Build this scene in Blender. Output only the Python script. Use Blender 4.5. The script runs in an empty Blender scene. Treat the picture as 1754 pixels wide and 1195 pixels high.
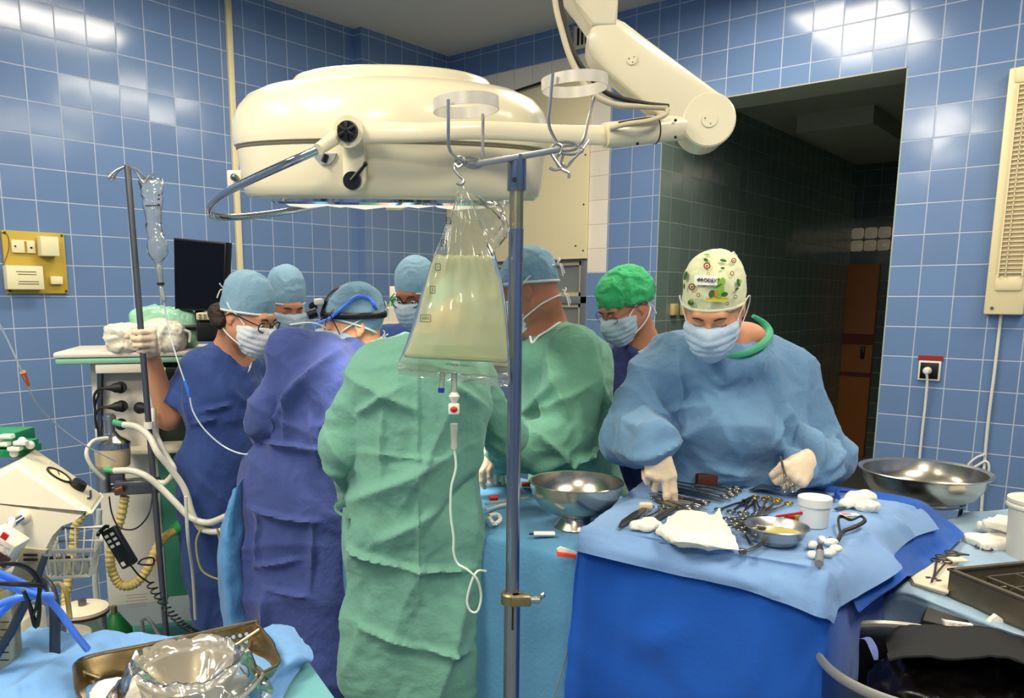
import bpy, bmesh, math, random
import numpy as np
from mathutils import Vector, Matrix
random.seed(7)
SC = bpy.context.scene
COL = SC.collection
# ------------------------------------------------------------------ camera, light, exposure
EYE = np.array([0.0, 0.0, 1.6])
FPX, PPX, PPY, IMW, IMH = 1355.0, 795.0, 735.0, 1754.0, 1195.0
PITCH = math.atan(228 / 1355.0)
YAW = math.radians(40.66)
cam_d = bpy.data.cameras.new('camera')
cam = bpy.data.objects.new('camera', cam_d); COL.objects.link(cam)
cam_d.sensor_fit = 'HORIZONTAL'; cam_d.sensor_width = 36.0
cam_d.lens = FPX / IMW * 36.0
cam_d.shift_x = (IMW / 2 - PPX) / IMW
cam_d.shift_y = (PPY - IMH / 2) / IMW
cam_d.clip_start = 0.05
cam.location = EYE
cam.rotation_euler = (math.pi / 2 - PITCH, 0, YAW)
SC.camera = cam
SC.view_settings.view_transform = 'Standard'
SC.view_settings.look = 'None'
SC.view_settings.gamma = 1.0
SC.view_settings.exposure = 0.08
SC.view_settings.use_curve_mapping = False
SC.cycles.max_bounces = 10
SC.cycles.transparent_max_bounces = 16
SC.cycles.sample_clamp_indirect = 6.0
world = bpy.data.worlds.new('world'); SC.world = world
world.use_nodes = True
world.node_tree.nodes['Background'].inputs[0].default_value = (0.9, 0.95, 1.0, 1)
world.node_tree.nodes['Background'].inputs[1].default_value = 0.02
CEIL = 3.29
def area_light(loc, sx, sy, power, color, rot=(0, 0, 0)):
    ld = bpy.data.lights.new('ceiling_lamp_light', 'AREA'); ld.shape = 'RECTANGLE'
    ld.size = sx; ld.size_y = sy; ld.energy = power; ld.color = color
    o = bpy.data.objects.new('ceiling_lamp_light', ld); COL.objects.link(o)
    o.location = loc; o.rotation_euler = rot
    return o
WARM = (1.0, 0.90, 0.72)
LIGHTS = [(-1.50, 3.45, .60, 1.15, 30), (-3.05, 2.15, .30, 1.0, 22), (-1.75, -0.35, .6, 1.2, 70), (0.6, 1.3, .6, 1.2, 40), (0.4, -1.4, .6, 1.2, 60),
          (0.3, 3.4, .5, 1.0, 20), (-3.1, -0.4, .5, 1.2, 22)]
for lx, ly, sx, sy, pw in LIGHTS:
    area_light((lx, ly, CEIL - 0.085), sx - .04, sy - .04, pw, WARM)

# ------------------------------------------------------------------ view helpers (camera frame -> room)
RV = np.array([math.cos(YAW), math.sin(YAW), 0.0])
FV = np.array([-math.sin(YAW), math.cos(YAW), 0.0])
UV = np.array([0, 0, 1.0])
def ray(px, py):
    a = (px - PPX) / FPX; b = (PPY - py) / FPX
    c, s = math.cos(PITCH), math.sin(PITCH)
    return a * RV + FV * (c + b * s) + UV * (-s + b * c)
def P(px, py, Z):
    r = ray(px, py); return EYE + r * (Z / (r @ FV))
def Ph(px, py, h):
    r = ray(px, py); return EYE + r * ((h - EYE[2]) / r[2])
def Px(px, py, x):
    r = ray(px, py); return EYE + r * (x / r[0])
def Py(px, py, y):
    r = ray(px, py); return EYE + r * (y / r[1])
def V3(*a): return np.array(a, float)
def unit(v):
    v = np.asarray(v, float); return v / (np.linalg.norm(v) + 1e-12)
def rotz(a): c, s = math.cos(a), math.sin(a); return np.array([[c, -s, 0], [s, c, 0], [0, 0, 1.0]])
def frame(y, z):
    """matrix whose columns are x, y, z with y given, z close to the given up"""
    y = unit(y); x = unit(np.cross(y, z)); z = np.cross(x, y)
    return np.stack([x, y, z], 1)
CAMR = np.stack([RV, FV, UV], 1)      # x right of view, y away, z up

# ------------------------------------------------------------------ noise
_rs = np.random.RandomState(11)
_perm = _rs.permutation(512).astype(np.int64); _perm = np.concatenate([_perm, _perm, _perm])
_grad = _rs.randn(512, 3); _grad /= np.linalg.norm(_grad, axis=1)[:, None]
def perlin(p):
    p = np.asarray(p, float); i = np.floor(p).astype(np.int64); f = p - i
    u = f * f * f * (f * (f * 6 - 15) + 10); i &= 255
    def g(dx, dy, dz):
        h = _perm[(_perm[(_perm[(i[:, 0] + dx) & 255] + i[:, 1] + dy) & 511] + i[:, 2] + dz) & 511]
        gr = _grad[h]
        return gr[:, 0] * (f[:, 0] - dx) + gr[:, 1] * (f[:, 1] - dy) + gr[:, 2] * (f[:, 2] - dz)
    def mix(a, b, t): return a + (b - a) * t
    x00 = mix(g(0, 0, 0), g(1, 0, 0), u[:, 0]); x10 = mix(g(0, 1, 0), g(1, 1, 0), u[:, 0])
    x01 = mix(g(0, 0, 1), g(1, 0, 1), u[:, 0]); x11 = mix(g(0, 1, 1), g(1, 1, 1), u[:, 0])
    return mix(mix(x00, x10, u[:, 1]), mix(x01, x11, u[:, 1]), u[:, 2]) * 1.6
def crumple(p, f, seed=0, warp=.35):
    q = p * f + seed * 17.3
    w = np.stack([perlin(q * .7 + 5.2), perlin(q * .7 + 31.7), perlin(q * .7 + 71.1)], 1)
    return 1 - 2 * np.abs(perlin(q + w * warp * 2))       # ridges near 1

# ------------------------------------------------------------------ materials
def lin(c):
    return tuple(((v / 255) / 12.92 if v / 255 <= .04045 else (((v / 255) + .055) / 1.055) ** 2.4) for v in c) + (1,)
MATS = {}
def mat(name, rgb, rough=.5, metal=0.0, bump=0, bscale=200, spec=.5, trans=0, alpha=1, sheen=0, emit=None, estr=1, coat=0, vary=0, vscale=8, ior=1.45, sss=0):
    if name in MATS: return MATS[name]
    m = bpy.data.materials.new(name); m.use_nodes = True; nt = m.node_tree
    b = nt.nodes['Principled BSDF']; c = lin(rgb)
    b.inputs['Base Color'].default_value = c; b.inputs['Roughness'].default_value = rough
    b.inputs['Metallic'].default_value = metal; b.inputs['Specular IOR Level'].default_value = spec
    b.inputs['Transmission Weight'].default_value = trans; b.inputs['Alpha'].default_value = alpha
    b.inputs['IOR'].default_value = ior
    if sheen: b.inputs['Sheen Weight'].default_value = sheen; b.inputs['Sheen Roughness'].default_value = .5
    if coat: b.inputs['Coat Weight'].default_value = coat; b.inputs['Coat Roughness'].default_value = .1
    if sss: b.inputs['Subsurface Weight'].default_value = sss; b.inputs['Subsurface Radius'].default_value = (.02, .008, .004); b.inputs['Subsurface Scale'].default_value = .5
    if emit: b.inputs['Emission Color'].default_value = lin(emit); b.inputs['Emission Strength'].default_value = estr
    tc = nt.nodes.new('ShaderNodeTexCoord')
    if bump:
        n = nt.nodes.new('ShaderNodeTexNoise'); n.inputs['Scale'].default_value = bscale; n.inputs['Detail'].default_value = 5
        nt.links.new(tc.outputs['Object'], n.inputs['Vector'])
        bp = nt.nodes.new('ShaderNodeBump'); bp.inputs['Strength'].default_value = bump; bp.inputs['Distance'].default_value = .01
        nt.links.new(n.outputs['Fac'], bp.inputs['Height']); nt.links.new(bp.outputs['Normal'], b.inputs['Normal'])
    n = nt.nodes.new('ShaderNodeTexNoise'); n.inputs['Scale'].default_value = vscale; n.inputs['Detail'].default_value = 4
    nt.links.new(tc.outputs['Object'], n.inputs['Vector'])
    r = nt.nodes.new('ShaderNodeMapRange'); r.inputs['To Min'].default_value = 1 - (vary or .03); r.inputs['To Max'].default_value = 1 + (vary or .03)
    nt.links.new(n.outputs['Fac'], r.inputs['Value'])
    mx = nt.nodes.new('ShaderNodeVectorMath'); mx.operation = 'SCALE'; mx.inputs[0].default_value = c[:3]
    nt.links.new(r.outputs['Result'], mx.inputs['Scale']); nt.links.new(mx.outputs['Vector'], b.inputs['Base Color'])
    MATS[name] = m; return m
def cloth(name, rgb, vary=.06, bump=.25, rough=.85):
    return mat(name, rgb, rough=rough, bump=bump, bscale=90, spec=.25, sheen=.15, vary=vary, vscale=14)
def film(name, rgb, clear, milky, gloss_rough=.08, thick=None, gloss=.15, ior=1.3):
    """thin plastic: part clear, part milky, part glossy"""
    if name in MATS: return MATS[name]
    m = bpy.data.materials.new(name); m.use_nodes = True; nt = m.node_tree
    out = nt.nodes['Material Output']; nt.nodes.remove(nt.nodes['Principled BSDF'])
    tr = nt.nodes.new('ShaderNodeBsdfTransparent'); tr.inputs[0].default_value = lin(clear)
    df = nt.nodes.new('ShaderNodeBsdfDiffuse'); df.inputs[0].default_value = lin(rgb)
    tl = nt.nodes.new('ShaderNodeBsdfTranslucent'); tl.inputs[0].default_value = lin(rgb)
    a = nt.nodes.new('ShaderNodeMixShader'); a.inputs[0].default_value = .5
    nt.links.new(df.outputs[0], a.inputs[1]); nt.links.new(tl.outputs[0], a.inputs[2])
    b = nt.nodes.new('ShaderNodeMixShader'); b.inputs[0].default_value = milky
    nt.links.new(tr.outputs[0], b.inputs[1]); nt.links.new(a.outputs[0], b.inputs[2])
    g = nt.nodes.new('ShaderNodeBsdfGlossy'); g.inputs['Roughness'].default_value = gloss_rough
    fr = nt.nodes.new('ShaderNodeFresnel'); fr.inputs[0].default_value = ior
    mr = nt.nodes.new('ShaderNodeMath'); mr.operation = 'MULTIPLY_ADD'; mr.inputs[1].default_value = 1.0; mr.inputs[2].default_value = gloss * .3
    nt.links.new(fr.outputs[0], mr.inputs[0])
    c = nt.nodes.new('ShaderNodeMixShader'); nt.links.new(mr.outputs[0], c.inputs[0])
    nt.links.new(b.outputs[0], c.inputs[1]); nt.links.new(g.outputs[0], c.inputs[2])
    nt.links.new(c.outputs[0], out.inputs['Surface'])
    MATS[name] = m; return m
def tile_mat(name, rgb, grout, u_axis, phase_u, phase_v=1.6, rough=.15, tint=.05, size=.15, mortar=.0026):
    m = bpy.data.materials.new(name); m.use_nodes = True; nt = m.node_tree; N = nt.nodes.new; L = nt.links.new
    b = nt.nodes['Principled BSDF']
    geo = N('ShaderNodeNewGeometry'); sep = N('ShaderNodeSeparateXYZ'); L(geo.outputs['Position'], sep.inputs[0])
    def ma(op, a, bb=None, cc=None):
        n = N('ShaderNodeMath'); n.operation = op
        for k, v in enumerate((a, bb, cc)):
            if v is None: continue
            if isinstance(v, (int, float)): n.inputs[k].default_value = v
            else: L(v, n.inputs[k])
        return n.outputs[0]
    u = ma('DIVIDE', ma('SUBTRACT', sep.outputs['XYZ'.index(u_axis)], phase_u - 30 * size), size)
    v = ma('DIVIDE', ma('SUBTRACT', sep.outputs[2], phase_v - 30 * size), size)
    if u_axis != 'Z' and name.startswith('floor'): pass
    fu = ma('FRACT', u); fv = ma('FRACT', v)
    du = ma('MINIMUM', fu, ma('SUBTRACT', 1.0, fu)); dv = ma('MINIMUM', fv, ma('SUBTRACT', 1.0, fv))
    d = ma('MULTIPLY', ma('MINIMUM', du, dv), size)
    mr = N('ShaderNodeMapRange'); mr.inputs['From Min'].default_value = mortar * .5; mr.inputs['From Max'].default_value = mortar * .5 + .0022
    L(d, mr.inputs['Value']); tilefac = mr.outputs['Result']
    cb = N('ShaderNodeCombineXYZ'); L(ma('FLOOR', u), cb.inputs[0]); L(ma('FLOOR', v), cb.inputs[1])
    wn = N('ShaderNodeTexWhiteNoise'); wn.noise_dimensions = '3D'; L(cb.outputs[0], wn.inputs['Vector'])
    vr = N('ShaderNodeMapRange'); vr.inputs['To Min'].default_value = 1 - tint; vr.inputs['To Max'].default_value = 1 + tint
    L(wn.outputs['Value'], vr.inputs['Value'])
    sc = N('ShaderNodeVectorMath'); sc.operation = 'SCALE'; sc.inputs[0].default_value = lin(rgb)[:3]; L(vr.outputs['Result'], sc.inputs['Scale'])
    mx = N('ShaderNodeMix'); mx.data_type = 'RGBA'; mx.inputs['A'].default_value = lin(grout); L(tilefac, mx.inputs['Factor']); L(sc.outputs[0], mx.inputs['B'])
    L(mx.outputs['Result'], b.inputs['Base Color'])
    rr = N('ShaderNodeMapRange'); rr.inputs['To Min'].default_value = .8; rr.inputs['To Max'].default_value = rough; L(tilefac, rr.inputs['Value'])
    L(rr.outputs['Result'], b.inputs['Roughness'])
    b.inputs['Specular IOR Level'].default_value = .6
    nz = N('ShaderNodeTexNoise'); nz.inputs['Scale'].default_value = 5.0; nz.inputs['Detail'].default_value = 1
    vadd = N('ShaderNodeVectorMath'); vadd.operation = 'MULTIPLY_ADD'; L(wn.outputs['Color'], vadd.inputs[0]); vadd.inputs[1].default_value = (9, 9, 9); L(geo.outputs['Position'], vadd.inputs[2])
    L(vadd.outputs[0], nz.inputs['Vector'])
    h = ma('ADD', ma('MULTIPLY', nz.outputs['Fac'], .0016), ma('MULTIPLY', tilefac, .0012))
    bp = N('ShaderNodeBump'); bp.inputs['Strength'].default_value = 1.0; bp.inputs['Distance'].default_value = 1.0
    L(h, bp.inputs['Height'])
    # each tile sits at a very slightly different angle
    cen = N('ShaderNodeVectorMath'); cen.operation = 'SUBTRACT'; L(wn.outputs['Color'], cen.inputs[0]); cen.inputs[1].default_value = (.5, .5, .5)
    sca = N('ShaderNodeVectorMath'); sca.operation = 'SCALE'; L(cen.outputs[0], sca.inputs[0]); sca.inputs['Scale'].default_value = .035
    ad = N('ShaderNodeVectorMath'); ad.operation = 'ADD'; L(sca.outputs[0], ad.inputs[0]); L(bp.outputs['Normal'], ad.inputs[1])
    nm = N('ShaderNodeVectorMath'); nm.operation = 'NORMALIZE'; L(ad.outputs[0], nm.inputs[0]); L(nm.outputs[0], b.inputs['Normal'])
    MATS[name] = m; return m

# ------------------------------------------------------------------ objects
def tag(o, label, cat, group=None, kind=None):
    if label: o['label'] = label
    if cat: o['category'] = cat
    if group: o['group'] = group
    if kind: o['kind'] = kind
    return o
def thing(name, label, cat, loc, group=None):
    o = bpy.data.objects.new(name, None); COL.objects.link(o); o.location = tuple(loc); o.empty_display_size = .05
    return tag(o, label, cat, group)
def origin(root):
    v = np.zeros(3)
    while root is not None:
        v += np.array(root.location); root = root.parent
    return v
def mesh_obj(name, verts, faces, m, root=None, smooth=True, sharp=40, label=None):
    verts = np.asarray(verts, float)
    off = origin(root) if root is not None else verts.mean(0) * [1, 1, 0] + [0, 0, verts[:, 2].min()]
    me = bpy.data.meshes.new(name)
    v = verts - off
    if isinstance(faces, np.ndarray):
        n, k = faces.shape
        me.vertices.add(len(v)); me.vertices.foreach_set('co', v.ravel().astype(np.float32))
        me.loops.add(n * k); me.loops.foreach_set('vertex_index', faces.ravel().astype(np.int32))
        me.polygons.add(n); me.polygons.foreach_set('loop_start', (np.arange(n) * k).astype(np.int32))
        me.update(calc_edges=True)
    else:
        me.from_pydata([tuple(a) for a in v], [], [tuple(int(i) for i in f) for f in faces]); me.update()
    if smooth:
        me.polygons.foreach_set('use_smooth', np.ones(len(me.polygons), bool))
        if sharp and sharp < 180: me.set_sharp_from_angle(angle=math.radians(sharp))
    for mm in (m if isinstance(m, (list, tuple)) else [m]): me.materials.append(mm)
    o = bpy.data.objects.new(name, me); COL.objects.link(o)
    if root is not None: o.parent = root
    else: o.location = tuple(off)
    if label: o['label'] = label
    return o
def copy_tree(o, parent=None, dloc=(0, 0, 0), rot=None):
    c = o.copy(); COL.objects.link(c); c.parent = parent
    if parent is None: c.location = Vector(c.location) + Vector(dloc)
    for ch in list(o.children): copy_tree(ch, c)
    return c

class M:
    """collects shapes (room coordinates) that become one mesh"""
    def __init__(s): s.bm = bmesh.new(); s.fm = []
    def _add(s, verts, faces, mi=0):
        vs = [s.bm.verts.new(tuple(v)) for v in verts]; out = []
        for f in faces:
            try: fc = s.bm.faces.new([vs[i] for i in f]); fc.material_index = mi; out.append(fc)
            except ValueError: pass
        return vs, out
    def box(s, c, size, R=None, bev=0, mi=0, seg=2):
        c = np.asarray(c, float); h = np.asarray(size, float) / 2; R = np.eye(3) if R is None else R
        v = [c + R @ (h * np.array([x, y, z])) for x in (-1, 1) for y in (-1, 1) for z in (-1, 1)]
        vs, fs = s._add(v, [(0, 1, 3, 2), (4, 6, 7, 5), (0, 4, 5, 1), (2, 3, 7, 6), (0, 2, 6, 4), (1, 5, 7, 3)], mi)
        if bev:
            es = list({e for f in fs for e in f.edges})
            bmesh.ops.bevel(s.bm, geom=es, offset=min(bev, h.min() * .95), segments=seg, affect='EDGES', profile=.5, material=-1)
        return s
    def prism(s, pts, d, mi=0, bev=0, seg=2):
        """planar outline pts (3d) pushed along vector d"""
        pts = [np.asarray(p, float) for p in pts]; n = len(pts); d = np.asarray(d, float)
        v = pts + [p + d for p in pts]
        f = [tuple(range(n))[::-1], tuple(range(n, 2 * n))] + [(i, (i + 1) % n, n + (i + 1) % n, n + i) for i in range(n)]
        vs, fs = s._add(v, f, mi)
        if bev:
            es = list({e for fc in fs[:2] for e in fc.edges})
            bmesh.ops.bevel(s.bm, geom=es, offset=bev, segments=seg, affect='EDGES', profile=.5, material=-1)
        return s
    def tube(s, pts, r, seg=10, closed=False, cap=True, mi=0, flat=None, smooth=0):
        pts = [np.asarray(p, float) for p in pts]
        if smooth: pts = spline(pts, smooth, closed)
        n = len(pts); rr = r if hasattr(r, '__len__') else [r] * n
        if len(rr) != n: rr = np.interp(np.linspace(0, 1, n), np.linspace(0, 1, len(rr)), rr)
        T = []
        for i in range(n):
            a = pts[(i - 1) % n] if (closed or i > 0) else pts[i]; b = pts[(i + 1) % n] if (closed or i < n - 1) else pts[i]
            T.append(unit(b - a))
        up = V3(0, 0, 1) if abs(T[0][2]) < .9 else V3(1, 0, 0)
        nrm = unit(np.cross(T[0], up)); rings = []
        for i in range(n):
            nrm = unit(nrm - T[i] * (nrm @ T[i])); bn = np.cross(T[i], nrm)
            fx, fy = (1, 1) if flat is None else flat
            rings.append([pts[i] + rr[i] * (math.cos(a) * nrm * fx + math.sin(a) * bn * fy) for a in np.arange(seg) * 2 * math.pi / seg])
        v = [p for rg in rings for p in rg]; f = []
        for i in range(n if closed else n - 1):
            j = (i + 1) % n
            for k in range(seg):
                l = (k + 1) % seg; f.append((i * seg + k, i * seg + l, j * seg + l, j * seg + k))
        if cap and not closed: f += [tuple(range(seg))[::-1], tuple(range((n - 1) * seg, n * seg))]
        s._add(v, f, mi); return s
    def lathe(s, prof, c, axis=(0, 0, 1), seg=40, mi=0, closed=False, arc=1.0, sq=None):
        """prof: (radius, height) pairs along axis from point c"""
        c = np.asarray(c, float); a = unit(axis)
        x = unit(np.cross(a, V3(0, 1, 0) if abs(a[1]) < .9 else V3(1, 0, 0))); y = np.cross(a, x)
        n = len(prof); v = []
        for k in range(seg):
            t = 2 * math.pi * k / seg; 
            for r, h in prof: v.append(c + a * h + r * (x * math.cos(t) + y * math.sin(t)))
        f = []
        for k in range(seg):
            l = (k + 1) % seg
            for i in range(n if closed else n - 1):
                j = (i + 1) % n
                f.append((k * n + i, l * n + i, l * n + j, k * n + j))
        if not closed:
            for i in (0, n - 1):
                if prof[i][0] > 1e-5: f.append(tuple(k * n + i for k in range(seg))[::-1 if i else 1])
        vs, fs = s._add(v, f, mi)
        bmesh.ops.remove_doubles(s.bm, verts=vs, dist=1e-6)
        return s
    def cyl(s, p0, p1, r0, r1=None, seg=24, mi=0):
        p0 = np.asarray(p0, float); p1 = np.asarray(p1, float); L = np.linalg.norm(p1 - p0)
        return s.lathe([(r0, 0), (r0 if r1 is None else r1, L)], p0, p1 - p0, seg, mi)
    def ball(s, c, r, R=None, seg=16, mi=0):
        c = np.asarray(c, float); r = np.array([r] * 3 if not hasattr(r, '__len__') else r, float); R = np.eye(3) if R is None else R
        v = [c + R @ (r * V3(0, 0, 1))]; n = seg // 2
        for i in range(1, n):
            th = math.pi * i / n
            for k in range(seg):
                ph = 2 * math.pi * k / seg; v.append(c + R @ (r * V3(math.sin(th) * math.cos(ph), math.sin(th) * math.sin(ph), math.cos(th))))
        v.append(c + R @ (r * V3(0, 0, -1))); f = []
        for k in range(seg):
            l = (k + 1) % seg; f.append((0, 1 + k, 1 + l)); f.append((len(v) - 1, 1 + (n - 2) * seg + l, 1 + (n - 2) * seg + k))
            for i in range(n - 2): f.append((1 + i * seg + k, 1 + (i + 1) * seg + k, 1 + (i + 1) * seg + l, 1 + i * seg + l))
        s._add(v, f, mi); return s
    def quad(s, pts, mi=0): s._add(pts, [tuple(range(len(pts)))], mi); return s
    def build(s, name, m, root=None, smooth=True, sharp=40, label=None, sub=0):
        bmesh.ops.recalc_face_normals(s.bm, faces=s.bm.faces)
        me = bpy.data.meshes.new(name)
        co = np.array([v.co[:] for v in s.bm.verts])
        off = origin(root) if root is not None else np.array([(co[:, 0].min() + co[:, 0].max()) / 2, (co[:, 1].min() + co[:, 1].max()) / 2, co[:, 2].min()])
        bmesh.ops.translate(s.bm, verts=s.bm.verts, vec=tuple(-off))
        s.bm.to_mesh(me); s.bm.free()
        if smooth:
            me.polygons.foreach_set('use_smooth', np.ones(len(me.polygons), bool)); me.set_sharp_from_angle(angle=math.radians(sharp))
        for mm in (m if isinstance(m, (list, tuple)) else [m]): me.materials.append(mm)
        o = bpy.data.objects.new(name, me); COL.objects.link(o)
        if root is not None: o.parent = root
        else: o.location = tuple(off)
        if label: o['label'] = label
        if sub:
            md = o.modifiers.new('sub', 'SUBSURF'); md.levels = sub; md.render_levels = sub
        return o
def spline(pts, n=8, closed=False):
    pts = [np.asarray(p, float) for p in pts]; m = len(pts); out = []
    for i in range(m if closed else m - 1):
        if closed: p0, p1, p2, p3 = pts[i - 1], pts[i], pts[(i + 1) % m], pts[(i + 2) % m]
        else: p0, p1, p2, p3 = pts[max(i - 1, 0)], pts[i], pts[i + 1], pts[min(i + 2, m - 1)]
        for k in range(n):
            t = k / n
            out.append(.5 * ((2 * p1) + (p2 - p0) * t + (2 * p0 - 5 * p1 + 4 * p2 - p3) * t * t + (3 * p1 - p0 - 3 * p2 + p3) * t ** 3))
    if not closed: out.append(pts[-1])
    return out
def cr_rows(G, n, axis):
    """Catmull-Rom resample of a control grid along one axis"""
    G = np.moveaxis(G, axis, 0); m = len(G); out = []
    for i in range(m - 1):
        p0, p1, p2, p3 = G[max(i - 1, 0)], G[i], G[i + 1], G[min(i + 2, m - 1)]
        for k in range(n):
            t = k / n
            out.append(.5 * ((2 * p1) + (p2 - p0) * t + (2 * p0 - 5 * p1 + 4 * p2 - p3) * t * t + (3 * p1 - p0 - 3 * p2 + p3) * t ** 3))
    out.append(G[-1]); return np.moveaxis(np.array(out), 0, axis)
def grid_normals(G):
    du = np.gradient(G, axis=0); dv = np.gradient(G, axis=1); n = np.cross(du, dv)
    return n / (np.linalg.norm(n, axis=2, keepdims=True) + 1e-12)
def sheet(name, ctrl, m, root=None, n=10, amp=.004, f=9, amp2=.0015, thick=.0012, seed=1, creases=(), lockz=None, label=None, fn=None):
    """cloth or paper surface through a grid of control points, with crumple and thickness"""
    G = cr_rows(cr_rows(np.array(ctrl, float), n, 0), n, 1)
    N = grid_normals(G); sh = G.shape; p = G.reshape(-1, 3)
    d = amp * (crumple(p, f, seed) - .3) + amp2 * crumple(p, f * 3.1, seed + 3)
    for a, b, w, h in creases: d = d + crease(p, a, b, w, h)
    if fn is not None: d = d + fn(p)
    q = p + N.reshape(-1, 3) * d[:, None]
    return shell(name, q.reshape(sh), N, m, root, thick, label)
def shell(name, G, N, m, root, thick, label=None):
    nu, nv = G.shape[:2]; top = G.reshape(-1, 3); bot = (G - N * thick).reshape(-1, 3); K = nu * nv
    idx = np.arange(K).reshape(nu, nv)
    q = np.stack([idx[:-1, :-1], idx[1:, :-1], idx[1:, 1:], idx[:-1, 1:]], -1).reshape(-1, 4)
    fs = [q, q[:, ::-1] + K]
    for e in (idx[0, :], idx[-1, ::-1], idx[::-1, 0], idx[:, -1]):
        fs.append(np.stack([e[:-1], e[1:], e[1:] + K, e[:-1] + K], 1))
    return mesh_obj(name, np.concatenate([top, bot]), np.concatenate(fs), m, root, label=label, sharp=70)
def crease(p, a, b, w, h):
    a = np.asarray(a, float); b = np.asarray(b, float); ab = b - a
    t = np.clip(((p - a) @ ab) / (ab @ ab + 1e-12), 0, 1); d = np.linalg.norm(p - a - t[:, None] * ab, axis=1)
    taper = np.sin(np.pi * np.clip(t * .9 + .05, 0, 1)) ** .5
    return 1.5 * h * np.exp(-np.abs(d / w) ** 1.3) * taper

# ------------------------------------------------------------------ implicit surfaces
def rc(a, b, ra, rb, k=.02, sq=None, sub=False):
    return ('rc', np.asarray(a, float), np.asarray(b, float), ra, rb, k, sq, sub)
def el(c, r, R=None, k=.02, sub=False):
    return ('el', np.asarray(c, float), np.asarray(r, float), np.eye(3) if R is None else R, 0, k, None, sub)
def half(c, n, k=.002):
    """keep only the side opposite to n"""
    return ('hs', np.asarray(c, float), unit(n), 0, 0, k, None, 'int')
def bx(c, h, R=None, k=.01, sub=False, rr=.01):
    return ('bx', np.asarray(c, float), np.asarray(h, float), np.eye(3) if R is None else R, rr, k, None, sub)
def sd(pr, p):
    kind = pr[0]
    if kind == 'rc':
        _, a, b, ra, rb, k, sq, sub = pr; ab = b - a; q = p - a
        t = np.clip(q @ (ab / (ab @ ab + 1e-12)), 0, 1); q = q - t[:, None] * ab
        if sq is not None:
            dvec, fac = sq; c = q @ dvec; q = q + (c * (fac - 1))[:, None] * dvec
            dd = np.sqrt((q * q).sum(1)); r = ra + (rb - ra) * t
            return (dd - r) / np.where(dd > 1e-9, 1 + (fac - 1) * (c * fac / (dd + 1e-9)) ** 2, 1)
        return np.sqrt((q * q).sum(1)) - (ra + (rb - ra) * t)
    if kind == 'el':
        _, c, r, R = pr[:4]; q = (p - c) @ R; k0 = np.sqrt(((q / r) ** 2).sum(1)); k1 = np.sqrt(((q / (r * r)) ** 2).sum(1)) + 1e-9
        return k0 * (k0 - 1) / k1
    if kind == 'hs': return (p - pr[1]) @ pr[2]
    if kind == 'bx':
        _, c, h, R, rr = pr[:5]; q = np.abs((p - c) @ R) - (h - rr)
        return np.sqrt((np.maximum(q, 0) ** 2).sum(1)) + np.minimum(q.max(1), 0) - rr
def field(prims, p, off=0.0):
    d = None
    for pr in prims:
        e = sd(pr, p); k = pr[5]; sub = pr[7]
        if d is None: d = e - off; continue
        if sub == 'int' or sub is True:
            if sub is True: e = -e
            h = np.clip(.5 - .5 * (d - e) / k, 0, 1) if k else (e > d).astype(float)
            d = d + (e - d) * h + k * h * (1 - h)
        else:
            e = e - off
            h = np.clip(.5 + .5 * (d - e) / k, 0, 1)
            d = d + (e - d) * h - k * h * (1 - h)
    return d
def prim_bounds(prims):
    lo = np.full(3, 9e9); hi = -lo
    for pr in prims:
        if pr[7]: continue
        if pr[0] == 'rc':
            for c, r in ((pr[1], pr[3]), (pr[2], pr[4])): lo = np.minimum(lo, c - r); hi = np.maximum(hi, c + r)
        elif pr[0] == 'el': r = pr[2].max(); lo = np.minimum(lo, pr[1] - r); hi = np.maximum(hi, pr[1] + r)
        elif pr[0] == 'bx': r = np.abs(pr[3]) @ pr[2]; lo = np.minimum(lo, pr[1] - r); hi = np.maximum(hi, pr[1] + r)
    return lo, hi
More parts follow.
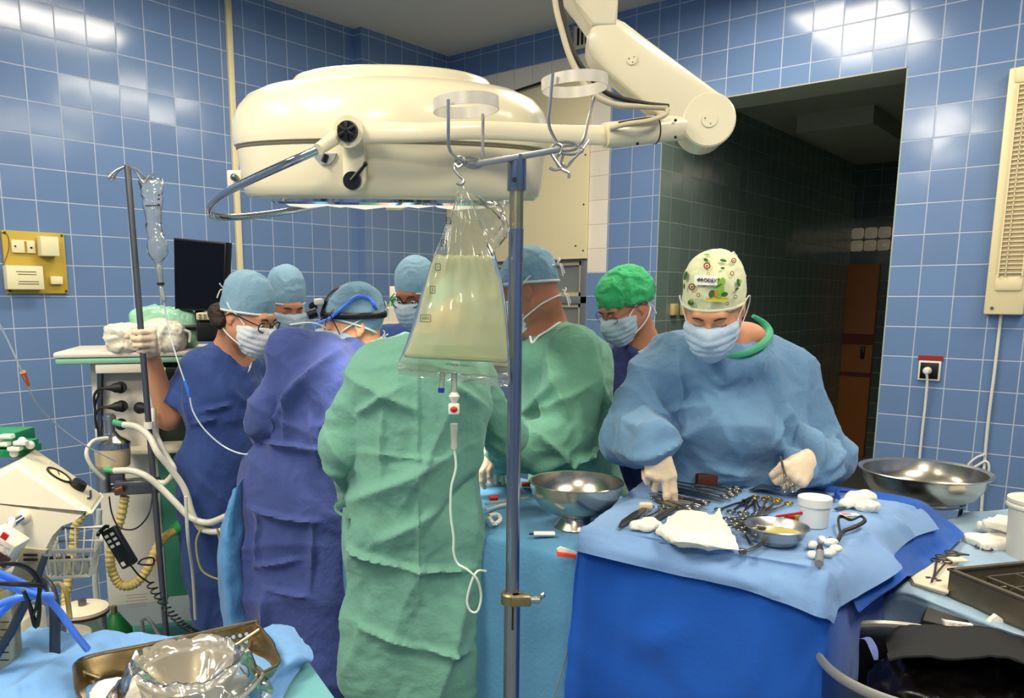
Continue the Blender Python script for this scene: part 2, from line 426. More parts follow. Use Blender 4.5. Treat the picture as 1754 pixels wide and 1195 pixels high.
def surf(prims, vox, off=0.0, fn=None, pad=.03):
    lo, hi = prim_bounds(prims); lo = lo - pad - off; hi = hi + pad + off
    n = np.ceil((hi - lo) / vox).astype(int) + 1
    ax = [lo[i] + vox * np.arange(n[i]) for i in range(3)]
    B = 6; nb = -(-n // B); n = nb * B
    ax = [lo[i] + vox * np.arange(n[i]) for i in range(3)]
    def ev(p):
        d = field(prims, p, off); return d if fn is None else fn(p, d)
    bc = np.stack(np.meshgrid(*[np.arange(k) for k in nb], indexing='ij'), -1).reshape(-1, 3)
    cen = lo + vox * (bc * B + (B - 1) / 2)
    db = np.concatenate([ev(cen[i:i + 60000]) for i in range(0, len(cen), 60000)])
    near = np.abs(db) < vox * B * 1.25
    D = np.repeat(np.repeat(np.repeat(np.sign(db).reshape(tuple(nb)), B, 0), B, 1), B, 2).astype(np.float32)
    off3 = np.stack(np.meshgrid(*[np.arange(B)] * 3, indexing='ij'), -1).reshape(-1, 3)
    nbk = bc[near]
    for i in range(0, len(nbk), 400):
        ii = (nbk[i:i + 400, None] * B + off3[None]).reshape(-1, 3)
        D[ii[:, 0], ii[:, 1], ii[:, 2]] = ev(lo + vox * ii)
    ins = D < 0
    # surface nets
    c = [D[a:n[0] - 1 + a, b:n[1] - 1 + b, e:n[2] - 1 + e] for a in (0, 1) for b in (0, 1) for e in (0, 1)]
    s8 = sum((x < 0).astype(np.int8) for x in c); act = (s8 > 0) & (s8 < 8)
    I = np.argwhere(act); idm = -np.ones(act.shape, np.int64); idm[act] = np.arange(len(I))
    corners = [(a, b, e) for a in (0, 1) for b in (0, 1) for e in (0, 1)]
    vals = np.stack([D[I[:, 0] + a, I[:, 1] + b, I[:, 2] + e] for a, b, e in corners], 1)
    acc = np.zeros((len(I), 3)); cnt = np.zeros(len(I))
    for i in range(8):
        for j in range(i + 1, 8):
            ci, cj = np.array(corners[i]), np.array(corners[j])
            if np.abs(ci - cj).sum() != 1: continue
            a, b = vals[:, i], vals[:, j]; mk = (a < 0) != (b < 0)
            t = np.where(mk, a / np.where(mk, a - b, 1), 0)
            acc += np.where(mk[:, None], ci + t[:, None] * (cj - ci), 0); cnt += mk
    V = lo + vox * (I + acc / cnt[:, None]); F = []
    for axn in range(3):
        o1, o2 = [(1, 2), (2, 0), (0, 1)][axn]
        sl0 = [slice(None)] * 3; sl1 = [slice(None)] * 3; sl0[axn] = slice(0, -1); sl1[axn] = slice(1, None)
        a = ins[tuple(sl0)]; b = ins[tuple(sl1)]; cr = a != b
        J = np.argwhere(cr); J = J[(J[:, o1] > 0) & (J[:, o2] > 0) & (J[:, o1] < n[o1] - 1) & (J[:, o2] < n[o2] - 1)]
        if not len(J): continue
        e1 = np.zeros(3, int); e1[o1] = 1; e2 = np.zeros(3, int); e2[o2] = 1
        q = [idm[tuple((J - d_).T)] for d_ in (e1 + e2, e2, 0 * e1, e1)]
        q = np.stack(q, 1); inside = a[tuple(J.T)]
        q[~inside] = q[~inside][:, ::-1]
        F.append(q[(q >= 0).all(1)])
    return V, np.concatenate(F)
def vnormals(V, F):
    n = np.cross(V[F[:, 2]] - V[F[:, 0]], V[F[:, 3]] - V[F[:, 1]]); N = np.zeros_like(V)
    for k in range(4):
        for ax in range(3): N[:, ax] += np.bincount(F[:, k], n[:, ax], len(V))
    return N / (np.linalg.norm(N, axis=1, keepdims=True) + 1e-12)
def relax(V, F, it=2, lam=.5):
    E = np.concatenate([F[:, [0, 1]], F[:, [1, 2]], F[:, [2, 3]], F[:, [3, 0]]])
    for _ in range(it):
        S = np.zeros_like(V); C = np.bincount(E[:, 0], minlength=len(V)) + np.bincount(E[:, 1], minlength=len(V))
        for ax in range(3): S[:, ax] = np.bincount(E[:, 0], V[E[:, 1], ax], len(V)) + np.bincount(E[:, 1], V[E[:, 0], ax], len(V))
        V = V + lam * (S / np.maximum(C, 1)[:, None] - V)
    return V
def blob(name, prims, m, root=None, vox=.006, off=0.0, disp=None, rel=1, label=None, sharp=75, fn=None):
    V, F = surf(prims, vox, off, fn)
    if rel: V = relax(V, F, rel)
    if disp is not None: V = V + vnormals(V, F) * disp(V)[:, None]
    o = mesh_obj(name, V, F, m, root, label=label, sharp=sharp); return o
def trace(prims, o, d, off=0.0, maxd=.6, start=0.0):
    """walk from o along d until the implicit surface is met"""
    o = np.asarray(o, float); d = unit(d); t = start; best = (9e9, start)
    for _ in range(80):
        v = field(prims, (o + d * t)[None], off)[0]
        if v < best[0]: best = (v, t)
        if v < .0004: break
        t += max(v * .8, .0004)
        if t > maxd: break
    return o + d * best[1]
def text_obj(name, s, size, m, root, loc, R, align='CENTER', extrude=.0006, label=None):
    cu = bpy.data.curves.new(name, 'FONT'); cu.body = s; cu.size = size; cu.extrude = extrude; cu.align_x = align; cu.align_y = 'CENTER'
    tmp = bpy.data.objects.new(name, cu); COL.objects.link(tmp)
    me = bpy.data.meshes.new_from_object(tmp); bpy.data.objects.remove(tmp)
    v = np.array([x.co[:] for x in me.vertices]) @ np.asarray(R).T + np.asarray(loc)
    fs = [tuple(p.vertices) for p in me.polygons]; bpy.data.meshes.remove(me)
    return mesh_obj(name, v, fs, m, root, smooth=False, label=label)
# ================================================================== ROOM
def struct(o): o['kind'] = 'structure'; return o
GROUT = (182, 192, 212)
T_LEFT = tile_mat('blue_tile_left', (106, 134, 178), GROUT, 'Y', 1.625)
T_BACK = tile_mat('blue_tile_back', (106, 134, 178), GROUT, 'X', -.886)
T_PIER = tile_mat('blue_tile_pier', (106, 134, 178), GROUT, 'X', -2.51)
T_WHITE = tile_mat('white_tile', (236, 226, 212), (215, 200, 180), 'X', -2.67)
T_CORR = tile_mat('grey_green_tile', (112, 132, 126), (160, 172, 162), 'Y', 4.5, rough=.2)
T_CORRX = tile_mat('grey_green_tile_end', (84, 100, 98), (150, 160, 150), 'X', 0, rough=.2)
PLASTER = mat('plaster', (214, 208, 196), .9, bump=.1, bscale=30)
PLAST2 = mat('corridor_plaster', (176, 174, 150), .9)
CREAM = mat('cream_paint', (232, 218, 176), .45, vary=.02, bump=.03, bscale=20)
FLOORM = mat('floor_vinyl', (122, 134, 134), .35, vary=.12, vscale=40, bump=.03, bscale=60)
XL, YB, XR, YF = -4.08, 4.5, 2.3, -2.6
struct(M().box(((XL + XR) / 2, (YF + YB) / 2, -.05), (XR - XL + .4, YB - YF + .4, .1)).build('floor', FLOORM))
struct(M().box(((XL + XR) / 2, (YF + YB) / 2, CEIL + .05), (XR - XL + .4, YB - YF + .4, .1)).build('ceiling', PLASTER))
struct(M().box((XL - .075, (YF + YB) / 2, CEIL / 2), (.15, YB - YF, CEIL)).build('wall_left', T_LEFT))
struct(M().box((XR + .075, (YF + YB) / 2, CEIL / 2), (.15, YB - YF, CEIL)).build('wall_right', T_LEFT))
struct(M().box(((XL + XR) / 2, YF - .075, CEIL / 2), (XR - XL, .15, CEIL)).build('wall_front', T_BACK))
# pilaster where the left wall steps forward near the corner
struct(M().box((XL + .035, (3.66 + YB) / 2, CEIL / 2), (.07, YB - 3.66, CEIL)).build('trim_1', T_LEFT))
# back wall: window bay | white tile frame | blue pier | opening | right part
OX0, OX1, OH = -2.32, -1.022, 2.70
PX0 = -2.81            # right edge of the cream panel
WT = .30
w = M()
def wbox(m, x0, x1, z0, z1, mi): m.box(((x0 + x1) / 2, YB + WT / 2, (z0 + z1) / 2), (x1 - x0, WT, z1 - z0), mi=mi)
wbox(w, PX0 - .0, OX0, 0, 1.75, 1); wbox(w, -2.668, OX0, 1.75, CEIL, 1)
wbox(w, PX0, -2.668, 1.75, 2.95, 2); wbox(w, XL, -2.668, 2.95, 3.10, 2)
wbox(w, XL, -2.668, 3.10, CEIL, 1); wbox(w, XL, PX0, 0, 1.05, 1)
wbox(w, OX0, OX1, OH, CEIL, 0); wbox(w, OX1, XR, 0, CEIL, 0)
struct(w.build('wall_back', [T_BACK, T_PIER, T_WHITE], smooth=False))
# window bay with grey frame, pass-through shelf behind, cream panel hung in front
GREYF = mat('grey_frame_paint', (104, 108, 118), .5)
GLASS = film('window_glass', (200, 205, 200), (240, 245, 240), .55)
wx0, wx1 = XL + .07, PX0
fr = M()
fr.box((wx1 - .025, YB + .03, 1.43), (.05, .06, .8), bev=.004); fr.box((wx0 + .02, YB + .03, 1.43), (.04, .06, .8), bev=.004)
fr.box(((wx0 + wx1) / 2, YB + .03, 1.07), (wx1 - wx0, .06, .05), bev=.004); fr.box(((wx0 + wx1) / 2, YB + .03, 1.85), (wx1 - wx0, .06, .05), bev=.004)
fr.box(((wx0 + wx1) / 2, YB + .03, 1.575), (wx1 - wx0, .06, .05), bev=.004)
wn = struct(fr.build('window_1', GREYF))
BEIGEF = mat('beige_sash', (196, 182, 150), .5)
sa = M()
for z0, z1 in ((1.60, 1.825), (1.1, 1.55)):
    x0, x1 = wx0 + .04, wx1 - .05
    sa.box(((x0 + x1) / 2, YB + .035, z1 - .012), (x1 - x0, .03, .024)); sa.box(((x0 + x1) / 2, YB + .035, z0 + .012), (x1 - x0, .03, .024))
    sa.box((x1 - .012, YB + .035, (z0 + z1) / 2), (.024, .03, z1 - z0)); sa.box((x0 + .012, YB + .035, (z0 + z1) / 2), (.024, .03, z1 - z0))
sa.build('sash', BEIGEF, wn, label='beige inner sash')
M().box(((wx0 + wx1) / 2, YB + .045, 1.46), (wx1 - wx0 - .1, .006, .78)).build('pane', GLASS, wn)
struct(M().box(((wx0 + wx1) / 2, YB + WT + .5, 1.7), (1.6, .05, 2.0)).build('wall_behind_window', PLASTER))
cp = M().box(((XL + .07 + PX0) / 2, YB - .012, (1.84 + 2.965) / 2), (PX0 - XL - .07, .024, 2.965 - 1.84), bev=.003)
cpo = struct(cp.build('trim_2', CREAM))
sc_ = M()
for px, py in ((986, 421), (999, 429), (1000, 350), (1003, 265)):
    q = Py(px, py, YB - .024); sc_.cyl(q, q + V3(0, -.003, 0), .006, seg=10)
sc_.build('screw', mat('dark_screw', (90, 80, 60), .4, .8), cpo)
a = Py(850, 167, YB - .05); b = Py(968, 128, YB - .05)
rod = thing('curtain_rod', 'thin dark rod fixed across the top of the cream wall panel', 'rod', (a + b) / 2)
M().tube([a, b], .009, 8).build('bar', mat('dark_metal', (60, 58, 55), .4, .8), rod)
M().cyl(a + V3(.03, 0, 0), a + V3(.03, .045, 0), .008).cyl(b - V3(.03, 0, 0), b + V3(-.03, .045, 0), .008).build('bracket', MATS['dark_metal'], rod)
# vent grille high on the back wall
q = Py(1004, 62, YB)
vg = thing('wall_vent', 'small cream vent with dark slots under the ceiling behind the lamp arm', 'vent', q + V3(0, -.012, 0))
M().box(q + V3(0, -.01, 0), (.16, .02, .14), bev=.004).build('frame', CREAM, vg)
sl = M()
for k in range(4): sl.box(q + V3(-.045 + k * .03, -.021, 0), (.014, .004, .1))
sl.build('slots', mat('slot_black', (25, 24, 22), .8), vg)
# ---------------- corridor behind the opening
CY1 = 8.6; CH2 = 2.86
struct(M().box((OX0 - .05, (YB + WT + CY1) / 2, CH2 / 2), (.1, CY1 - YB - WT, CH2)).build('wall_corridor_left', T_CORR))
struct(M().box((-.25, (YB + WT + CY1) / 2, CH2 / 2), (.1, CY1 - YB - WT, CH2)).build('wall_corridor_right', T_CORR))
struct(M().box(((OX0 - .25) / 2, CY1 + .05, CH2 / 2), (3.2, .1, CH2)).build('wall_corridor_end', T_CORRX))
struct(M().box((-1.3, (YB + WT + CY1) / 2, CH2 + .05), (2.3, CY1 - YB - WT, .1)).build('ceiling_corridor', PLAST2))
struct(M().box((-1.3, (YB + CY1) / 2 + .1, -.05), (2.3, CY1 - YB - .2, .1)).build('floor_corridor', FLOORM))
struct(M().box((OX0 + .003, YB + WT / 2, OH / 2), (.006, WT, OH)).build('trim_6', T_CORR))
struct(M().box((OX1 - .003, YB + WT / 2, OH / 2), (.006, WT, OH)).build('trim_3', T_CORR))
struct(M().box(((OX0 + OX1) / 2, YB + WT / 2, OH - .003), (OX1 - OX0, WT, .006)).build('trim_4', PLAST2))
a = Py(1366, 193, 6.0)
struct(M().box((a[0] + .25, 6.5, CH2 - .06), (.5, 1.0, .12)).build('trim_5', PLAST2))
# brown door at the corridor's far end
q0 = Py(1455, 452, CY1); q1 = Py(1490, 452, CY1)
WOOD = mat('brown_door_wood', (168, 104, 48), .5, vary=.1, vscale=3)
dx0, dx1 = q0[0] - .08, q1[0] + .1
dz1 = Py(1470, 452, CY1)[2]
door = struct(M().box(((dx0 + dx1) / 2, CY1 - .03, dz1 / 2), (dx1 - dx0, .05, dz1), bev=.004).build('door_1', WOOD))
for pyy, hh in ((580, .1), (640, .04)):
    zz = Py(1470, pyy, CY1)[2]
    M().box(((dx0 + dx1) / 2, CY1 - .06, zz), (dx1 - dx0, .015, hh)).build('rail', mat('dark_red_strip', (110, 44, 30), .5), door)
M().box((dx1 - .08, CY1 - .07, 1.05), (.03, .05, .12), bev=.005).build('door_handle', mat('dark_metal', (60, 58, 55), .4, .8), door)
# glass blocks over the door
gb = M(); gm = M()
gz0 = Py(1470, 432, CY1)[2]
for i in range(6):
    for j in range(2):
        gb.box((dx0 + .02 + i * .12, CY1 - .02, gz0 + .06 + j * .12), (.108, .06, .105), bev=.02)
gl = struct(gb.build('window_2', mat('glass_block', (190, 185, 165), .15, emit=(190, 180, 150), estr=.12, bump=.5, bscale=14)))  # faint glow put into the block material, nothing lights it from behind
# corridor has a weak lamp far down
area_light((-.7, 8.0, CH2 - .05), .3, .3, 2.0, (1, .85, .65))
# ---------------- conduit on the left wall
cy = 2.725
M().box((XL + .011, cy, 2.25), (.022, .036, 2.08), bev=.003).build('conduit', CREAM)
tag(bpy.data.objects['conduit'], 'narrow cream cable conduit running down the left wall from the ceiling', 'conduit')
# ---------------- ceiling fixtures
LFR = mat('fixture_white', (230, 230, 225), .4); LDF = mat('fixture_diffuser', (255, 250, 235), .5, emit=(255, 243, 215), estr=5.0)
for i, (lx, ly, sx, sy, pw) in enumerate(LIGHTS):
    t = thing('ceiling_light', 'flush rectangular ceiling light panel with white frame', 'ceiling light', (lx, ly, CEIL - .08), 'ceiling light panels')
    f = M()
    for s_ in (-1, 1):
        f.box((lx + s_ * sx / 2, ly, CEIL - .04), (.02, sy + .02, .08)); f.box((lx, ly + s_ * sy / 2, CEIL - .04), (sx + .02, .02, .08))
    f.build('frame', LFR, t, smooth=False)
    M().box((lx, ly, CEIL - .06), (sx - .03, sy - .03, .01)).build('diffuser', LDF, t, smooth=False)

# cabinet against the left wall behind the team, with a small carton on it
cq = P(672, 545, 4.4); ctop = P(672, 525, 4.4)[2]
cab = thing('wall_cabinet', 'beige cabinet behind the team between two blue caps', 'cabinet', (cq[0], cq[1], 0))
M().box((cq[0], cq[1], ctop / 2), (.30, .42, ctop), CAMR, bev=.006).build('body', mat('cabinet_beige', (198, 188, 166), .5), cab)
M().box(V3(cq[0], cq[1], ctop * .55) - FV * .213, (.26, .006, ctop * .8), CAMR, bev=.003).build('door', mat('cabinet_beige', (198, 188, 166), .5), cab)
bq = V3(cq[0], cq[1], ctop) - FV * .05 + RV * .03
ctn = thing('green_carton', 'small green and white carton on the beige cabinet behind the team', 'carton', bq)
M().box(bq + UV * .055, (.07, .05, .11), CAMR, bev=.003).build('body', mat('carton_white', (214, 214, 200), .5), ctn)
M().box(bq + UV * .03 - FV * .026, (.06, .003, .05), CAMR).build('label_patch', mat('carton_green', (60, 150, 90), .5), ctn)
# ================================================================== PEOPLE
def skin(n, rgb): return mat(n, rgb, .5, bump=.05, bscale=60, vary=.05, vscale=9, sss=.08)
GLOVE = mat('latex_glove', (226, 204, 176), .55, bump=.08, bscale=40, vary=.04)
MASKM = cloth('mask_white', (216, 222, 228), .03, .15)
MASKB = cloth('mask_blue', (170, 190, 208), .03, .15)
CAPB = cloth('cap_blue', (126, 162, 186), .05, .3)
WHITE_T = cloth('white_tape', (226, 226, 220), .02, .1)
BLACKP = mat('black_plastic', (18, 18, 20), .35)
HAIRD = mat('dark_hair', (46, 30, 24), .6, bump=.6, bscale=120, vary=.3)
BROW = mat('eyebrow', (60, 40, 30), .8)
EYEW = mat('eye_white', (220, 215, 205), .2); EYED = mat('eye_dark', (30, 22, 18), .1)

SHOE = mat('shoe_white', (210, 210, 205), .5)
def facing(px, yaw, pitch, roll=0):
    """head frame: yaw 0 looks at the viewer's side, +90 looks to the right of the view; pitch is downward"""
    d = ray(px, 600); d = unit([d[0], d[1], 0]); d = -d
    d = rotz(math.radians(yaw)) @ d
    p = math.radians(pitch); y = d * math.cos(p) - UV * math.sin(p); z = d * math.sin(p) + UV * math.cos(p)
    x = np.cross(y, z); r = math.radians(roll)
    x, z = x * math.cos(r) + z * math.sin(r), z * math.cos(r) - x * math.sin(r)
    return np.stack([x, y, z], 1)
def head_prims(O, R, s=1.0, nose=1.0):
    T = lambda x, y, z: O + R @ (V3(x, y, z) * s)
    E = lambda c, r, k=.02, sub=False: el(T(*c), V3(*r) * s, R, k * s, sub)
    L = lambda a, b, ra, rb, k=.015, sub=False: rc(T(*a), T(*b), ra * s, rb * s, k * s, None, sub)
    p = [E((0, -.014, .032), (.077, .094, .088)), E((0, .03, -.03), (.063, .066, .082), .03),
         L((-.052, .005, -.055), (-.02, .062, -.098), .022, .02, .03), L((.052, .005, -.055), (.02, .062, -.098), .022, .02, .03),
         E((0, .07, -.1), (.026, .024, .02), .025), L((-.03, .083, .026), (.03, .083, .026), .014, .014, .02),
         E((-.042, .06, -.03), (.022, .022, .022), .02), E((.042, .06, -.03), (.022, .022, .022), .02),
         L((0, .092, .008), (0, .112, -.03), .009, .012 * nose, .012), E((-.012, .1, -.036), (.009, .01, .008), .008), E((.012, .1, -.036), (.009, .01, .008), .008),
         E((-.032, .1, .004), (.019, .014, .012), .012, True), E((.032, .1, .004), (.019, .014, .012), .012, True),
         E((-.031, .081, .004), (.0145, .0125, .0125), .003), E((.031, .081, .004), (.0145, .0125, .0125), .003),
         E((0, .092, -.062), (.024, .012, .006), .008), E((0, .09, -.071), (.02, .012, .006), .006)]
    for q in (-1, 1):
        p += [E((q * .078, -.012, -.002), (.008, .019, .031), .006), E((q * .084, -.008, -.0), (.006, .010, .019), .005, True), E((q * .077, -.006, -.03), (.006, .01, .01), .005)]
    return p
def hand_prims(O, R, curls, spread=(.03, .01, -.01, -.03), thumb=((.022, .028, -.008), (.05, .052, -.02), (.056, .08, -.028), (.05, .1, -.036)), fat=1.0, s=1.0):
    """R columns: x thumb side, y towards the fingers, z back of the hand"""
    T = lambda v: O + R @ (np.asarray(v, float) * s)
    p = [rc(T((0, -.012, 0)), T((0, .01, 0)), .026 * fat * s, .025 * fat * s, .02)]
    xs = (.031, .0105, -.0105, -.03); L = ((.044, .027, .021), (.048, .031, .022), (.045, .029, .021), (.036, .021, .018)); ys = (.086, .09, .086, .076)
    for i in range(4):
        p.append(rc(T((xs[i] * .45, .008, 0)), T((xs[i], ys[i], .002)), .0165 * s * fat, .0125 * s * fat, .012))
        a = V3(xs[i], ys[i], .002); ang = 0; r = .0098 if i < 3 else .0085
        dx = math.sin(spread[i])
        for j in range(3):
            ang += math.radians(curls[i][j]); d = unit(V3(dx, math.cos(ang), -math.sin(ang)))
            b = a + d * L[i][j]; p.append(rc(T(a), T(b), (r - .0006 * j) * fat * s, (r - .0006 * (j + 1)) * fat * s, .0045)); a = b
    t = [V3(*q) for q in thumb]
    p.append(rc(T((.012, .012, -.006)), T(t[0]), .017 * s * fat, .016 * s * fat, .012)); p.append(rc(T(t[0]), T(t[1]), .0155 * s * fat, .0125 * s * fat, .01))
    p.append(rc(T(t[1]), T(t[2]), .0118 * s * fat, .0105 * s * fat, .005)); p.append(rc(T(t[2]), T(t[3]), .0105 * s * fat, .0088 * s * fat, .005))
    return p
RELAX = ((25, 30, 20), (30, 35, 25), (35, 38, 25), (38, 40, 28))
FIST = ((75, 85, 50), (80, 88, 55), (82, 88, 55), (80, 85, 50))
def fabric_disp(seed, amp=.010, f=5.0, amp2=.0035, f2=13, vert=None, creases=()):
    def fn(V):
        q = V.copy()
        if vert is not None: q[:, 2] = q[:, 2] * vert
        d = amp * .7 * (crumple(q, f * .8, seed, .2) - .45) + amp2 * (crumple(q, f2, seed + 2) - .4) + .3 * amp2 * crumple(q, f2 * 2.6, seed + 4)
        rs = np.random.RandomState(seed)
        for k in range(4):
            dr = unit(rs.randn(3) * [1, 1, .7]); fk = 2.4 + 1.2 * k
            s_ = q @ dr * fk + .7 * perlin(q * 1.5 + k * 9 + seed); tri = np.abs(2 * (s_ - np.floor(s_)) - 1)
            mk = np.clip((perlin(q * 2.0 + 31 * k + seed) + .02) * 4, 0, 1)
            d = d + amp * 2.0 * mk * (tri ** 2.4 - .3) * (3.0 / fk) ** .8
        for c in creases: d = d + crease2(V, *c)
        return d
    return fn
def crease2(V, x0, y0, x1, y1, Z, w, h):
    a = P(x0, y0, Z); b = P(x1, y1, Z)
    A = np.array([a @ RV, a[2]]); B = np.array([b @ RV, b[2]]); p = np.stack([V @ RV, V[:, 2]], 1)
    ab = B - A; t = np.clip(((p - A) @ ab) / (ab @ ab), 0, 1); o = p - A - t[:, None] * ab; d = np.sqrt((o * o).sum(1))
    side = np.sign(o[:, 0] * ab[1] - o[:, 1] * ab[0]); ww = np.where(side > 0, w, w * .45)
    return 1.6 * h * np.exp(-(d / ww) ** 1.2) * np.sin(np.pi * np.clip(t * .92 + .04, 0, 1)) ** .6

def make_person(label, g):
    O, R = g['head'], g['R']; s = g.get('hs', 1.0); N = g['neck']; fw = g['fwd']; rt = unit(np.cross(fw, UV))
    root = thing('person', label, 'person', (g['pelvis'][0], g['pelvis'][1], 0))
    SK = g['skin']; sh = g['shoulders']; W = g['wrists']; Eb = g['elbows']
    hp = head_prims(O, R, s)
    Th = lambda x, y, z: O + R @ (V3(x, y, z) * s)
    neck0 = Th(0, -.035, -.05)
    bodyp = hp + [rc(neck0, N + UV * .0, .056 * s, .062, .03)]
    if 'chestskin' in g: bodyp.append(el(g['chestskin'][0], g['chestskin'][1], frame(fw, UV), .03))
    bodyp.append(rc(N - UV * .03, g['chest'], .07, .12, .05, (fw, 1.35)))
    bodyp.append(rc(g['chest'], g['pelvis'], .12, .125, .05, (fw, 1.3)))
    for q in (0, 1):
        bodyp.append(rc(N - UV * .05, sh[q], .05, .05, .04)); bodyp.append(rc(sh[q], Eb[q], .047, .04, .02)); bodyp.append(rc(Eb[q], W[q], .043, .027, .02))
        hip = g['pelvis'] + rt * (-.085 if q == 0 else .085) - UV * .04; ft = g['feet'][q]; kn = (hip + ft) / 2 + fw * .02
        bodyp += [rc(hip, kn, .075, .052, .04), rc(kn, ft, .052, .036, .02), rc(ft - UV * .03, ft - UV * .04 + fw * .14, .038, .03, .02)]
    for q in (0, 1):
        ft = g['feet'][q]; fl = V3(ft[0], ft[1], 0)
        blob('shoe', [el(fl + fw * .06 + UV * .045, (.052, .135, .05), frame(fw, UV), .02), el(fl - fw * .0 + UV * .06, (.045, .06, .06), frame(fw, UV), .03), half(fl, -UV)], SHOE, root, .008)
    hands = []
    for q in (0, 1):
        hf = g['hands'][q] if 'hands' in g and g['hands'][q] is not None else None
        if hf is None:
            yy = unit(W[q] - Eb[q]); xx = -rt if q else rt
            zz = unit(np.cross(xx, yy)) * (1 if q else -1); zz = zz if zz[2] > 0 else -zz
            xx = unit(xx - yy * (xx @ yy)); hf = dict(R=np.stack([xx, yy, zz], 1), curls=RELAX)
        hands.append(hf); bodyp += hand_prims(W[q], hf['R'], hf['curls'], thumb=hf.get('thumb', ((.022, .028, -.008), (.05, .052, -.02), (.056, .08, -.028), (.05, .1, -.036))), fat=.86)
    blob('body', bodyp, SK, root, g.get('vox', .0065), rel=1)
    for q in (0, 1):
        if g.get('bare') and g['bare'][q]: continue
        hf = hands[q]; th = hf.get('thumb', ((.022, .028, -.008), (.05, .052, -.02), (.056, .08, -.028), (.05, .1, -.036)))
        gp = hand_prims(W[q], hf['R'], hf['curls'], thumb=th, fat=1.06)
        cu = W[q] + unit(Eb[q] - W[q]) * hf.get('cuff', .07); gp.append(rc(W[q], cu, .031, .036, .02)); gp.append(half(cu, unit(Eb[q] - W[q])))
        blob('glove', gp, GLOVE, root, .0034, rel=1, disp=lambda V: .0007 * crumple(V, 60, 3))
    # gown
    gp = [rc(sh[0], sh[1], g.get('sr', .085), g.get('sr', .085), .04), rc(N - UV * .035, g['chest'], .075, g['rw'][0], .06, (fw, g.get('deep', 1.35)))]
    rws = g['rw']; zs = [g['chest'], g['waist'], g['pelvis'], g['hem']]
    for i in range(3): gp.append(rc(zs[i], zs[i + 1], rws[i], rws[i + 1], .06, (fw, g.get('deep', 1.35))))
    sl = g.get('sleeve', (.078, .075, .062))
    for q in (0, 1):
        gp.append(rc(N - UV * .045, sh[q] + UV * .012, .058, g.get('sr', .085) * .8, .035, None))
        gp.append(rc(sh[q], Eb[q], sl[0], sl[1], .014))
        if not g.get('short'):
            end = W[q] - unit(W[q] - Eb[q]) * g.get('cuffgap', .03); gp.append(rc(Eb[q], end, sl[1], sl[2], .014))
    gp += g.get('gx', [])
    gp += [rc(*x) if isinstance(x, tuple) and x[0] != 'rc' and len(x) < 8 else x for x in g.get('cut', [])]
    if g.get('short'):
        for q in (0, 1):
            c = sh[q] + (Eb[q] - sh[q]) * g['short'][q] if g['short'][q] < 1.2 else None
            if c is not None: gp.append(('rc', c + unit(Eb[q] - sh[q]) * .115, c + unit(Eb[q] - sh[q]) * .35, .11, .11, .004, None, True))
    g['gp'] = gp
    gown = blob('gown', gp, g['gm'], root, g.get('gvox', .0085), disp=fabric_disp(g.get('seed', 1), g.get('amp', .011), g.get('f', 5), g.get('amp2', .0035), creases=g.get('creases', ()), vert=g.get('vert')), rel=2)
    # cap
    cap = g['cap']
    if cap['kind'] == 'tie':
        cr = [el(Th(0, -.014, .036), V3(.083, .1, .094 + cap.get('puff', .0)) * s, R), el(Th(0, -.03, .06 + cap.get('puff', 0)), V3(.074, .082, .075) * s, R, .02)]
        lo = cap.get('low', .038); bk = cap.get('back', -.045)
        n_ = R @ unit(V3(0, (lo - bk), -.2)); c_ = Th(0, .1, lo)
        nn = R @ unit(np.cross(V3(1, 0, 0), V3(0, .2, lo - bk)))
        if nn @ R[:, 2] > 0: nn = -nn
        cr.append(half(c_, nn, .006))
        co = blob('cap', cr, cap['m'], root, .0048, disp=lambda V: .0035 * s * (crumple(V, 14, cap.get('seed', 5)) - .3) + .0012 * crumple(V, 40, 9), rel=1)
        # band along the rim
        pts = []
        for k in range(36):
            a = 2 * math.pi * k / 36; yy = math.cos(a); xx = math.sin(a)
            z = (lo + bk) / 2 + (lo - bk) / 2 * yy; pts.append(trace(cr[:2], Th(xx * .16, -.014 + yy * .18, z + .004), -(R @ V3(xx * .16, yy * .18, 0)), .0015))
        M().tube(pts, .0042, 6, closed=True, flat=(.5, 1.6) if False else None).build('band', cap.get('band', WHITE_T), co)
    else:
        cr = [el(Th(0, -.022, .05), V3(.098, .115, .092) * s, R), el(Th(0, -.06, .03), V3(.085, .075, .075) * s, R, .03)]
        nn = R @ unit(V3(0, .32, -1)); cr.append(half(Th(0, .09, .036), nn, .01))
        co = blob('cap', cr, cap['m'], root, .0048, disp=lambda V: .007 * (crumple(V, 16, 3) - .3) + .003 * crumple(V, 38, 8), rel=1)
    # mask
    if g.get('mask'):
        mk = g['mask']
        mp = [el(Th(0, .03, -.03), V3(.0735, .077, .091) * s, R), el(Th(0, .078, -.058), V3(.055, .053, .058) * s, R, .025),
              rc(Th(0, .095, .0), Th(0, .116, -.03), .015 * s, .020 * s, .02), el(Th(-.045, .062, -.03), V3(.029, .028, .03) * s, R, .02), el(Th(.045, .062, -.03), V3(.029, .028, .03) * s, R, .02), el(Th(0, .07, -.1), V3(.035, .034, .03) * s, R, .02),
              half(Th(0, .1, .0 + mk.get('top', -.004)), R @ unit(V3(0, -.25, 1)), .004), half(Th(0, .015, -.05), R @ unit(V3(0, -1, -.25)), .006), half(Th(0, 0, -.128), R @ V3(0, 0, -1), .008),
              half(Th(.070, 0, 0), R @ V3(1, 0, 0), .006), half(Th(-.070, 0, 0), R @ V3(-1, 0, 0), .006)]
        def md(V):
            l = (V - O) @ R; return .0028 * np.abs(np.sin(l[:, 2] * 150 + np.abs(l[:, 0]) * 14)) * (l[:, 1] > .04) + .0015 * crumple(V, 40, 2)
        mo = blob('mask', mp, mk['m'], root, .0042, disp=md, rel=1)
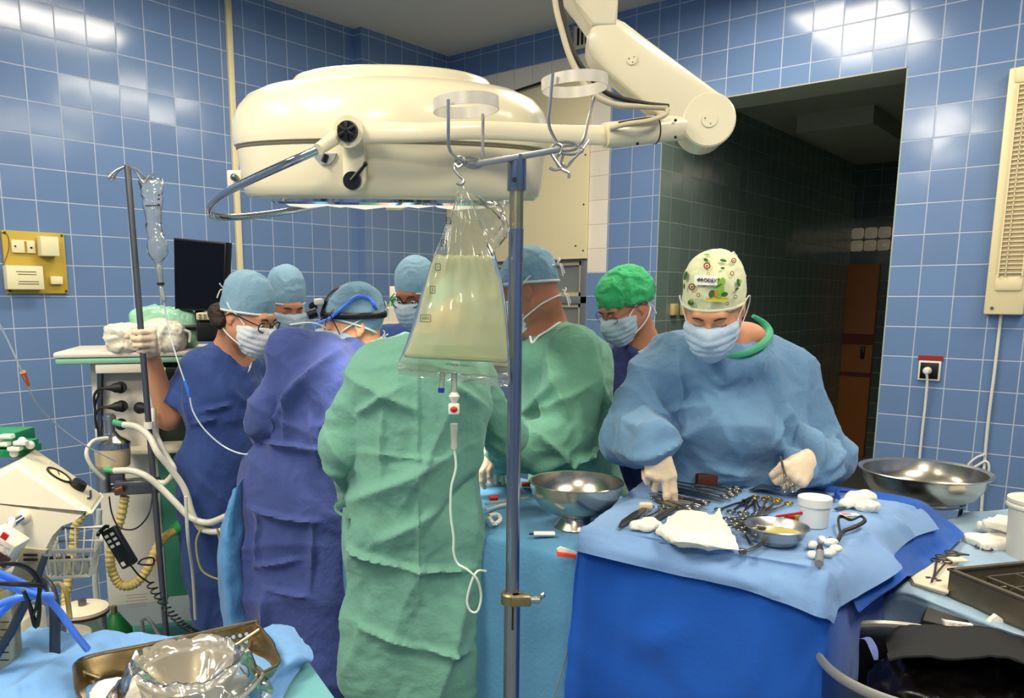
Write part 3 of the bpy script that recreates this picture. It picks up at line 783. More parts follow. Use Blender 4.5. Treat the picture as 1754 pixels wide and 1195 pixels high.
        st = M(); full = hp + [rc(neck0, N, .056 * s, .062, .03)]
        for q in (-1, 1):
            if mk.get('loop'):
                e0 = trace(full, Th(q * .2, .03, -.015), R @ V3(-q, 0, 0), .002)
                pts = [trace(full, Th(q * .2, .045, -.012), R @ V3(-q, 0, 0), .003), Th(q * .088, .01, .03), Th(q * .094, -.03, .012), Th(q * .088, -.03, -.03), trace(full, Th(q * .2, .03, -.085), R @ V3(-q, 0, 0), .003)]
                M().tube(pts, .0016, 6, smooth=6).build('ear_loop', WHITE_T, mo)
            else:
                for z0, z1 in ((-.012, .045), (-.09, -.055)):
                    pts = [trace(full, Th(q * .2, y, z0 + (z1 - z0) * t), R @ V3(-q, 0, 0), .004) for t, y in ((0, .05), (.3, .02), (.6, -.015), (.85, -.045))]
                    pts += [trace(full, Th(q * .05, -.25, z1), R @ V3(-q * .12, 1, 0), .005), trace(full, Th(0, -.3, z1), R @ V3(0, 1, 0), .006)]
                    st.tube(pts, .0028, 6, smooth=5)
        if not mk.get('loop'):
            for z1 in (.045, -.055):
                b0 = trace(full, Th(0, -.3, z1), R @ V3(0, 1, 0), .009)
                for dx_, dz_ in ((.03, .02), (-.032, .012), (.022, -.035), (-.02, -.045)):
                    st.tube([b0, b0 + R @ V3(dx_ * .6, -.014, dz_ * .3 + .006), b0 + R @ V3(dx_, -.012, dz_)], .0026, 6, smooth=4)
        if not mk.get('loop'): st.build('mask_strap', WHITE_T, mo)
    # brows, lashes / eyes
    for q in (-1, 1):
        br = M(); ey = M()
        pts = [trace(hp, Th(q * x, .2, z), R @ V3(0, -1, 0), .0005) for x, z in ((.014, .022), (.028, .028), (.044, .024))]
        br.tube(pts, [.002, .0032, .0015], 6, smooth=3)
        if not g.get('eyes_open'):
            pts = [trace(hp, Th(q * x, .2, z), R @ V3(0, -1, 0), .0) for x, z in ((.019, -.003), (.031, -.0055), (.044, -.002))]
            br.tube(pts, .0012, 5, smooth=4)
        else:
            c = trace(hp, Th(q * .031, .2, .002), R @ V3(0, -1, 0), 0)
            ey.ball(c - R @ V3(0, .0035, 0), (.0085 * s, .005, .0052 * s), R, 12, 0); ey.ball(c - R @ V3(0, .0004, .0012), (.0045 * s, .0028, .0045 * s), R, 10, 1)
        br.build('eyebrow', BROW, root)
        if g.get('eyes_open'): ey.build('eye', [EYEW, EYED], root)
    return root, Th, hp, gown
def glasses(root, Th, R, hp, m, rx=.026, rz=.019, rr=.0018):
    t = M()
    for q in (-1, 1):
        pts = [Th(q * .032 + rx * math.copysign(abs(math.cos(a)) ** .7, math.cos(a)), .108 - .01 * abs(math.cos(a)) * (1 if math.cos(a) * q > 0 else 0), .002 + rz * math.copysign(abs(math.sin(a)) ** .7, math.sin(a))) for a in np.linspace(0, 2 * math.pi, 22)[:-1]]
        t.tube(pts, rr, 6, closed=True)
        t.tube([Th(q * .058, .098, .008), Th(q * .078, .08, .01), Th(q * .085, .0, .008), Th(q * .083, -.025, -.01)], rr, 6, smooth=4)
    t.tube([Th(-.007, .108, .006), Th(0, .11, .009), Th(.007, .108, .006)], rr, 6)
    gl = t.build('glasses', m, root, label='thin dark framed glasses')
    return gl
def trimline(root, g, pts, r=.004, m=None, start=1.9):
    M().tube([trace(g['gp'][:-len(g['cut'])], EYE, ray(*p), .002, 4.5, start) for p in pts], r, 8, smooth=4).build('collar_trim', m or WHITE_T, root)
def vneck(a, tip, b, root, m, r=.005):
    M().tube([a, (a + tip) / 2, tip, (b + tip) / 2, b], r, 6).build('collar_trim', m, root)
def feet(px, py, Z, fw, gap=.2, dz=0):
    c = P(px, py, Z); rt = unit(np.cross(fw, UV))
    return [V3(c[0], c[1], .09) - rt * gap / 2, V3(c[0], c[1], .09) + rt * gap / 2]
def below(p, h, d=(0, 0, 0)): return V3(p[0], p[1], h) + np.array(d)

GREEN = cloth('gown_green', (108, 160, 142), .06)
GREEN2 = cloth('gown_green_dark', (96, 146, 124), .06)
PURPLE = cloth('gown_purple', (64, 78, 138), .06)
NAVY = cloth('scrub_navy', (52, 76, 136), .06)
STEEL_B = cloth('gown_steel_blue', (104, 142, 178), .06)

# ---- 1 central surgeon in green seen from behind
fw = unit(FV * .95 - RV * .12)
Z = 2.16
pel = P(712, 905, Z)
g = dict(head=P(782, 548, 2.44), R=facing(782, 175, 58), neck=P(742, 588, 2.28), fwd=fw, skin=skin('skin_a', (196, 138, 108)), pelvis=pel,
    shoulders=[P(648, 644, Z + .02), P(812, 650, Z + .10)], elbows=[P(590, 765, Z - .02), P(868, 745, Z + .14)], wrists=[P(610, 845, Z + .22), P(850, 790, Z + .42)],
    chest=P(727, 680, Z), waist=P(715, 800, Z), hem=below(P(708, 1000, Z), .22), rw=(.17, .172, .195, .185), sleeve=(.064, .062, .052), sr=.068, deep=1.5,
    feet=feet(710, 1000, Z, fw), gm=GREEN, gvox=.0068, seed=3, amp=.011, amp2=.004, cap=dict(kind='tie', m=CAPB, back=-.11, puff=.01), mask=dict(m=MASKM),
    creases=[(600, 850, 780, 760, Z, .035, .022), (650, 905, 760, 850, Z, .03, .016), (740, 880, 830, 800, Z, .035, -.02), (600, 917, 690, 940, Z, .012, .018), (690, 940, 810, 955, Z, .012, .016),
             (610, 640, 720, 690, Z, .02, .016), (625, 700, 690, 655, Z, .014, .016), (668, 690, 664, 805, Z, .010, .012), (720, 600, 722, 1000, Z, .006, .008), (780, 680, 700, 840, Z, .03, .014),
             (620, 1040, 720, 1075, Z, .016, .014), (720, 1070, 800, 1090, Z, .014, .014), (600, 1000, 610, 1180, Z, .03, .014), (790, 1000, 740, 1190, Z, .035, .02), (640, 760, 760, 770, Z, .008, .008),
             (570, 740, 610, 790, Z, .02, .016), (560, 790, 600, 800, Z, .015, .014), (760, 640, 830, 690, Z, .02, .014), (600, 1180, 640, 1000, Z, .03, .012)])
p1, Th, hp, gw = make_person('surgeon in a pale green gown seen from behind, standing just behind the hanging fluid bag', g)
# waist tie loop at the left hip
tp = [P(606, 868, 2.12), P(590, 862, 2.1), P(576, 868, 2.08), P(580, 878, 2.07), P(596, 884, 2.08), P(611, 888, 2.1)]
M().tube(tp, .008, 8, flat=(.25, 1.3), smooth=5).build('waist_tie', GREEN, p1)
M().tube([P(604, 915, 2.1), P(602, 935, 2.08), P(605, 960, 2.09)], .006, 8, flat=(.3, 1.3), smooth=5).build('waist_tie', GREEN, p1)

# ---- 2 surgeon in purple with head torch
fw = unit(FV * .8 + RV * .45); Z = 2.58
g = dict(head=P(603, 556, 2.74), R=facing(602, -80, 6, 3), neck=P(598, 626, 2.74), fwd=fw, skin=skin('skin_b', (222, 160, 120)), pelvis=P(500, 850, Z),
    shoulders=[P(494, 614, Z - .02), P(606, 622, Z + .12)], elbows=[P(450, 722, Z - .04), P(608, 740, Z + .1)], wrists=[P(470, 760, Z + .28), P(600, 770, Z + .4)],
    chest=P(540, 665, Z), waist=P(522, 770, Z), hem=below(P(492, 1000, Z), .2), rw=(.16, .16, .19, .27), sleeve=(.062, .062, .055), sr=.066, deep=1.45,
    feet=feet(500, 1000, Z, fw), gm=PURPLE, gvox=.0075, seed=9, amp=.010, amp2=.003, gx=[rc(P(512, 588, 2.56), P(548, 592, 2.60), .056, .05, .05)], cap=dict(kind='tie', m=CAPB, puff=.006), mask=dict(m=MASKB),
    creases=[(495, 680, 580, 600, Z, .02, .02), (480, 720, 530, 650, Z, .02, .02), (455, 750, 600, 755, Z, .012, .018), (500, 750, 520, 640, Z, .014, .016), (545, 700, 560, 780, Z, .016, .018),
             (440, 855, 560, 870, Z, .012, .016), (450, 950, 530, 930, Z, .012, .014), (470, 980, 550, 990, Z, .012, .014), (460, 860, 455, 950, Z, .010, .012), (550, 870, 548, 980, Z, .01, .012),
             (475, 985, 480, 1060, Z, .02, .02), (440, 900, 410, 1050, Z, .03, .016), (560, 720, 610, 660, Z, .02, .02)])
p2, Th, hp, gw = make_person('surgeon in a purple blue gown seen from behind with a head torch, bending right', g)
R = g['R']
hd = M(); full = hp + [el(Th(0, -.014, .036), V3(.083, .1, .094), R)]
pts = [trace(full, Th(math.sin(a) * .2, -.014 + math.cos(a) * .22, .045 - .02 * (1 - math.cos(a)) * .5), -(R @ V3(math.sin(a) * .2, math.cos(a) * .22, 0)), .006) for a in np.linspace(0, 2 * math.pi, 33)[:-1]]
hd.tube(pts, .011, 8, closed=True, flat=(.35, 1))
pts = [trace(full, Th(0, -.014 + math.cos(a) * .25, .05 + math.sin(a) * .25), -(R @ V3(0, math.cos(a), math.sin(a))), .006) for a in np.linspace(0, math.pi, 17)]
hd.tube(pts, .009, 8, flat=(.35, 1))
band = hd.build('torch_headband', BLACKP, p2)
lampb = M(); c = Th(0, .115, .055)
lampb.cyl(c, c + R @ V3(0, .03, -.006), .018, .016).cyl(c + R @ V3(.02, .005, .02), c + R @ V3(.045, .005, .02), .014)
lampb.build('torch_knob', BLACKP, band)
lampw = M().box(c + R @ V3(.0, -.012, .035), (.04, .03, .02), R, bev=.005); lampw.build('torch_mount', mat('mount_white', (214, 208, 190), .5), band)
CABLE_B = mat('blue_cable', (74, 130, 250), .35, coat=.4)
pts = [P(538, 556, 2.56)] + [trace(full, EYE, ray(*q), .012, 4.5, 2.0) for q in ((562, 547), (580, 533), (595, 519), (612, 508), (630, 510), (641, 522))] + [P(648, 545, 2.76), P(643, 572, 2.78)]
M().tube(pts, .0062, 10, smooth=6).build('torch_cable', CABLE_B, p2)
M().tube([P(556, 565, 2.52), P(560, 545, 2.55), P(572, 530, 2.58)], .0016, 6, smooth=5).tube([P(566, 540, 2.6), P(574, 556, 2.6), P(582, 572, 2.62)], .0018, 6, smooth=5).build('glasses_cord', BLACKP, p2)
# thin collar line
M().tube([P(497, 556, 2.5), P(530, 552, 2.47), P(552, 558, 2.5), P(562, 566, 2.55)], .0025, 6, smooth=5).build('collar_trim', WHITE_T, p2)

# ---- 3 nurse in navy with glasses holding the drip stand
fw = unit(-FV * .55 + RV * .75); Z = 2.95
PBX = lambda py: 218 + (py - 283) * (67 / 807.)
PZ = 2.72
poleh = P(PBX(585), 585, PZ); pdir = unit(P(PBX(500), 500, PZ) - P(PBX(700), 700, PZ))
hx = pdir; hz = unit(RV * .8 - FV * -.55); hz = unit(hz - hx * (hz @ hx)); hy = unit(np.cross(hz, hx)); hy = hy if hy @ FV < 0 else -hy
HR = np.stack([hx, hy, hz], 1)
wr = poleh - HR @ V3(.0, .078, -.034)
g = dict(head=P(424, 540, 2.85), R=facing(424, 52, 24), neck=P(395, 604, 2.94), fwd=fw, skin=skin('skin_c', (206, 146, 112)), pelvis=P(385, 850, Z),
    shoulders=[P(436, 640, Z + .14), P(344, 642, Z - .02)], elbows=[P(455, 740, Z + .14), P(288, 716, Z - .08)], wrists=[P(480, 770, Z + .02), wr],
    chest=P(385, 690, Z), waist=P(383, 780, Z), hem=below(P(392, 950, Z), .12), rw=(.165, .165, .18, .15), sleeve=(.075, .082, .06), sr=.08, deep=1.35, short=(2, .62), cuffgap=.1,
    feet=feet(385, 1000, Z, fw), gm=NAVY, seed=15, amp=.008, amp2=.0028, cap=dict(kind='tie', m=CAPB, puff=.018, low=.036, back=-.02), mask=dict(m=MASKM), eyes_open=True,
    hands=[None, dict(R=HR, curls=((72, 72, 45), (72, 74, 45), (72, 74, 45), (72, 74, 45)), thumb=((.022, .034, -.014), (.03, .058, -.04), (.026, .062, -.062), (.018, .05, -.074)), cuff=.055)],
    gx=[rc(P(385, 780, Z), P(385, 955, Z), .17, .17, .05, (fw, 1.4))],
    cut=[('el', P(409, 604, 2.84), V3(.047, .125, .078), CAMR @ np.array(Matrix.Rotation(math.radians(-14), 3, 'Y')), 0, .006, None, True)], chestskin=(P(404, 606, 2.972), (.075, .065, .075)),
    creases=[(330, 640, 345, 720, 2.9, .015, .012), (350, 700, 400, 690, 2.85, .012, .014), (340, 720, 380, 710, 2.85, .01, .012), (370, 650, 420, 700, 2.8, .02, .01), (345, 800, 420, 880, 2.85, .02, .012), (330, 870, 400, 905, 2.85, .014, .014)])
p3, Th, hp, gw = make_person('person in navy scrubs, glasses and white mask gripping the thin drip stand', g)
glasses(p3, Th, g['R'], hp, BLACKP, .026, .018, .0022)
tt = lambda px, py: trace([rc(g['chest'], g['neck'], .17, .08, .02)], P(px, py, 2.3), ray(px, py), .0)
trimline(p3, g, [(384, 594), (389, 610), (398, 628), (409, 641), (421, 640), (429, 626), (432, 608)])
M().tube([P(396, 590, 2.80), P(405, 606, 2.785), P(416, 614, 2.78), P(424, 604, 2.80)], .0010, 6, smooth=4).build('necklace', mat('gold', (190, 150, 70), .3, 1), p3)
Rh = g['R']
blob('hair', [el(Th(.045, -.085, -.03), (.035, .035, .035), Rh), el(Th(.07, -.06, -.045), (.02, .028, .03), Rh, .02), el(Th(-.0, -.09, -.035), (.05, .025, .03), Rh, .03)], HAIRD, p3, .005, disp=lambda V: .004 * crumple(V, 50, 5))

# ---- 4 person behind in blue cap
fw = unit(-FV * .9 + RV * .3); Z = 3.62
g = dict(head=P(489, 520, 3.55), R=facing(489, 22, 26), neck=P(480, 575, Z), fwd=fw, skin=skin('skin_d', (186, 124, 96)), pelvis=P(478, 780, Z),
    shoulders=[P(520, 610, Z + .05), P(440, 605, Z - .03)], elbows=[P(530, 690, Z - .05), P(430, 690, Z - .05)], wrists=[P(515, 715, Z - .25), P(460, 715, Z - .25)],
    chest=P(480, 640, Z), waist=P(480, 710, Z), hem=below(P(480, 800, Z), .5), rw=(.16, .16, .17, .17), feet=feet(478, 900, Z, fw), gm=NAVY, seed=21, vox=.0075,
    cap=dict(kind='tie', m=CAPB, puff=.03, low=.034, back=-.03), mask=dict(m=MASKB))
p4, Th, hp, gw = make_person('person in a tall blue cap and mask, only head seen behind the one with glasses', g)

# ---- 5 person half hidden by the fluid bag
fw = unit(-FV * .9 - RV * .3); Z = 3.45
g = dict(head=P(712, 502, 3.32), R=facing(712, -28, 24), neck=P(722, 556, Z - .05), fwd=fw, skin=skin('skin_e', (150, 98, 76)), pelvis=P(725, 800, Z),
    shoulders=[P(780, 592, Z), P(672, 590, Z)], elbows=[P(790, 690, Z - .05), P(662, 690, Z - .05)], wrists=[P(760, 715, Z - .3), P(700, 715, Z - .3)],
    chest=P(725, 640, Z), waist=P(725, 720, Z), hem=below(P(725, 800, Z), .5), rw=(.165, .165, .17, .17), feet=feet(725, 900, Z, fw), gm=NAVY, seed=23, vox=.0075,
    cap=dict(kind='tie', m=CAPB, puff=.01, low=.03), mask=dict(m=MASKB), eyes_open=True)
p5, Th, hp, gw = make_person('person in a blue cap and glasses half hidden behind the hanging fluid bag', g)
glasses(p5, Th, g['R'], hp, BLACKP, .026, .018, .002)

# ---- 6 surgeon in green facing left beside the pole
fw = unit(-RV * .9 - FV * .15); Z = 2.78
g = dict(head=P(906, 498, 2.70), R=facing(906, -104, 22), neck=P(940, 560, 2.76), fwd=fw, skin=skin('skin_f', (176, 116, 88)), pelvis=P(985, 850, Z),
    shoulders=[P(985, 600, 2.62), P(945, 590, 2.98)], elbows=[P(968, 745, 2.56), P(905, 740, 2.95)], wrists=[P(880, 775, 2.5), P(850, 760, 2.8)],
    chest=P(968, 660, Z), waist=P(982, 760, Z), hem=below(P(985, 1000, Z), .3), rw=(.17, .165, .18, .19), sleeve=(.085, .09, .07), sr=.075, deep=1.1,
    gx=[rc(P(930, 610, 2.72), P(1000, 620, 2.8), .09, .1, .05), rc(P(900, 775, 2.6), P(980, 790, 2.6), .06, .09, .04)],
    cut=[('rc', P(926, 556, 2.66), P(912, 586, 2.655), .035, .005, .006, None, True)], chestskin=(P(922, 566, 2.73), (.06, .07, .05)),
    feet=feet(985, 1000, Z, fw), gm=GREEN2, seed=31, amp=.011, amp2=.0035, cap=dict(kind='tie', m=CAPB, puff=.004, low=.05, back=-.01), mask=dict(m=MASKM),
    creases=[(935, 600, 960, 700, 2.7, .02, .02), (960, 640, 900, 720, 2.6, .02, .016), (1010, 600, 1000, 740, 2.7, .015, .018), (900, 720, 990, 790, 2.6, .02, .02), (920, 700, 1010, 650, 2.6, .014, .01), (1020, 640, 1050, 760, 2.7, .02, .018), (960, 780, 1030, 760, 2.6, .02, .02), (900, 790, 960, 770, 2.6, .02, .02)])
p6, Th, hp, gw = make_person('surgeon in a green gown and tied mask facing left, just right of the steel pole', g)
trimline(p6, g, [(965, 548), (952, 556), (938, 566), (922, 576), (912, 587), (908, 576)])

# ---- 7 person with green bouffant cap
fw = unit(-FV * .8 - RV * .5); Z = 3.2
g = dict(head=P(1070, 524, 3.08), R=facing(1070, -48, 30), neck=P(1096, 580, 3.16), fwd=fw, skin=skin('skin_g', (186, 126, 96)), pelvis=P(1095, 830, Z),
    shoulders=[P(1150, 610, Z), P(1050, 622, Z + .05)], elbows=[P(1165, 720, Z), P(1045, 720, Z)], wrists=[P(1140, 740, Z - .2), P(1060, 745, Z - .25)],
    chest=P(1096, 670, Z), waist=P(1096, 750, Z), hem=below(P(1096, 900, Z), .45), rw=(.165, .16, .17, .17), sr=.075, feet=feet(1095, 950, Z, fw), gm=cloth('scrub_dark_violet', (56, 66, 120), .05), seed=41, vox=.007,
    chestskin=(P(1094, 586, 3.19), (.065, .06, .06)),
    cut=[('el', P(1095, 577, 3.07), V3(.05, .12, .055), CAMR, 0, .006, None, True)],
    cap=dict(kind='bouffant', m=cloth('cap_green', (60, 176, 112), .12, .4)), mask=dict(m=MASKB), eyes_open=False)
p7, Th, hp, gw = make_person('person in a bright green puffy cap and mask looking down, at the back', g)
glasses(p7, Th, g['R'], hp, mat('wire_grey', (90, 90, 95), .3, .8), .024, .017, .0012)
trimline(p7, g, [(1071, 580), (1077, 594), (1089, 603), (1104, 598), (1115, 586), (1120, 574)])

# ---- 8 nurse in the blue gown behind the instrument table
fw = unit(-FV * .98 - RV * .12); Z = 2.42
HX, HZ = 1222, 2.17
hR = facing(1222, -6, 35)
lw = P(1124, 762, 2.10); rw_ = P(1388, 790, 2.13)
LR = frame(-UV * .93 - FV * .25 + RV * .08, -FV)     # fingers down, back of hand to the viewer
LR = np.stack([RV * 1.0, unit(-UV * .92 - FV * .3 + RV * .1), unit(-FV * .9 + UV * .3)], 1)
LR[:, 0] = unit(LR[:, 0] - LR[:, 1] * (LR[:, 0] @ LR[:, 1])); LR[:, 2] = unit(LR[:, 2] - LR[:, 1] * (LR[:, 2] @ LR[:, 1]) - LR[:, 0] * (LR[:, 2] @ LR[:, 0]))
ry = unit(-RV * .75 - UV * .35 - FV * .55); rz = unit(-FV * .7 + UV * .55 + RV * .3); rz = unit(rz - ry * (rz @ ry)); rx = unit(np.cross(ry, rz)); rx = rx if (rx @ (UV - RV * .3)) > 0 else -rx
RR_ = np.stack([rx, ry, rz], 1)
g = dict(head=P(HX, 524, HZ), R=hR, hs=.97, neck=P(1236, 596, 2.32), fwd=fw, skin=skin('skin_h', (214, 150, 116)), pelvis=P(1250, 860, Z + .05),
    shoulders=[P(1350, 650, Z), P(1135, 650, Z - .02)], elbows=[P(1400, 790, Z - .02), P(1078, 752, Z - .06)], wrists=[rw_, lw],
    chest=P(1245, 690, Z), waist=P(1250, 790, Z), hem=below(P(1250, 1000, Z + .05), .3), rw=(.215, .23, .235, .23), sleeve=(.1, .088, .06), sr=.09, deep=1.35, cuffgap=.018,
    gx=[rc(P(1165, 610, Z), P(1310, 612, Z), .07, .07, .05), el(P(1240, 616, 2.31), (.13, .075, .06), None, .10), rc(P(1400, 790, Z - .03), P(1418, 800, Z - .02), .07, .06, .04), el(P(1245, 735, Z - .1), (.17, .13, .11), None, .06)],
    feet=feet(1250, 1050, Z + .05, fw), gm=STEEL_B, gvox=.0068, seed=51, amp=.012, amp2=.0035, f=4.2, vox=.0055,
    chestskin=(P(1272, 574, 2.32), (.065, .05, .04)),
    cut=[('el', P(1262, 556, 2.26), V3(.085, .12, .046), frame(fw, UV), 0, .006, None, True)],
    hands=[dict(R=RR_, curls=((70, 80, 45), (78, 85, 48), (82, 88, 50), (84, 88, 50)), thumb=((.024, .03, -.014), (.034, .056, -.034), (.03, .078, -.044), (.022, .096, -.05)), cuff=.05),
           dict(R=LR, curls=((14, 12, 8), (12, 14, 8), (48, 60, 35), (58, 70, 40)), thumb=((.02, .03, -.016), (.03, .054, -.036), (.026, .078, -.048), (.02, .098, -.05)), cuff=.06)],
    cap=dict(kind='tie', m=cloth('cap_cream', (222, 224, 184), .03, .15), puff=.012, low=.042, back=-.03, band=cloth('cap_cream', (222, 224, 184), .03, .15)), mask=dict(m=cloth('mask_pale_blue', (176, 200, 224), .02, .1), loop=True),
    creases=[(1120, 700, 1190, 690, 2.35, .02, .012), (1140, 760, 1210, 700, 2.35, .02, .018), (1100, 640, 1150, 760, 2.35, .03, .02), (1310, 690, 1340, 780, 2.35, .03, -.022), (1290, 740, 1330, 690, 2.35, .02, .016),
             (1380, 640, 1330, 790, 2.35, .03, .02), (1350, 770, 1430, 740, 2.35, .02, .016), (1340, 800, 1420, 780, 2.3, .016, .014), (1060, 720, 1120, 700, 2.3, .02, .018), (1050, 760, 1130, 735, 2.3, .018, .016),
             (1180, 640, 1230, 760, 2.35, .04, .012), (1150, 600, 1160, 700, 2.4, .02, .014), (1220, 720, 1300, 720, 2.3, .03, .012), (1200, 790, 1270, 800, 2.3, .02, .012)])
p8, Th, hp, gw = make_person('person in a steel blue gown and frog print cap behind the instrument table', g)
P8 = dict(Th=Th, R=hR, hp=hp, g=g)
# green undershirt collar
CG = cloth('collar_green', (66, 164, 124), .1)
pts = [trace(g['gp'], P(px, py, 1.5), ray(px, py), .004, 1.2) for px, py in ((1290, 541), (1308, 553), (1318, 570), (1308, 588), (1286, 602), (1260, 609), (1232, 610), (1205, 606))]
M().tube(pts, [.006, .010, .012, .012, .010, .008, .006, .004], 8, smooth=4).build('collar', CG, p8, label='green ribbed collar')
# printed pattern on the cap: rings, a frog, leaves, and the small white badge
capf = [el(Th(0, -.014, .036), V3(.083, .1, .106) * 1.04, hR), el(Th(0, -.03, .072), V3(.074, .082, .075) * 1.04, hR, .02)]
def onc(px, py, off=.0035): return trace(capf, P(px, py, 1.6), ray(px, py), off)
def decal(m, px, py, rx, ry, rot=0, mi=0, off=.0035, ring=0):
    n = 20; s_ = 1 / 634.; o0 = []; 
    def pt(a, k): 
        x, y = rx * k * math.cos(a), ry * k * math.sin(a); c, s = math.cos(rot), math.sin(rot)
        return onc(px + (x * c - y * s), py + (x * s + y * c), off)
    if ring: 
        v = [pt(a, 1) for a in np.linspace(0, 2 * math.pi, n + 1)[:-1]] + [pt(a, ring) for a in np.linspace(0, 2 * math.pi, n + 1)[:-1]]
        m._add(v, [(i, (i + 1) % n, n + (i + 1) % n, n + i) for i in range(n)], mi)
    else:
        v = [pt(a, 1) for a in np.linspace(0, 2 * math.pi, n + 1)[:-1]] + [onc(px, py, off)]
        m._add(v, [(i, (i + 1) % n, n) for i in range(n)], mi)
PR = [mat('print_brown', (128, 66, 44), .8), mat('print_frog', (122, 172, 62), .8), mat('print_dark_green', (58, 96, 46), .8), mat('print_yellow', (206, 196, 70), .8), mat('print_orange', (196, 120, 60), .8)]
dm = M()
for px, py, r in ((1211, 455, 6), (1185, 491, 6), (1257, 446, 4.5)): decal(dm, px, py, r, r, ring=.6); decal(dm, px, py, r * .3, r * .3)
for px, py, r in ((1196, 505, 3), (1254, 468, 3.4), (1260, 508, 3), (1206, 487, 3), (1246, 520, 2.6), (1213, 469, 2.6)): decal(dm, px, py, r, r * 1.2, ring=.65, mi=0)
decal(dm, 1229, 513, 21, 4, mi=3)
decal(dm, 1232, 498, 9, 13, rot=.15, mi=1, off=.0042); decal(dm, 1230, 485, 10, 6, rot=-.35, mi=1, off=.0046); decal(dm, 1238, 482, 5, 7, mi=1, off=.0048)
decal(dm, 1219, 503, 5, 7, rot=.4, mi=2, off=.005); decal(dm, 1241, 504, 6, 4, rot=-.2, mi=2, off=.005); decal(dm, 1231, 489, 7, 1.2, rot=-.5, mi=2, off=.0056); decal(dm, 1227, 503, 3, 6, mi=4, off=.0054)
decal(dm, 1231, 478, 2, 2, mi=2, off=.0058)
for px, py, rx, ry, ro in ((1239, 446, 6, 2.5, .2), (1174, 472, 3, 8, .3), (1183, 518, 5, 5, 0), (1265, 484, 3, 7, -.2), (1262, 495, 4, 2, -.6), (1238, 459, 3.5, 2, 0), (1172, 490, 1.6, 5, 0), (1209, 445, 4, 3, .4)): decal(dm, px, py, rx, ry, ro, mi=2)
for px, py, rx, ry, ro in ((1268, 482, 2, 4, 0), (1184, 515, 3, 3, 0), (1211, 436, 5, 1.6, 0)): decal(dm, px, py, rx, ry, ro, mi=1, off=.0042)
capo = [c for c in p8.children if c.name.startswith('cap')][0]
dm.build('cap_print', PR, capo, label='printed frog, rings and leaves')
bd = M(); gridp = [[onc(1189.5 + i * 39 / 6, 470.5 + j * 17 / 2 + i * .2, .006) for j in range(3)] for i in range(7)]
v = [p for r in gridp for p in r]; bd._add(v, [(i * 3 + j, (i + 1) * 3 + j, (i + 1) * 3 + j + 1, i * 3 + j + 1) for i in range(6) for j in range(2)])
bd.build('badge', mat('badge_white', (232, 232, 228), .6), capo, label='white badge reading RODEX')
nb = unit(np.cross(onc(1225, 479) - onc(1195, 479), onc(1210, 472) - onc(1210, 486))); 
if nb @ FV > 0: nb = -nb
bxx = unit(onc(1226, 480.5) - onc(1192, 479)); bzz = np.cross(nb, bxx) ; bzz = bzz if bzz[2] > 0 else -bzz
Rt = np.stack([bxx, bzz, nb], 1)
tc_ = trace(capf, P(1214, 480, 1.6), ray(1214, 480), .0085)
to = text_obj('badge_text', 'RODEX', .0125, mat('print_black', (30, 30, 36), .7), capo, tc_, Rt, extrude=.0012)
md_ = M(); c0 = trace(capf, P(1197, 479, 1.6), ray(1197, 479), .0075)
for dx, dz in ((0, 1), (0, -1), (1, 0), (-1, 0)): md_.box(c0 + Rt @ V3(dx * .003, dz * .003, 0), (.0034, .0034, .001), Rt @ rotz(math.pi / 4))
md_.build('badge_mark', MATS['print_black'], capo)
M().box(P(1257, 437, 2.17), (.012, .004, .02), facing(1257, 0, 30, -35), bev=.001).build('cap_tie', WHITE_T, capo)
# ================================================================== SURGICAL LAMP
LCREAM = mat('lamp_cream', (232, 222, 192), .28, vary=.03, coat=.4)
CHROME = mat('chrome', (200, 200, 205), .12, 1.0)
STEEL = mat('steel', (188, 186, 184), .32, 1.0, vary=.08, vscale=20)
STEELD = mat('steel_worn', (120, 122, 130), .32, 1.0, vary=.15, vscale=25)
RUBB = mat('black_rubber', (24, 23, 24), .55)
LC = P(674, 255, 2.32)
la = unit(UV * math.cos(math.radians(6.6)) - FV * math.sin(math.radians(6.6)) + RV * .01)
lamp = thing('surgical_lamp', 'large round cream operating lamp on a jointed ceiling arm above the surgeons', 'lamp', LC)
prof = [(.0, -.118), (.37, -.122), (.385, -.135), (.398, -.136), (.410, -.125), (.417, -.10), (.424, -.02), (.424, -.006), (.432, -.002), (.434, .012), (.434, .03), (.428, .065), (.415, .095), (.39, .122), (.35, .14), (.29, .151),
        (.276, .152), (.272, .156), (.270, .166), (.262, .175), (.24, .182), (.16, .194), (.08, .204), (.0, .208)]
M().lathe(prof, LC, la, 96).build('housing', LCREAM, lamp, sharp=50)
M().lathe([(.4255, -.012), (.4275, -.009), (.4275, -.005), (.4255, -.002)], LC, la, 80, closed=True).build('groove_seal', mat('seal_grey', (120, 112, 92), .6), lamp)
LR_ = frame(unit(FV - la * (FV @ la)), la)
LENS = mat('lamp_lens', (240, 240, 230), .15, emit=(255, 240, 205), estr=.7, spec=.6)
for k in range(7):
    if k < 6: a = k * math.pi / 3 + .3; c = LC + LR_ @ V3(.245 * math.cos(a), .245 * math.sin(a), -.118); r = .098
    else: c = LC + la * -.118; r = .085
    fr_ = M().lathe([(r, .004), (r, -.026), (r - .008, -.032), (r - .012, -.028), (r - .012, .004)], c, la, 36).build('lens_ring', CHROME, lamp)
    M().lathe([(0, -.044), (r * .5, -.038), (r - .013, -.020)], c, la, 30).build('lens', LENS, fr_)
M().cyl(LC + la * -.13, LC + la * -.165, .03, .024).build('centre_socket', LCREAM, lamp)
sp = bpy.data.lights.new('lamp_beam', 'SPOT'); sp.energy = 170; sp.spot_size = math.radians(64); sp.spot_blend = .6; sp.shadow_soft_size = .3; sp.color = (1, .93, .80)
so = bpy.data.objects.new('lamp_beam', sp); COL.objects.link(so); so.location = tuple(LC - la * .30)
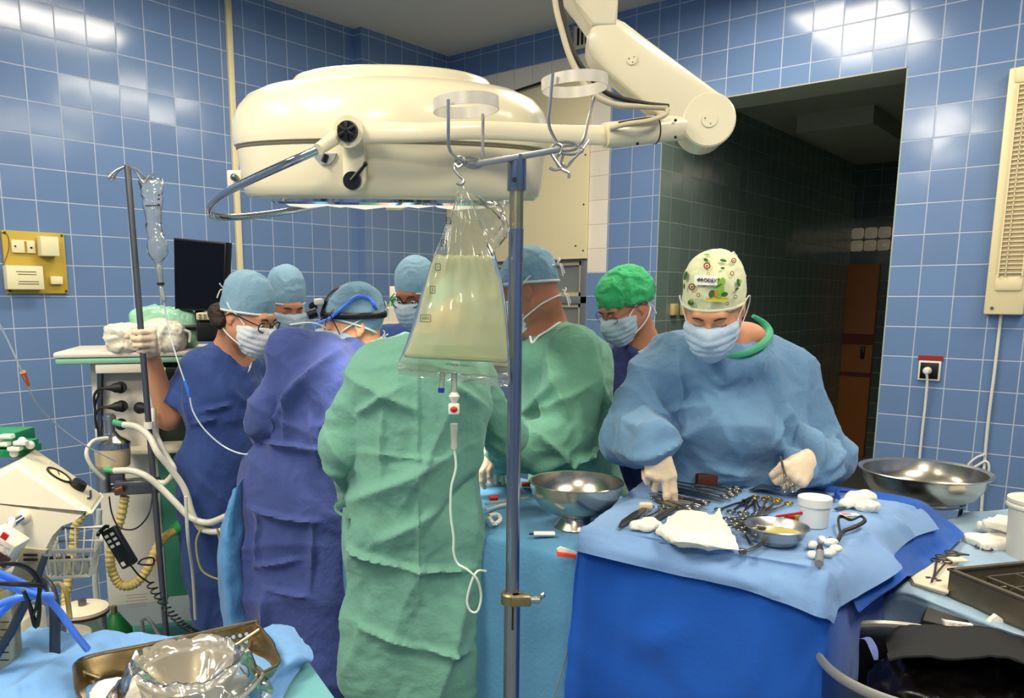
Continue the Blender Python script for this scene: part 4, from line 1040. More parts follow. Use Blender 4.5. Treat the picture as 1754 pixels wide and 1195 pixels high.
tgt = np.array([-1.75, 2.0, 1.0]); dv = tgt - (LC - la * .30)
so.rotation_euler = Vector(dv).to_track_quat('-Z', 'Y').to_euler()
# pivot hub, lever plate
def lampface(px, py, off=0.0):
    """point on the near side of the housing wall seen at a pixel"""
    r = ray(px, py); t = 1.5
    for _ in range(400):
        p = EYE + r * t; q = p - LC; h = q @ la; rad = np.linalg.norm(q - la * h)
        if -.136 < h < .15 and rad < np.interp(h, [-.136, -.125, -.1, -.02, .03, .065, .095, .122, .15], [.398, .41, .417, .424, .434, .428, .415, .39, .29]) + off: return p
        t += .0025
    return p
nrm = lambda p: unit((p - LC) - la * ((p - LC) @ la))
hub = lampface(608, 229, .0); hn = nrm(hub)
hb = M().cyl(hub - hn * .01, hub + hn * .062, .036, .034, 32).build('pivot_hub', LCREAM, lamp)
kn = M().cyl(hub + hn * .060, hub + hn * .072, .0235, .022, 28)
R_ = frame(hn, la)
for k in range(3): kn.box(hub + hn * .075, (.008, .006, .044), R_ @ np.array(Matrix.Rotation(k * math.pi / 3, 3, 'Y')), bev=.002)
kn.build('hub_knob', BLACKP, hb)
pa = hub - la * .005; pb = lampface(616, 296)
Rp = frame(hn, la)
M().prism([pa + Rp @ V3(x, 0, z) for x, z in [(-.026, 0), (-.026, -.095), (-.02, -.112), (-.008, -.122), (.008, -.122), (.02, -.112), (.026, -.095), (.026, 0)]], hn * .022, bev=.004).build('lever_plate', LCREAM, lamp)
lv = M(); c = pa + Rp @ V3(.002, .024, -.098); lv.cyl(c, c + hn * .012, .021, .02, 28); lv.tube([c + hn * .010, c + hn * .014 + Rp @ V3(-.034, 0, .036)], [.0055, .0045], 8).ball(c + hn * .014 + Rp @ V3(-.034, 0, .036), .0055)
lv.build('lever', BLACKP, lamp)
# badge knob plate
e0 = lampface(559, 269); en = nrm(e0); Re = frame(en, la)
es = M().prism([e0 + Re @ V3(x, 0, z) for x, z in [(-.028, .008), (.03, .008), (.028, -.002), (.012, -.017), (-.008, -.017), (-.022, -.006)]], en * .005).build('dial_plate', mat('plate_silver', (190, 190, 192), .35, .8), lamp)
M().tube([e0 + en * .008 + Re @ V3(-.004, 0, .006), e0 + en * .01 + Re @ V3(.004, 0, -.011)], .006, 10).build('dial_knob', BLACKP, es)
# left side bracket
b0 = P(408, 306, 2.30)
lb = M().box(b0, (.058, .02, .045), CAMR, bev=.005).build('side_bracket', LCREAM, lamp)
M().cyl(b0 - FV * .01 - RV * .004, b0 - FV * .03 - RV * .004, .010).ball(b0 - FV * .03 - RV * .002, .008).build('bracket_knob', STEELD, lb)
# yoke bar from hub round the front right of the housing
yk = [hub + hn * .045 + RV * .03, P(720, 227, 1.84), P(800, 223, 1.86), P(880, 225, 1.93), P(960, 230, 2.0), P(1040, 232, 2.06)]
M().tube(yk, [.026, .021, .020, .021, .022, .024], 12, smooth=8, flat=(.45, 1.0)).build('yoke_bar', LCREAM, lamp, sharp=60)
s0 = P(1035, 232, 2.06); s1 = P(1120, 222, 2.10); s2 = P(1178, 216, 2.12)
st_ = M(); st_.cyl(s0, s1, .030, .034, 32).build('swivel_sleeve', LCREAM, lamp)
M().cyl(s1 + unit(s2 - s1) * .001, s1 + unit(s2 - s1) * .004, .0345).cyl(s1, s2, .032, .034, 32).build('swivel_sleeve', LCREAM, lamp)
M().lathe([(.0335, 0), (.0352, .0), (.0352, .003), (.0335, .003)], s1, s2 - s1, 32).build('seam_ring', RUBB, lamp)
# joint disc and lower arm
JN = unit(-FV * .96 - RV * .1)
J = P(1208, 212, 2.13)
A1 = P(1042, 82, 2.13)
def arm_outline(a, b, ra, rb):
    d = unit(b - a); u = unit(np.cross(d, JN)); pts = []
    for k in range(13): t = math.pi / 2 + math.pi * k / 12; pts.append(a + u * ra * math.sin(t) * 1 + d * ra * math.cos(t))
    for k in range(9): t = -math.pi / 2 + math.pi * k / 8; pts.append(b + u * rb * math.sin(t) + d * rb * math.cos(t))
    return pts
ar = M(); ol = arm_outline(J, A1, .064, .058)
ar.prism([p - JN * .045 for p in ol], JN * .09, bev=.008, seg=3)
arm1 = ar.build('lower_arm', LCREAM, lamp, sharp=50)
cv = M().lathe([(.0, 0), (.062, 0), (.066, -.004), (.066, -.112), (.055, -.12), (0, -.12)], J + JN * .052, JN, 48).build('joint_disc', LCREAM, lamp)
for c, r in ((J + JN * .0525, .019), (J + (A1 - J) * .78 + JN * .0455, .0125)):
    cp_ = M().cyl(c, c + JN * .0025, r, r, 28).build('axle_cap', LCREAM, arm1)
    sq_ = M()
    for k in range(3): a = k * 2.1 + .8; sq_.cyl(c + JN * .0025 + RV * r * .6 * math.cos(a) + UV * r * .6 * math.sin(a), c + JN * .0032 + RV * r * .6 * math.cos(a) + UV * r * .6 * math.sin(a), .0016, seg=8)
    sq_.build('axle_pins', RUBB, cp_)
# strap over the arm and slot near the joint
M().tube([P(1160, 190, 2.10), P(1170, 196, 2.10), P(1176, 203, 2.10)], .009, 8, smooth=4).build('cable_slot', RUBB, lamp)
# upper elbow and column to the ceiling
e0 = P(1036, 62, 2.13); top = np.array([e0[0], e0[1], CEIL])
u0 = P(1036, 50, 2.13); t0_ = P(1022, -40, 2.13); t1_ = P(1010, -150, 2.13); colb = np.array([t1_[0], t1_[1], CEIL])
M().lathe([(.036, 0), (.038, .004), (.038, .01), (.036, .014)], u0 - UV * .008, u0 - P(1036, 75, 2.13), 40).build('chrome_collar', CHROME, lamp)
M().tube([P(1036, 68, 2.13), u0], .037, 24).build('arm_neck', LCREAM, lamp)
ua = M(); ol2 = [P(1014, 44, 2.08), P(1058, 44, 2.08), P(1060, -30, 2.08), P(1060, -110, 2.08), P(1020, -130, 2.08), P(955, -95, 2.08), P(952, -40, 2.08), P(984, 0, 2.08)]
ua.prism(ol2, FV * .1, bev=.01, seg=3).build('upper_arm', LCREAM, lamp)
M().cyl(P(1012, -100, 2.13), np.array([*P(1012, -100, 2.13)[:2], CEIL - .04]), .045).build('ceiling_column', LCREAM, lamp)
M().lathe([(.14, 0), (.14, .03), (.05, .06)], np.array([*P(1012, -100, 2.13)[:2], CEIL]), (0, 0, -1), 40).build('ceiling_plate', LCREAM, lamp)
# chrome ring handle round the left
M().tube([hub + hn * .03 - RV * .02, P(545, 256, 1.80)], [.017, .013], 16).build('handle_sleeve', LCREAM, lamp)
hpz = [P(548, 255, 1.81), P(500, 276, 1.83), P(440, 303, 1.92), P(390, 328, 2.03), P(364, 348, 2.13), P(360, 364, 2.2), P(378, 372, 2.28), P(430, 370, 2.4), P(490, 362, 2.5), P(548, 350, 2.55), P(600, 335, 2.6)]
M().tube(hpz, .0098, 16, smooth=8).build('ring_handle', CHROME, lamp)
# cables along the arm
CABC = mat('cable_cream', (196, 184, 156), .5); CABK = mat('cable_black', (30, 28, 28), .5)
c1 = [P(945, -90, 2.06), P(951, 0, 2.05), P(962, 50, 2.04), P(980, 105, 2.03), P(1010, 155, 2.02), P(1050, 178, 2.02), P(1100, 182, 2.03), P(1142, 184, 2.04)]
M().tube(c1, .0075, 10, smooth=7).build('cable', CABC, lamp, label='cream cable')
c2 = [p + RV * .012 + UV * .004 for p in c1[:4]] + [P(1030, 152, 2.02), P(1062, 168, 2.02), P(1108, 178, 2.03), P(1145, 182, 2.04)]
M().tube(c2, .0058, 10, smooth=7).build('cable', CABK, lamp, label='black cable')
M().tube([P(1142, 184, 2.04), P(1140, 196, 2.03), P(1110, 207, 2.02), P(1075, 212, 2.02), P(1045, 220, 2.03)], .006, 10, smooth=6).build('cable', CABC, lamp, label='cream cable')
M().tube([P(1145, 187, 2.05), P(1135, 200, 2.05), P(1100, 205, 2.04), P(1060, 212, 2.04)], .005, 10, smooth=6).build('cable', CABK, lamp, label='black cable')
sc_ = M()
for px, py in ((1092, 212), (1157, 206), (1157, 235), (1092, 246)): 
    c = P(px, py, 2.07); sc_.ball(c, .004, seg=8)
sc_.build('screws', RUBB, lamp)

# ================================================================== IRRIGATION POLE, RINGS, HOOKS, BAG
SZ = 1.70
pole = thing('steel_pole', 'thick steel drip pole standing in front of the operating team', 'pole stand', below(P(884, 900, SZ), 0))
pt_ = P(884, 400, SZ); bx_, by_ = pt_[0], pt_[1]
def pole_at(h): return V3(bx_, by_, h)
hcl = P(884, 1022, SZ)[2]; hs = P(884, 325, SZ)[2]; ht = P(884, 266, SZ)[2]; h2 = P(884, 392, SZ)[2]
POLEB = mat('pole_steel_blue_reflection', (158, 160, 170), .2, 1.0, vary=.12, vscale=10)  # chrome; slight blue in the base colour stands in for reflected blue tiles
POLEW = mat('pole_worn_steel', (172, 162, 128), .3, 1.0, vary=.25, vscale=30)
M().cyl(pole_at(.08), pole_at(hcl), .0185, seg=32).build('lower_tube', POLEB, pole)
M().cyl(pole_at(hcl - .02), pole_at(h2), .0155, seg=32).build('inner_tube', POLEB, pole)
M().cyl(pole_at(h2), pole_at(hs), .0145, seg=32).build('upper_tube', POLEW, pole)
M().lathe([(.0185, hs - .002), (.0195, hs), (.0195, ht), (.012, ht + .002)], (bx_, by_, 0), (0, 0, 1), 32).build('top_socket', POLEB, pole)
c = P(881, 308, SZ - .02); M().cyl(c, c - FV * .004, .005).build('socket_screw', RUBB, pole)
BRASS = mat('brass_worn', (150, 138, 104), .4, .9)
cl = M(); c = pole_at(hcl)
cl.lathe([(.0215, -.014), (.026, -.014), (.026, .008), (.0215, .012)], c, (0, 0, 1), 28); cl.box(c + RV * .018 - FV * .018, (.045, .026, .024), CAMR, bev=.004)
clo = cl.build('clamp', BRASS, pole)
M().cyl(c + RV * .04 - FV * .018, c + RV * .06 - FV * .018, .008).tube([c + RV * .055 - FV * .018, c + RV * .065 - FV * .02 + UV * .01], .005).ball(c + RV * .066 - FV * .02 + UV * .012, .007).build('clamp_knob', STEEL, clo)
M().tube([c - FV * .022 + UV * -.01, c - FV * .02 - UV * .07], .0022, 6).build('clamp_pin', RUBB, clo)
for k in range(5):
    a = k * 2 * math.pi / 5 + .2; d = V3(math.cos(a), math.sin(a), 0)
    lg = M().tube([pole_at(.10) + d * .015, pole_at(.085) + d * .15, pole_at(.07) + d * .27], .013, 10).build('base_leg', STEELD, pole)
    M().cyl(pole_at(.065) + d * .27, pole_at(.05) + d * .27, .008).cyl(pole_at(.025) + d * .27 - np.cross(d, UV) * .01, pole_at(.025) + d * .27 + np.cross(d, UV) * .01, .025).build('castor', RUBB, lg)
# top bar
a = P(812, 277, SZ - .03); b = P(952, 253, SZ + .03)
tb = M().prism([a, b, b - UV * .012, a - UV * .012], unit(np.cross(b - a, UV)) * .02, bev=.002).build('cross_bar', STEEL, pole)
def ringbasket(cx, cy, Zc, wires, name_lbl):
    t = thing('ring_holder', name_lbl, 'ring holder', P(cx, cy + 90, Zc))
    c = P(cx, cy, Zc); r = 53 / 1374. * Zc
    hh = .023
    M().lathe([(r, -hh / 2), (r + .0015, -hh / 2), (r + .0015, hh / 2), (r, hh / 2)], c, unit(UV + RV * -.05), 48, closed=True).build('ring_band', mat('band_steel', (206, 200, 188), .4, .25, vary=.12, vscale=30), t)
    for w in wires: M().tube([P(*q) for q in w], .0032, 8, smooth=4).build('wire', STEEL, t)
    return t
ringbasket(798, 180, SZ - .05, [[(768, 170, SZ - .115), (768, 215, SZ - .11), (769, 252, SZ - .1), (778, 266, SZ - .08), (792, 277, SZ - .05)], [(827, 195, SZ - .02), (827, 235, SZ - .02), (827, 268, SZ - .02)]], 'open steel ring holder on the left end of the pole crossbar')
ringbasket(984, 144, SZ + .04, [[(947, 125, SZ - .02), (943, 170, SZ - .01), (940, 212, SZ), (952, 240, SZ + .02), (960, 252, SZ + .03)], [(1018, 166, SZ + .06), (1008, 205, SZ + .05), (1000, 238, SZ + .04), (985, 256, SZ + .035)]], 'open steel ring holder on the right end of the pole crossbar')
# chain links joining the bar ends
lk = M()
for cx, cy, w in ((803, 276, 18), (812, 281, 14)): 
    c = P(cx, cy, SZ - .04); Rl = CAMR
    lk.tube([c + RV * w / 810 * math.cos(a) + UV * .007 * math.sin(a) - FV * .004 * math.sin(a) for a in np.linspace(0, 2 * math.pi, 17)[:-1]], .0025, 8, closed=True)
tag(lk.build('chain_link', STEEL), 'small oval steel links at the left end of the pole crossbar', 'chain link')
lk = M()
for cx, cy, w in ((968, 251, 22), (978, 257, 20)):
    c = P(cx, cy, SZ + .03)
    lk.tube([c + RV * w / 810 * math.cos(a) + UV * .009 * math.sin(a) for a in np.linspace(0, 2 * math.pi, 17)[:-1]], .0028, 8, closed=True)
tag(lk.build('chain_link', STEEL), 'small oval steel links at the right end of the pole crossbar', 'chain link')
def hook(pts, lbl):
    tag(M().tube([P(*q) for q in pts], .0030, 8, smooth=5).build('hook', STEEL), lbl, 'hook')
hook([(779, 276, SZ - .04), (784, 269, SZ - .045), (793, 270, SZ - .05), (795, 279, SZ - .05), (786, 286, SZ - .045), (780, 281, SZ - .04), (779, 290, SZ - .04), (786, 300, SZ - .045), (794, 308, SZ - .05), (791, 316, SZ - .05), (783, 314, SZ - .045)], 'bent steel hook carrying the fluid bag')
hook([(946, 252, SZ + .02), (952, 246, SZ + .02), (962, 250, SZ + .02), (960, 262, SZ + .02), (953, 270, SZ + .02), (957, 285, SZ + .02), (966, 292, SZ + .02), (974, 296, SZ + .02), (974, 305, SZ + .02)], 'empty bent steel hook hanging under the right ring holder')
hook([(945, 250, SZ + .01), (944, 262, SZ + .01), (955, 280, SZ + .01), (960, 288, SZ + .01), (950, 291, SZ + .01), (941, 287, SZ + .01)], 'empty steel hook curling to the left under the right ring holder')
hook([(1008, 240, SZ + .04), (995, 258, SZ + .03), (980, 275, SZ + .03), (970, 286, SZ + .03), (962, 278, SZ + .03), (966, 262, SZ + .03)], 'empty steel hook crossing behind under the right ring holder')

FILMC = film('bag_film', (232, 232, 222), (250, 252, 248), .10, .1, gloss=.16, ior=1.16)
FLUID = film('bag_fluid', (230, 228, 198), (226, 234, 210), .6, .15, gloss=.0, ior=1.1)
BZ = 1.66
bag = thing('fluid_bag', 'large clear bag of pale yellow fluid hanging from a hook on the steel pole', 'fluid bag', P(782, 635, BZ))
rowsL = [(318, 787, 793, .004), (330, 783, 800, .008), (350, 776, 815, .02), (380, 765, 830, .03), (410, 755, 840, .04), (440, 742, 850, .05), (480, 728, 861, .062), (520, 716, 867, .075), (560, 705, 871, .088), (590, 696, 873, .092), (610, 688, 874, .08), (622, 684, 874, .05), (630, 682, 874, .016), (640, 683, 874, .005)]
def bag_mesh(rows, inset, seg=56, pleat=.018, seed=0, bow=.018):
    rows = np.array(rows, float); y = np.linspace(rows[0, 0], rows[-1, 0], 60); L = np.interp(y, rows[:, 0], rows[:, 1]) ; Rr = np.interp(y, rows[:, 0], rows[:, 2]); T = np.interp(y, rows[:, 0], rows[:, 3])
    G = []
    for i in range(len(y)):
        row = []
        for k in range(seg):
            a = 2 * math.pi * k / seg; ca, sa = math.cos(a), math.sin(a)
            u = .5 + .5 * ca * (1 - inset * .035); x = L[i] + (Rr[i] - L[i]) * u
            th = (T[i] / 2 - inset * .003) * (abs(sa) ** .8) * math.copysign(1, sa)
            yy = y[i] + bow * 810 * (x - 782) / 190 * max(0, (y[i] - 560) / 80) if y[i] > 560 else y[i]
            p = P(x, yy, BZ) + FV * th
            row.append(p)
        G.append(row)
    G = np.array(G); V = G.reshape(-1, 3); yy = np.repeat(y, seg); up = np.clip((560 - yy) / 240, 0, 1)
    xx = (V @ RV); d = pleat * up ** .5 * (1 - np.abs(np.sin((xx - (P(790, 318, BZ) @ RV)) / np.interp(yy, rows[:, 0], (rows[:, 2] - rows[:, 1])) * 810 * 15 ))) - pleat * .4 * up
    d = d + .0035 * (crumple(V, 14, seed) - .3); side = np.sign(np.tile(np.sin(2 * np.pi * np.arange(seg) / seg), len(y)) + 1e-9)
    V = V + FV * (d * np.minimum(1, 1) * side * np.clip(np.repeat(T, seg) / .03, 0, 1))[:, None]
    idx = np.arange(len(V)).reshape(len(y), seg); nx = np.roll(idx, -1, 1)
    F = np.stack([idx[:-1], nx[:-1], nx[1:], idx[1:]], -1).reshape(-1, 4)
    V = np.concatenate([V, [V[:seg].mean(0)], [V[-seg:].mean(0)]]); n0 = len(V) - 2
    F = [tuple(f) for f in F] + [(n0, idx[0, (k + 1) % seg], idx[0, k]) for k in range(seg)] + [(n0 + 1, idx[-1, k], idx[-1, (k + 1) % seg]) for k in range(seg)]
    return V, F
V, F = bag_mesh(rowsL, 0); mesh_obj('film', V, F, FILMC, bag, sharp=180)
rf = [(436, 748, 842, .03)] + [r for r in rowsL if 440 <= r[0] <= 612] + [(616, 690, 872, .05)]
V, F = bag_mesh(rf, 1); mesh_obj('fluid', V, F, FLUID, bag, sharp=180, label='pale yellow fluid')
# loose film wing at the upper right and the torn lower seal
sheet('film_wing', [[P(798, 332, BZ), P(812, 365, BZ + .01), P(835, 410, BZ + .01)], [P(830, 345, BZ - .02), P(840, 372, BZ + .02), P(852, 425, BZ + .0)], [P(852, 340, BZ + .02), P(862, 375, BZ - .01), P(862, 418, BZ + .02)], [P(869, 345, BZ), P(872, 380, BZ + .02), P(866, 400, BZ + .01)]], film('wing_film', (232, 232, 224), (248, 250, 246), .22, .1, gloss=.3, ior=1.2), bag, n=8, amp=.010, f=22, amp2=.004, thick=.0004)
sheet('seal_strip', [[P(682, 618, BZ), P(681, 630, BZ - .01), P(683, 642, BZ)], [P(745, 628, BZ), P(745, 636, BZ + .01), P(746, 648, BZ)], [P(810, 640, BZ), P(810, 648, BZ - .01), P(811, 658, BZ)], [P(874, 644, BZ), P(874, 652, BZ + .01), P(868, 662, BZ)]], MATS['wing_film'], bag, n=8, amp=.004, f=26, amp2=.002, thick=.0006)
PRK = mat('print_black', (30, 30, 36), .7)
for px, py, wd, hh, s_ in ((729, 545, 17, 11, '3000'), (741, 496, 8, 11, '2'), (750, 457, 8, 10, '1'), (760, 416, 8, 10, '5'), (768, 378, 7, 10, '0')):
    c = P(px, py, BZ - .048 * np.clip((py - 330) / 280., .2, 1)); t = M()
    for k in (-1, 1): t.box(c + RV * k * wd / 1650., (.0011, .0006, hh / 810.), CAMR); t.box(c + UV * k * hh / 1620., (wd / 825., .0006, .0011), CAMR)
    t.build('scale_mark', PRK, bag); text_obj('scale_text', s_, .008 if len(s_) > 1 else .009, PRK, bag, c - FV * .0006, np.stack([RV, UV, -FV], 1), extrude=.0003)
CLR = film('clear_tube', (225, 228, 220), (245, 248, 242), .42, .1)
M().tube([P(758, 638, BZ), P(756, 668, BZ)], .0055, 12).build('port', CLR, bag)
M().cyl(P(756, 664, BZ), P(755.5, 672, BZ), .0068).build('port_cap', mat('cap_blue_plastic', (30, 50, 140), .4), bag)
M().tube([P(778, 640, BZ), P(778, 676, BZ)], .0062, 12).build('port', CLR, bag)
line = thing('drip_line', 'clear drip line with white clamp hanging from the big fluid bag', 'drip line', P(812, 1050, BZ - .01))
WPL = mat('white_plastic', (226, 224, 214), .4); REDP = mat('red_plastic', (196, 30, 24), .4)
M().lathe([(.003, .0), (.006, .008), (.011, .016), (.012, .02), (.005, .03), (.004, .04)], P(778, 694, BZ), (0, 0, 1), 20).build('spike', WPL, line)
cb_ = M().box(P(777.5, 700, BZ), (.024, .014, .024), CAMR, bev=.004).build('clamp', WPL, line)
M().ball(P(777.5, 701, BZ - .007), (.008, .004, .0065), CAMR).build('clamp_wheel', REDP, cb_)
M().lathe([(.004, -.001), (.0095, .003), (.0095, .008), (.0075, .012), (.0085, .04), (.0095, .05), (.0095, .056), (.004, .058)], P(778, 770, BZ), (0, 0, 1), 20).build('drip_chamber', CLR, line)
tb_ = [P(778, 768, BZ), P(781, 800, BZ), P(773, 835, BZ), P(772, 880, BZ), P(777, 920, BZ), P(777, 945, BZ), P(784, 965, BZ), P(800, 975, BZ - .01), P(817, 992, BZ - .01), P(824, 1020, BZ), P(818, 1046, BZ), P(806, 1046, BZ), P(800, 1028, BZ), P(808, 995, BZ), P(818, 978, BZ + .01), P(832, 978, BZ + .03)]
M().tube(tb_, .0027, 10, smooth=8).build('tube', mat('tube_milky', (206, 222, 206), .3, spec=.6), line)
# ================================================================== WALL ITEMS
SOCK = mat('socket_cream', (236, 226, 186), .4)
def lw(px, py, off=0.0): return Px(px, py, XL + off)
a = lw(1, 395); b = lw(108, 400); c_ = lw(117, 502); d = lw(14, 502)
y0, y1 = 1.455, 1.735; z0, z1 = 1.612, 1.902
pn = thing('wall_panel', 'mustard yellow board with sockets and white boxes on the left tiled wall', 'wall panel', (XL, (y0 + y1) / 2, z0))
pb_ = M().box((XL + .008, (y0 + y1) / 2, (z0 + z1) / 2), (.016, y1 - y0, z1 - z0), bev=.003).build('board', mat('mustard_board', (192, 164, 62), .5), pn)
sc_ = [(y0 + .012, z1 - .012), (y1 - .012, z1 - .012), (y0 + .012, z0 + .012), (y1 - .012, z0 + .012)]
for q in sc_: M().cyl((XL + .014, *q), (XL + .019, *q), .006, seg=12).build('screw', MATS['dark_screw'], pb_)
def wb(px0, py0, px1, py1, dep, name, m, root=pn, off=.016):
    p = lw(px0, py0, off + dep); q = lw(px1, py1, off + dep)
    return M().box((XL + off + dep / 2, (p[1] + q[1]) / 2, (p[2] + q[2]) / 2), (dep, abs(q[1] - p[1]), abs(q[2] - p[2])), bev=.004).build(name, m, root), p, q
so_, p, q = wb(19, 410, 62, 434, .012, 'socket_plate', SOCK)
M().box((XL + .03, (p[1] + q[1]) / 2 + .008, (p[2] + q[2]) / 2), (.004, .008, .05)).build('switch', mat('switch_gold', (170, 140, 40), .4), so_)
M().cyl((XL + .027, p[1] + .015, (p[2] + q[2]) / 2), (XL + .031, p[1] + .015, (p[2] + q[2]) / 2), .004, seg=10).build('key_hole', BLACKP, so_)
M().cyl((XL + .027, q[1] - .02, (p[2] + q[2]) / 2 - .004), (XL + .031, q[1] - .02, (p[2] + q[2]) / 2 - .004), .005, seg=10).build('key_hole', BLACKP, so_)
wb(69, 404, 103, 439, .05, 'junction_box', SOCK)
bx1, p, q = wb(10, 454, 77, 496, .045, 'terminal_box', SOCK)
for zf, yf0, yf1 in ((.25, .25, .8), (.36, .3, .8), (.66, .3, .85), (.76, .28, .85)):
    zz = p[2] + (q[2] - p[2]) * zf; ya = p[1] + (q[1] - p[1]) * yf0; yb2 = p[1] + (q[1] - p[1]) * yf1
    M().box((XL + .0615, (ya + yb2) / 2, zz), (.002, yb2 - ya, .0025)).build('vent_slot', RUBB, bx1)
wb(87, 473, 109, 487, .02, 'small_switch', SOCK)
M().tube([lw(2, 398, .018), lw(13, 403, .018), lw(15, 425, .018), lw(8, 448, .018), lw(6, 452, .018)], .0012, 5, smooth=5).build('wire', RUBB, pn)

# ================================================================== DRIP STAND HELD ON THE LEFT
st0 = thing('drip_stand', 'thin grey drip stand with hooks gripped by a gloved hand on the left', 'drip stand', below(P(PBX(1095), 1095, PZ), 0))
DST = mat('stand_grey_steel', (120, 120, 124), .35, .9)
ptop = P(PBX(283), 283, PZ); pbot = P(PBX(1090), 1090, PZ)
M().tube([ptop, pbot], .0105, 16).build('pole', DST, st0)
c = P(PBX(728), 728, PZ); M().cyl(c - pdir * .012, c + pdir * .012, .016).build('collar', WPL, st0)
for dx, dy, dz in ((-30, 18, -.02), (-24, 22, .12), (30, 20, .02), (22, 24, -.12)):
    e = P(218 + dx, 283 + dy, PZ + dz); e2 = e + RV * (-.008 if dx < 0 else .012) - UV * .010
    M().tube([ptop, P(218 + dx * .6, 283 + dy * .45, PZ + dz * .6), e, e2, e2 + UV * .014 + RV * (.016 if dx < 0 else .012), e2 + UV * .022 + RV * (.004 if dx < 0 else .02)], .0028, 8, smooth=5).build('hook_arm', STEEL, st0)
for k in range(5):
    a = k * 2 * math.pi / 5; d = V3(math.cos(a), math.sin(a), 0); cb = below(pbot, .1)
    M().tube([cb, cb + d * .14 - UV * .015, cb + d * .26 - UV * .05], .01, 8).ball(cb + d * .26 - UV * .065, .025).build('base_leg', DST, st0)
M().tube([pbot, below(pbot, .08)], .012, 12).build('base_hub', DST, st0)
# saline bottle and its line
IZ = 2.72
sb = thing('saline_bottle', 'crumpled clear saline bottle hanging from the thin drip stand', 'infusion bottle', P(268, 445, IZ))
rowsI = [(306, 240, 277, .02), (312, 240, 279, .03), (330, 242, 278, .035), (352, 247, 276, .04), (375, 250, 275, .035), (395, 252, 278, .035), (410, 254, 282, .04), (430, 254, 286, .045), (440, 258, 283, .04), (446, 264, 278, .03), (452, 266, 276, .016), (470, 268, 278, .014), (474, 270, 277, .01)]
def bottle(rows, Z, name, m, root, seg=28, amp=.004, inset=0):
    y = np.linspace(rows[0][0], rows[-1][0], 48); r = np.array(rows, float); L = np.interp(y, r[:, 0], r[:, 1]) + inset; Rr = np.interp(y, r[:, 0], r[:, 2]) - inset; T = np.interp(y, r[:, 0], r[:, 3])
    V = np.array([P((L[i] + Rr[i]) / 2 + (Rr[i] - L[i]) / 2 * math.cos(a), y[i], Z) + FV * T[i] / 2 * math.sin(a) for i in range(len(y)) for a in np.arange(seg) * 2 * math.pi / seg])
    cen = np.repeat(V.reshape(-1, seg, 3).mean(1), seg, 0); V = V + (V - cen) * (crumple(V, 30, 4) * 6 * amp * 8 / 1)[:, None]
    idx = np.arange(len(V)).reshape(len(y), seg); nx = np.roll(idx, -1, 1)
    F = [tuple(f) for f in np.stack([idx[:-1], nx[:-1], nx[1:], idx[1:]], -1).reshape(-1, 4)] + [tuple(idx[0][::-1]), tuple(idx[-1])]
    return mesh_obj(name, V, F, m, root, sharp=180)
bottle(rowsI, IZ, 'bottle', film('bottle_film', (215, 222, 226), (238, 243, 248), .28, .06, gloss=.35), sb)
bottle([(352, 248, 275, .038)] + [r for r in rowsI if 375 <= r[0] <= 446] + [(449, 266, 276, .02)], IZ, 'saline', film('saline_fluid', (225, 230, 230), (236, 242, 246), .22, .1, gloss=.1), sb, inset=1.2)
c = P(262, 352, IZ - .022); M().box(c, (.05, .002, .003), CAMR).build('level_line', PRK, sb)
for py in (334, 341, 350): M().box(P(272, py, IZ - .022), (.006, .002, .005), CAMR).build('scale_mark', PRK, sb)
dl = thing('infusion_line', 'thin clear infusion line with blue connector running past the navy scrubs', 'infusion line', P(330, 680, 2.6))
M().lathe([(.006, .0), (.009, .004), (.009, .05), (.012, .06), (.009, .07), (.006, .075)], P(276, 490, IZ), P(273, 455, IZ) - P(276, 490, IZ), 16).build('drip_chamber', CLR, dl)
M().cyl(P(275, 484, IZ), P(275.5, 488, IZ), .0125).build('chamber_ring', RUBB, dl)
M().lathe([(.003, 0), (.009, .008), (.0075, .055), (.003, .06)], P(281, 518, IZ), P(276, 492, IZ) - P(281, 518, IZ), 16).build('chamber_end', CLR, dl)
CTUBE = mat('tube_clear_blue', (196, 208, 222), .2, spec=.7)
M().tube([P(281, 517, IZ), P(285, 545, IZ), P(293, 580, 2.68), P(305, 620, 2.62), P(316, 652, 2.60)], .0022, 8, smooth=7).build('tube', CTUBE, dl)
M().cyl(P(316, 652, 2.6), P(322, 668, 2.6), .005, .006).cyl(P(322, 668, 2.6), P(325, 680, 2.6), .0065, .004).build('connector', mat('connector_blue', (60, 120, 220), .3), dl)
M().tube([P(325, 680, 2.6), P(331, 705, 2.6), P(350, 735, 2.6), P(380, 762, 2.6), P(410, 776, 2.58), P(438, 778, 2.55)], .0027, 8, smooth=7).build('tube', CTUBE, dl)
# separate thin line crossing the left wall, with orange connector
ol_ = thing('thin_tube', 'thin clear tube with an orange connector hanging in front of the left wall', 'tube', P(45, 650, 2.2))
M().tube([P(-20, 520, 2.0), P(12, 580, 2.05), P(40, 642, 2.1), P(62, 690, 2.2), P(100, 730, 2.35), P(150, 765, 2.5), P(200, 790, 2.62)], .0024, 8, smooth=7).build('line', CTUBE, ol_)
M().cyl(P(39, 637, 2.1), P(49, 660, 2.13), .0075, .0045).build('connector', mat('connector_orange', (226, 110, 40), .4), ol_)

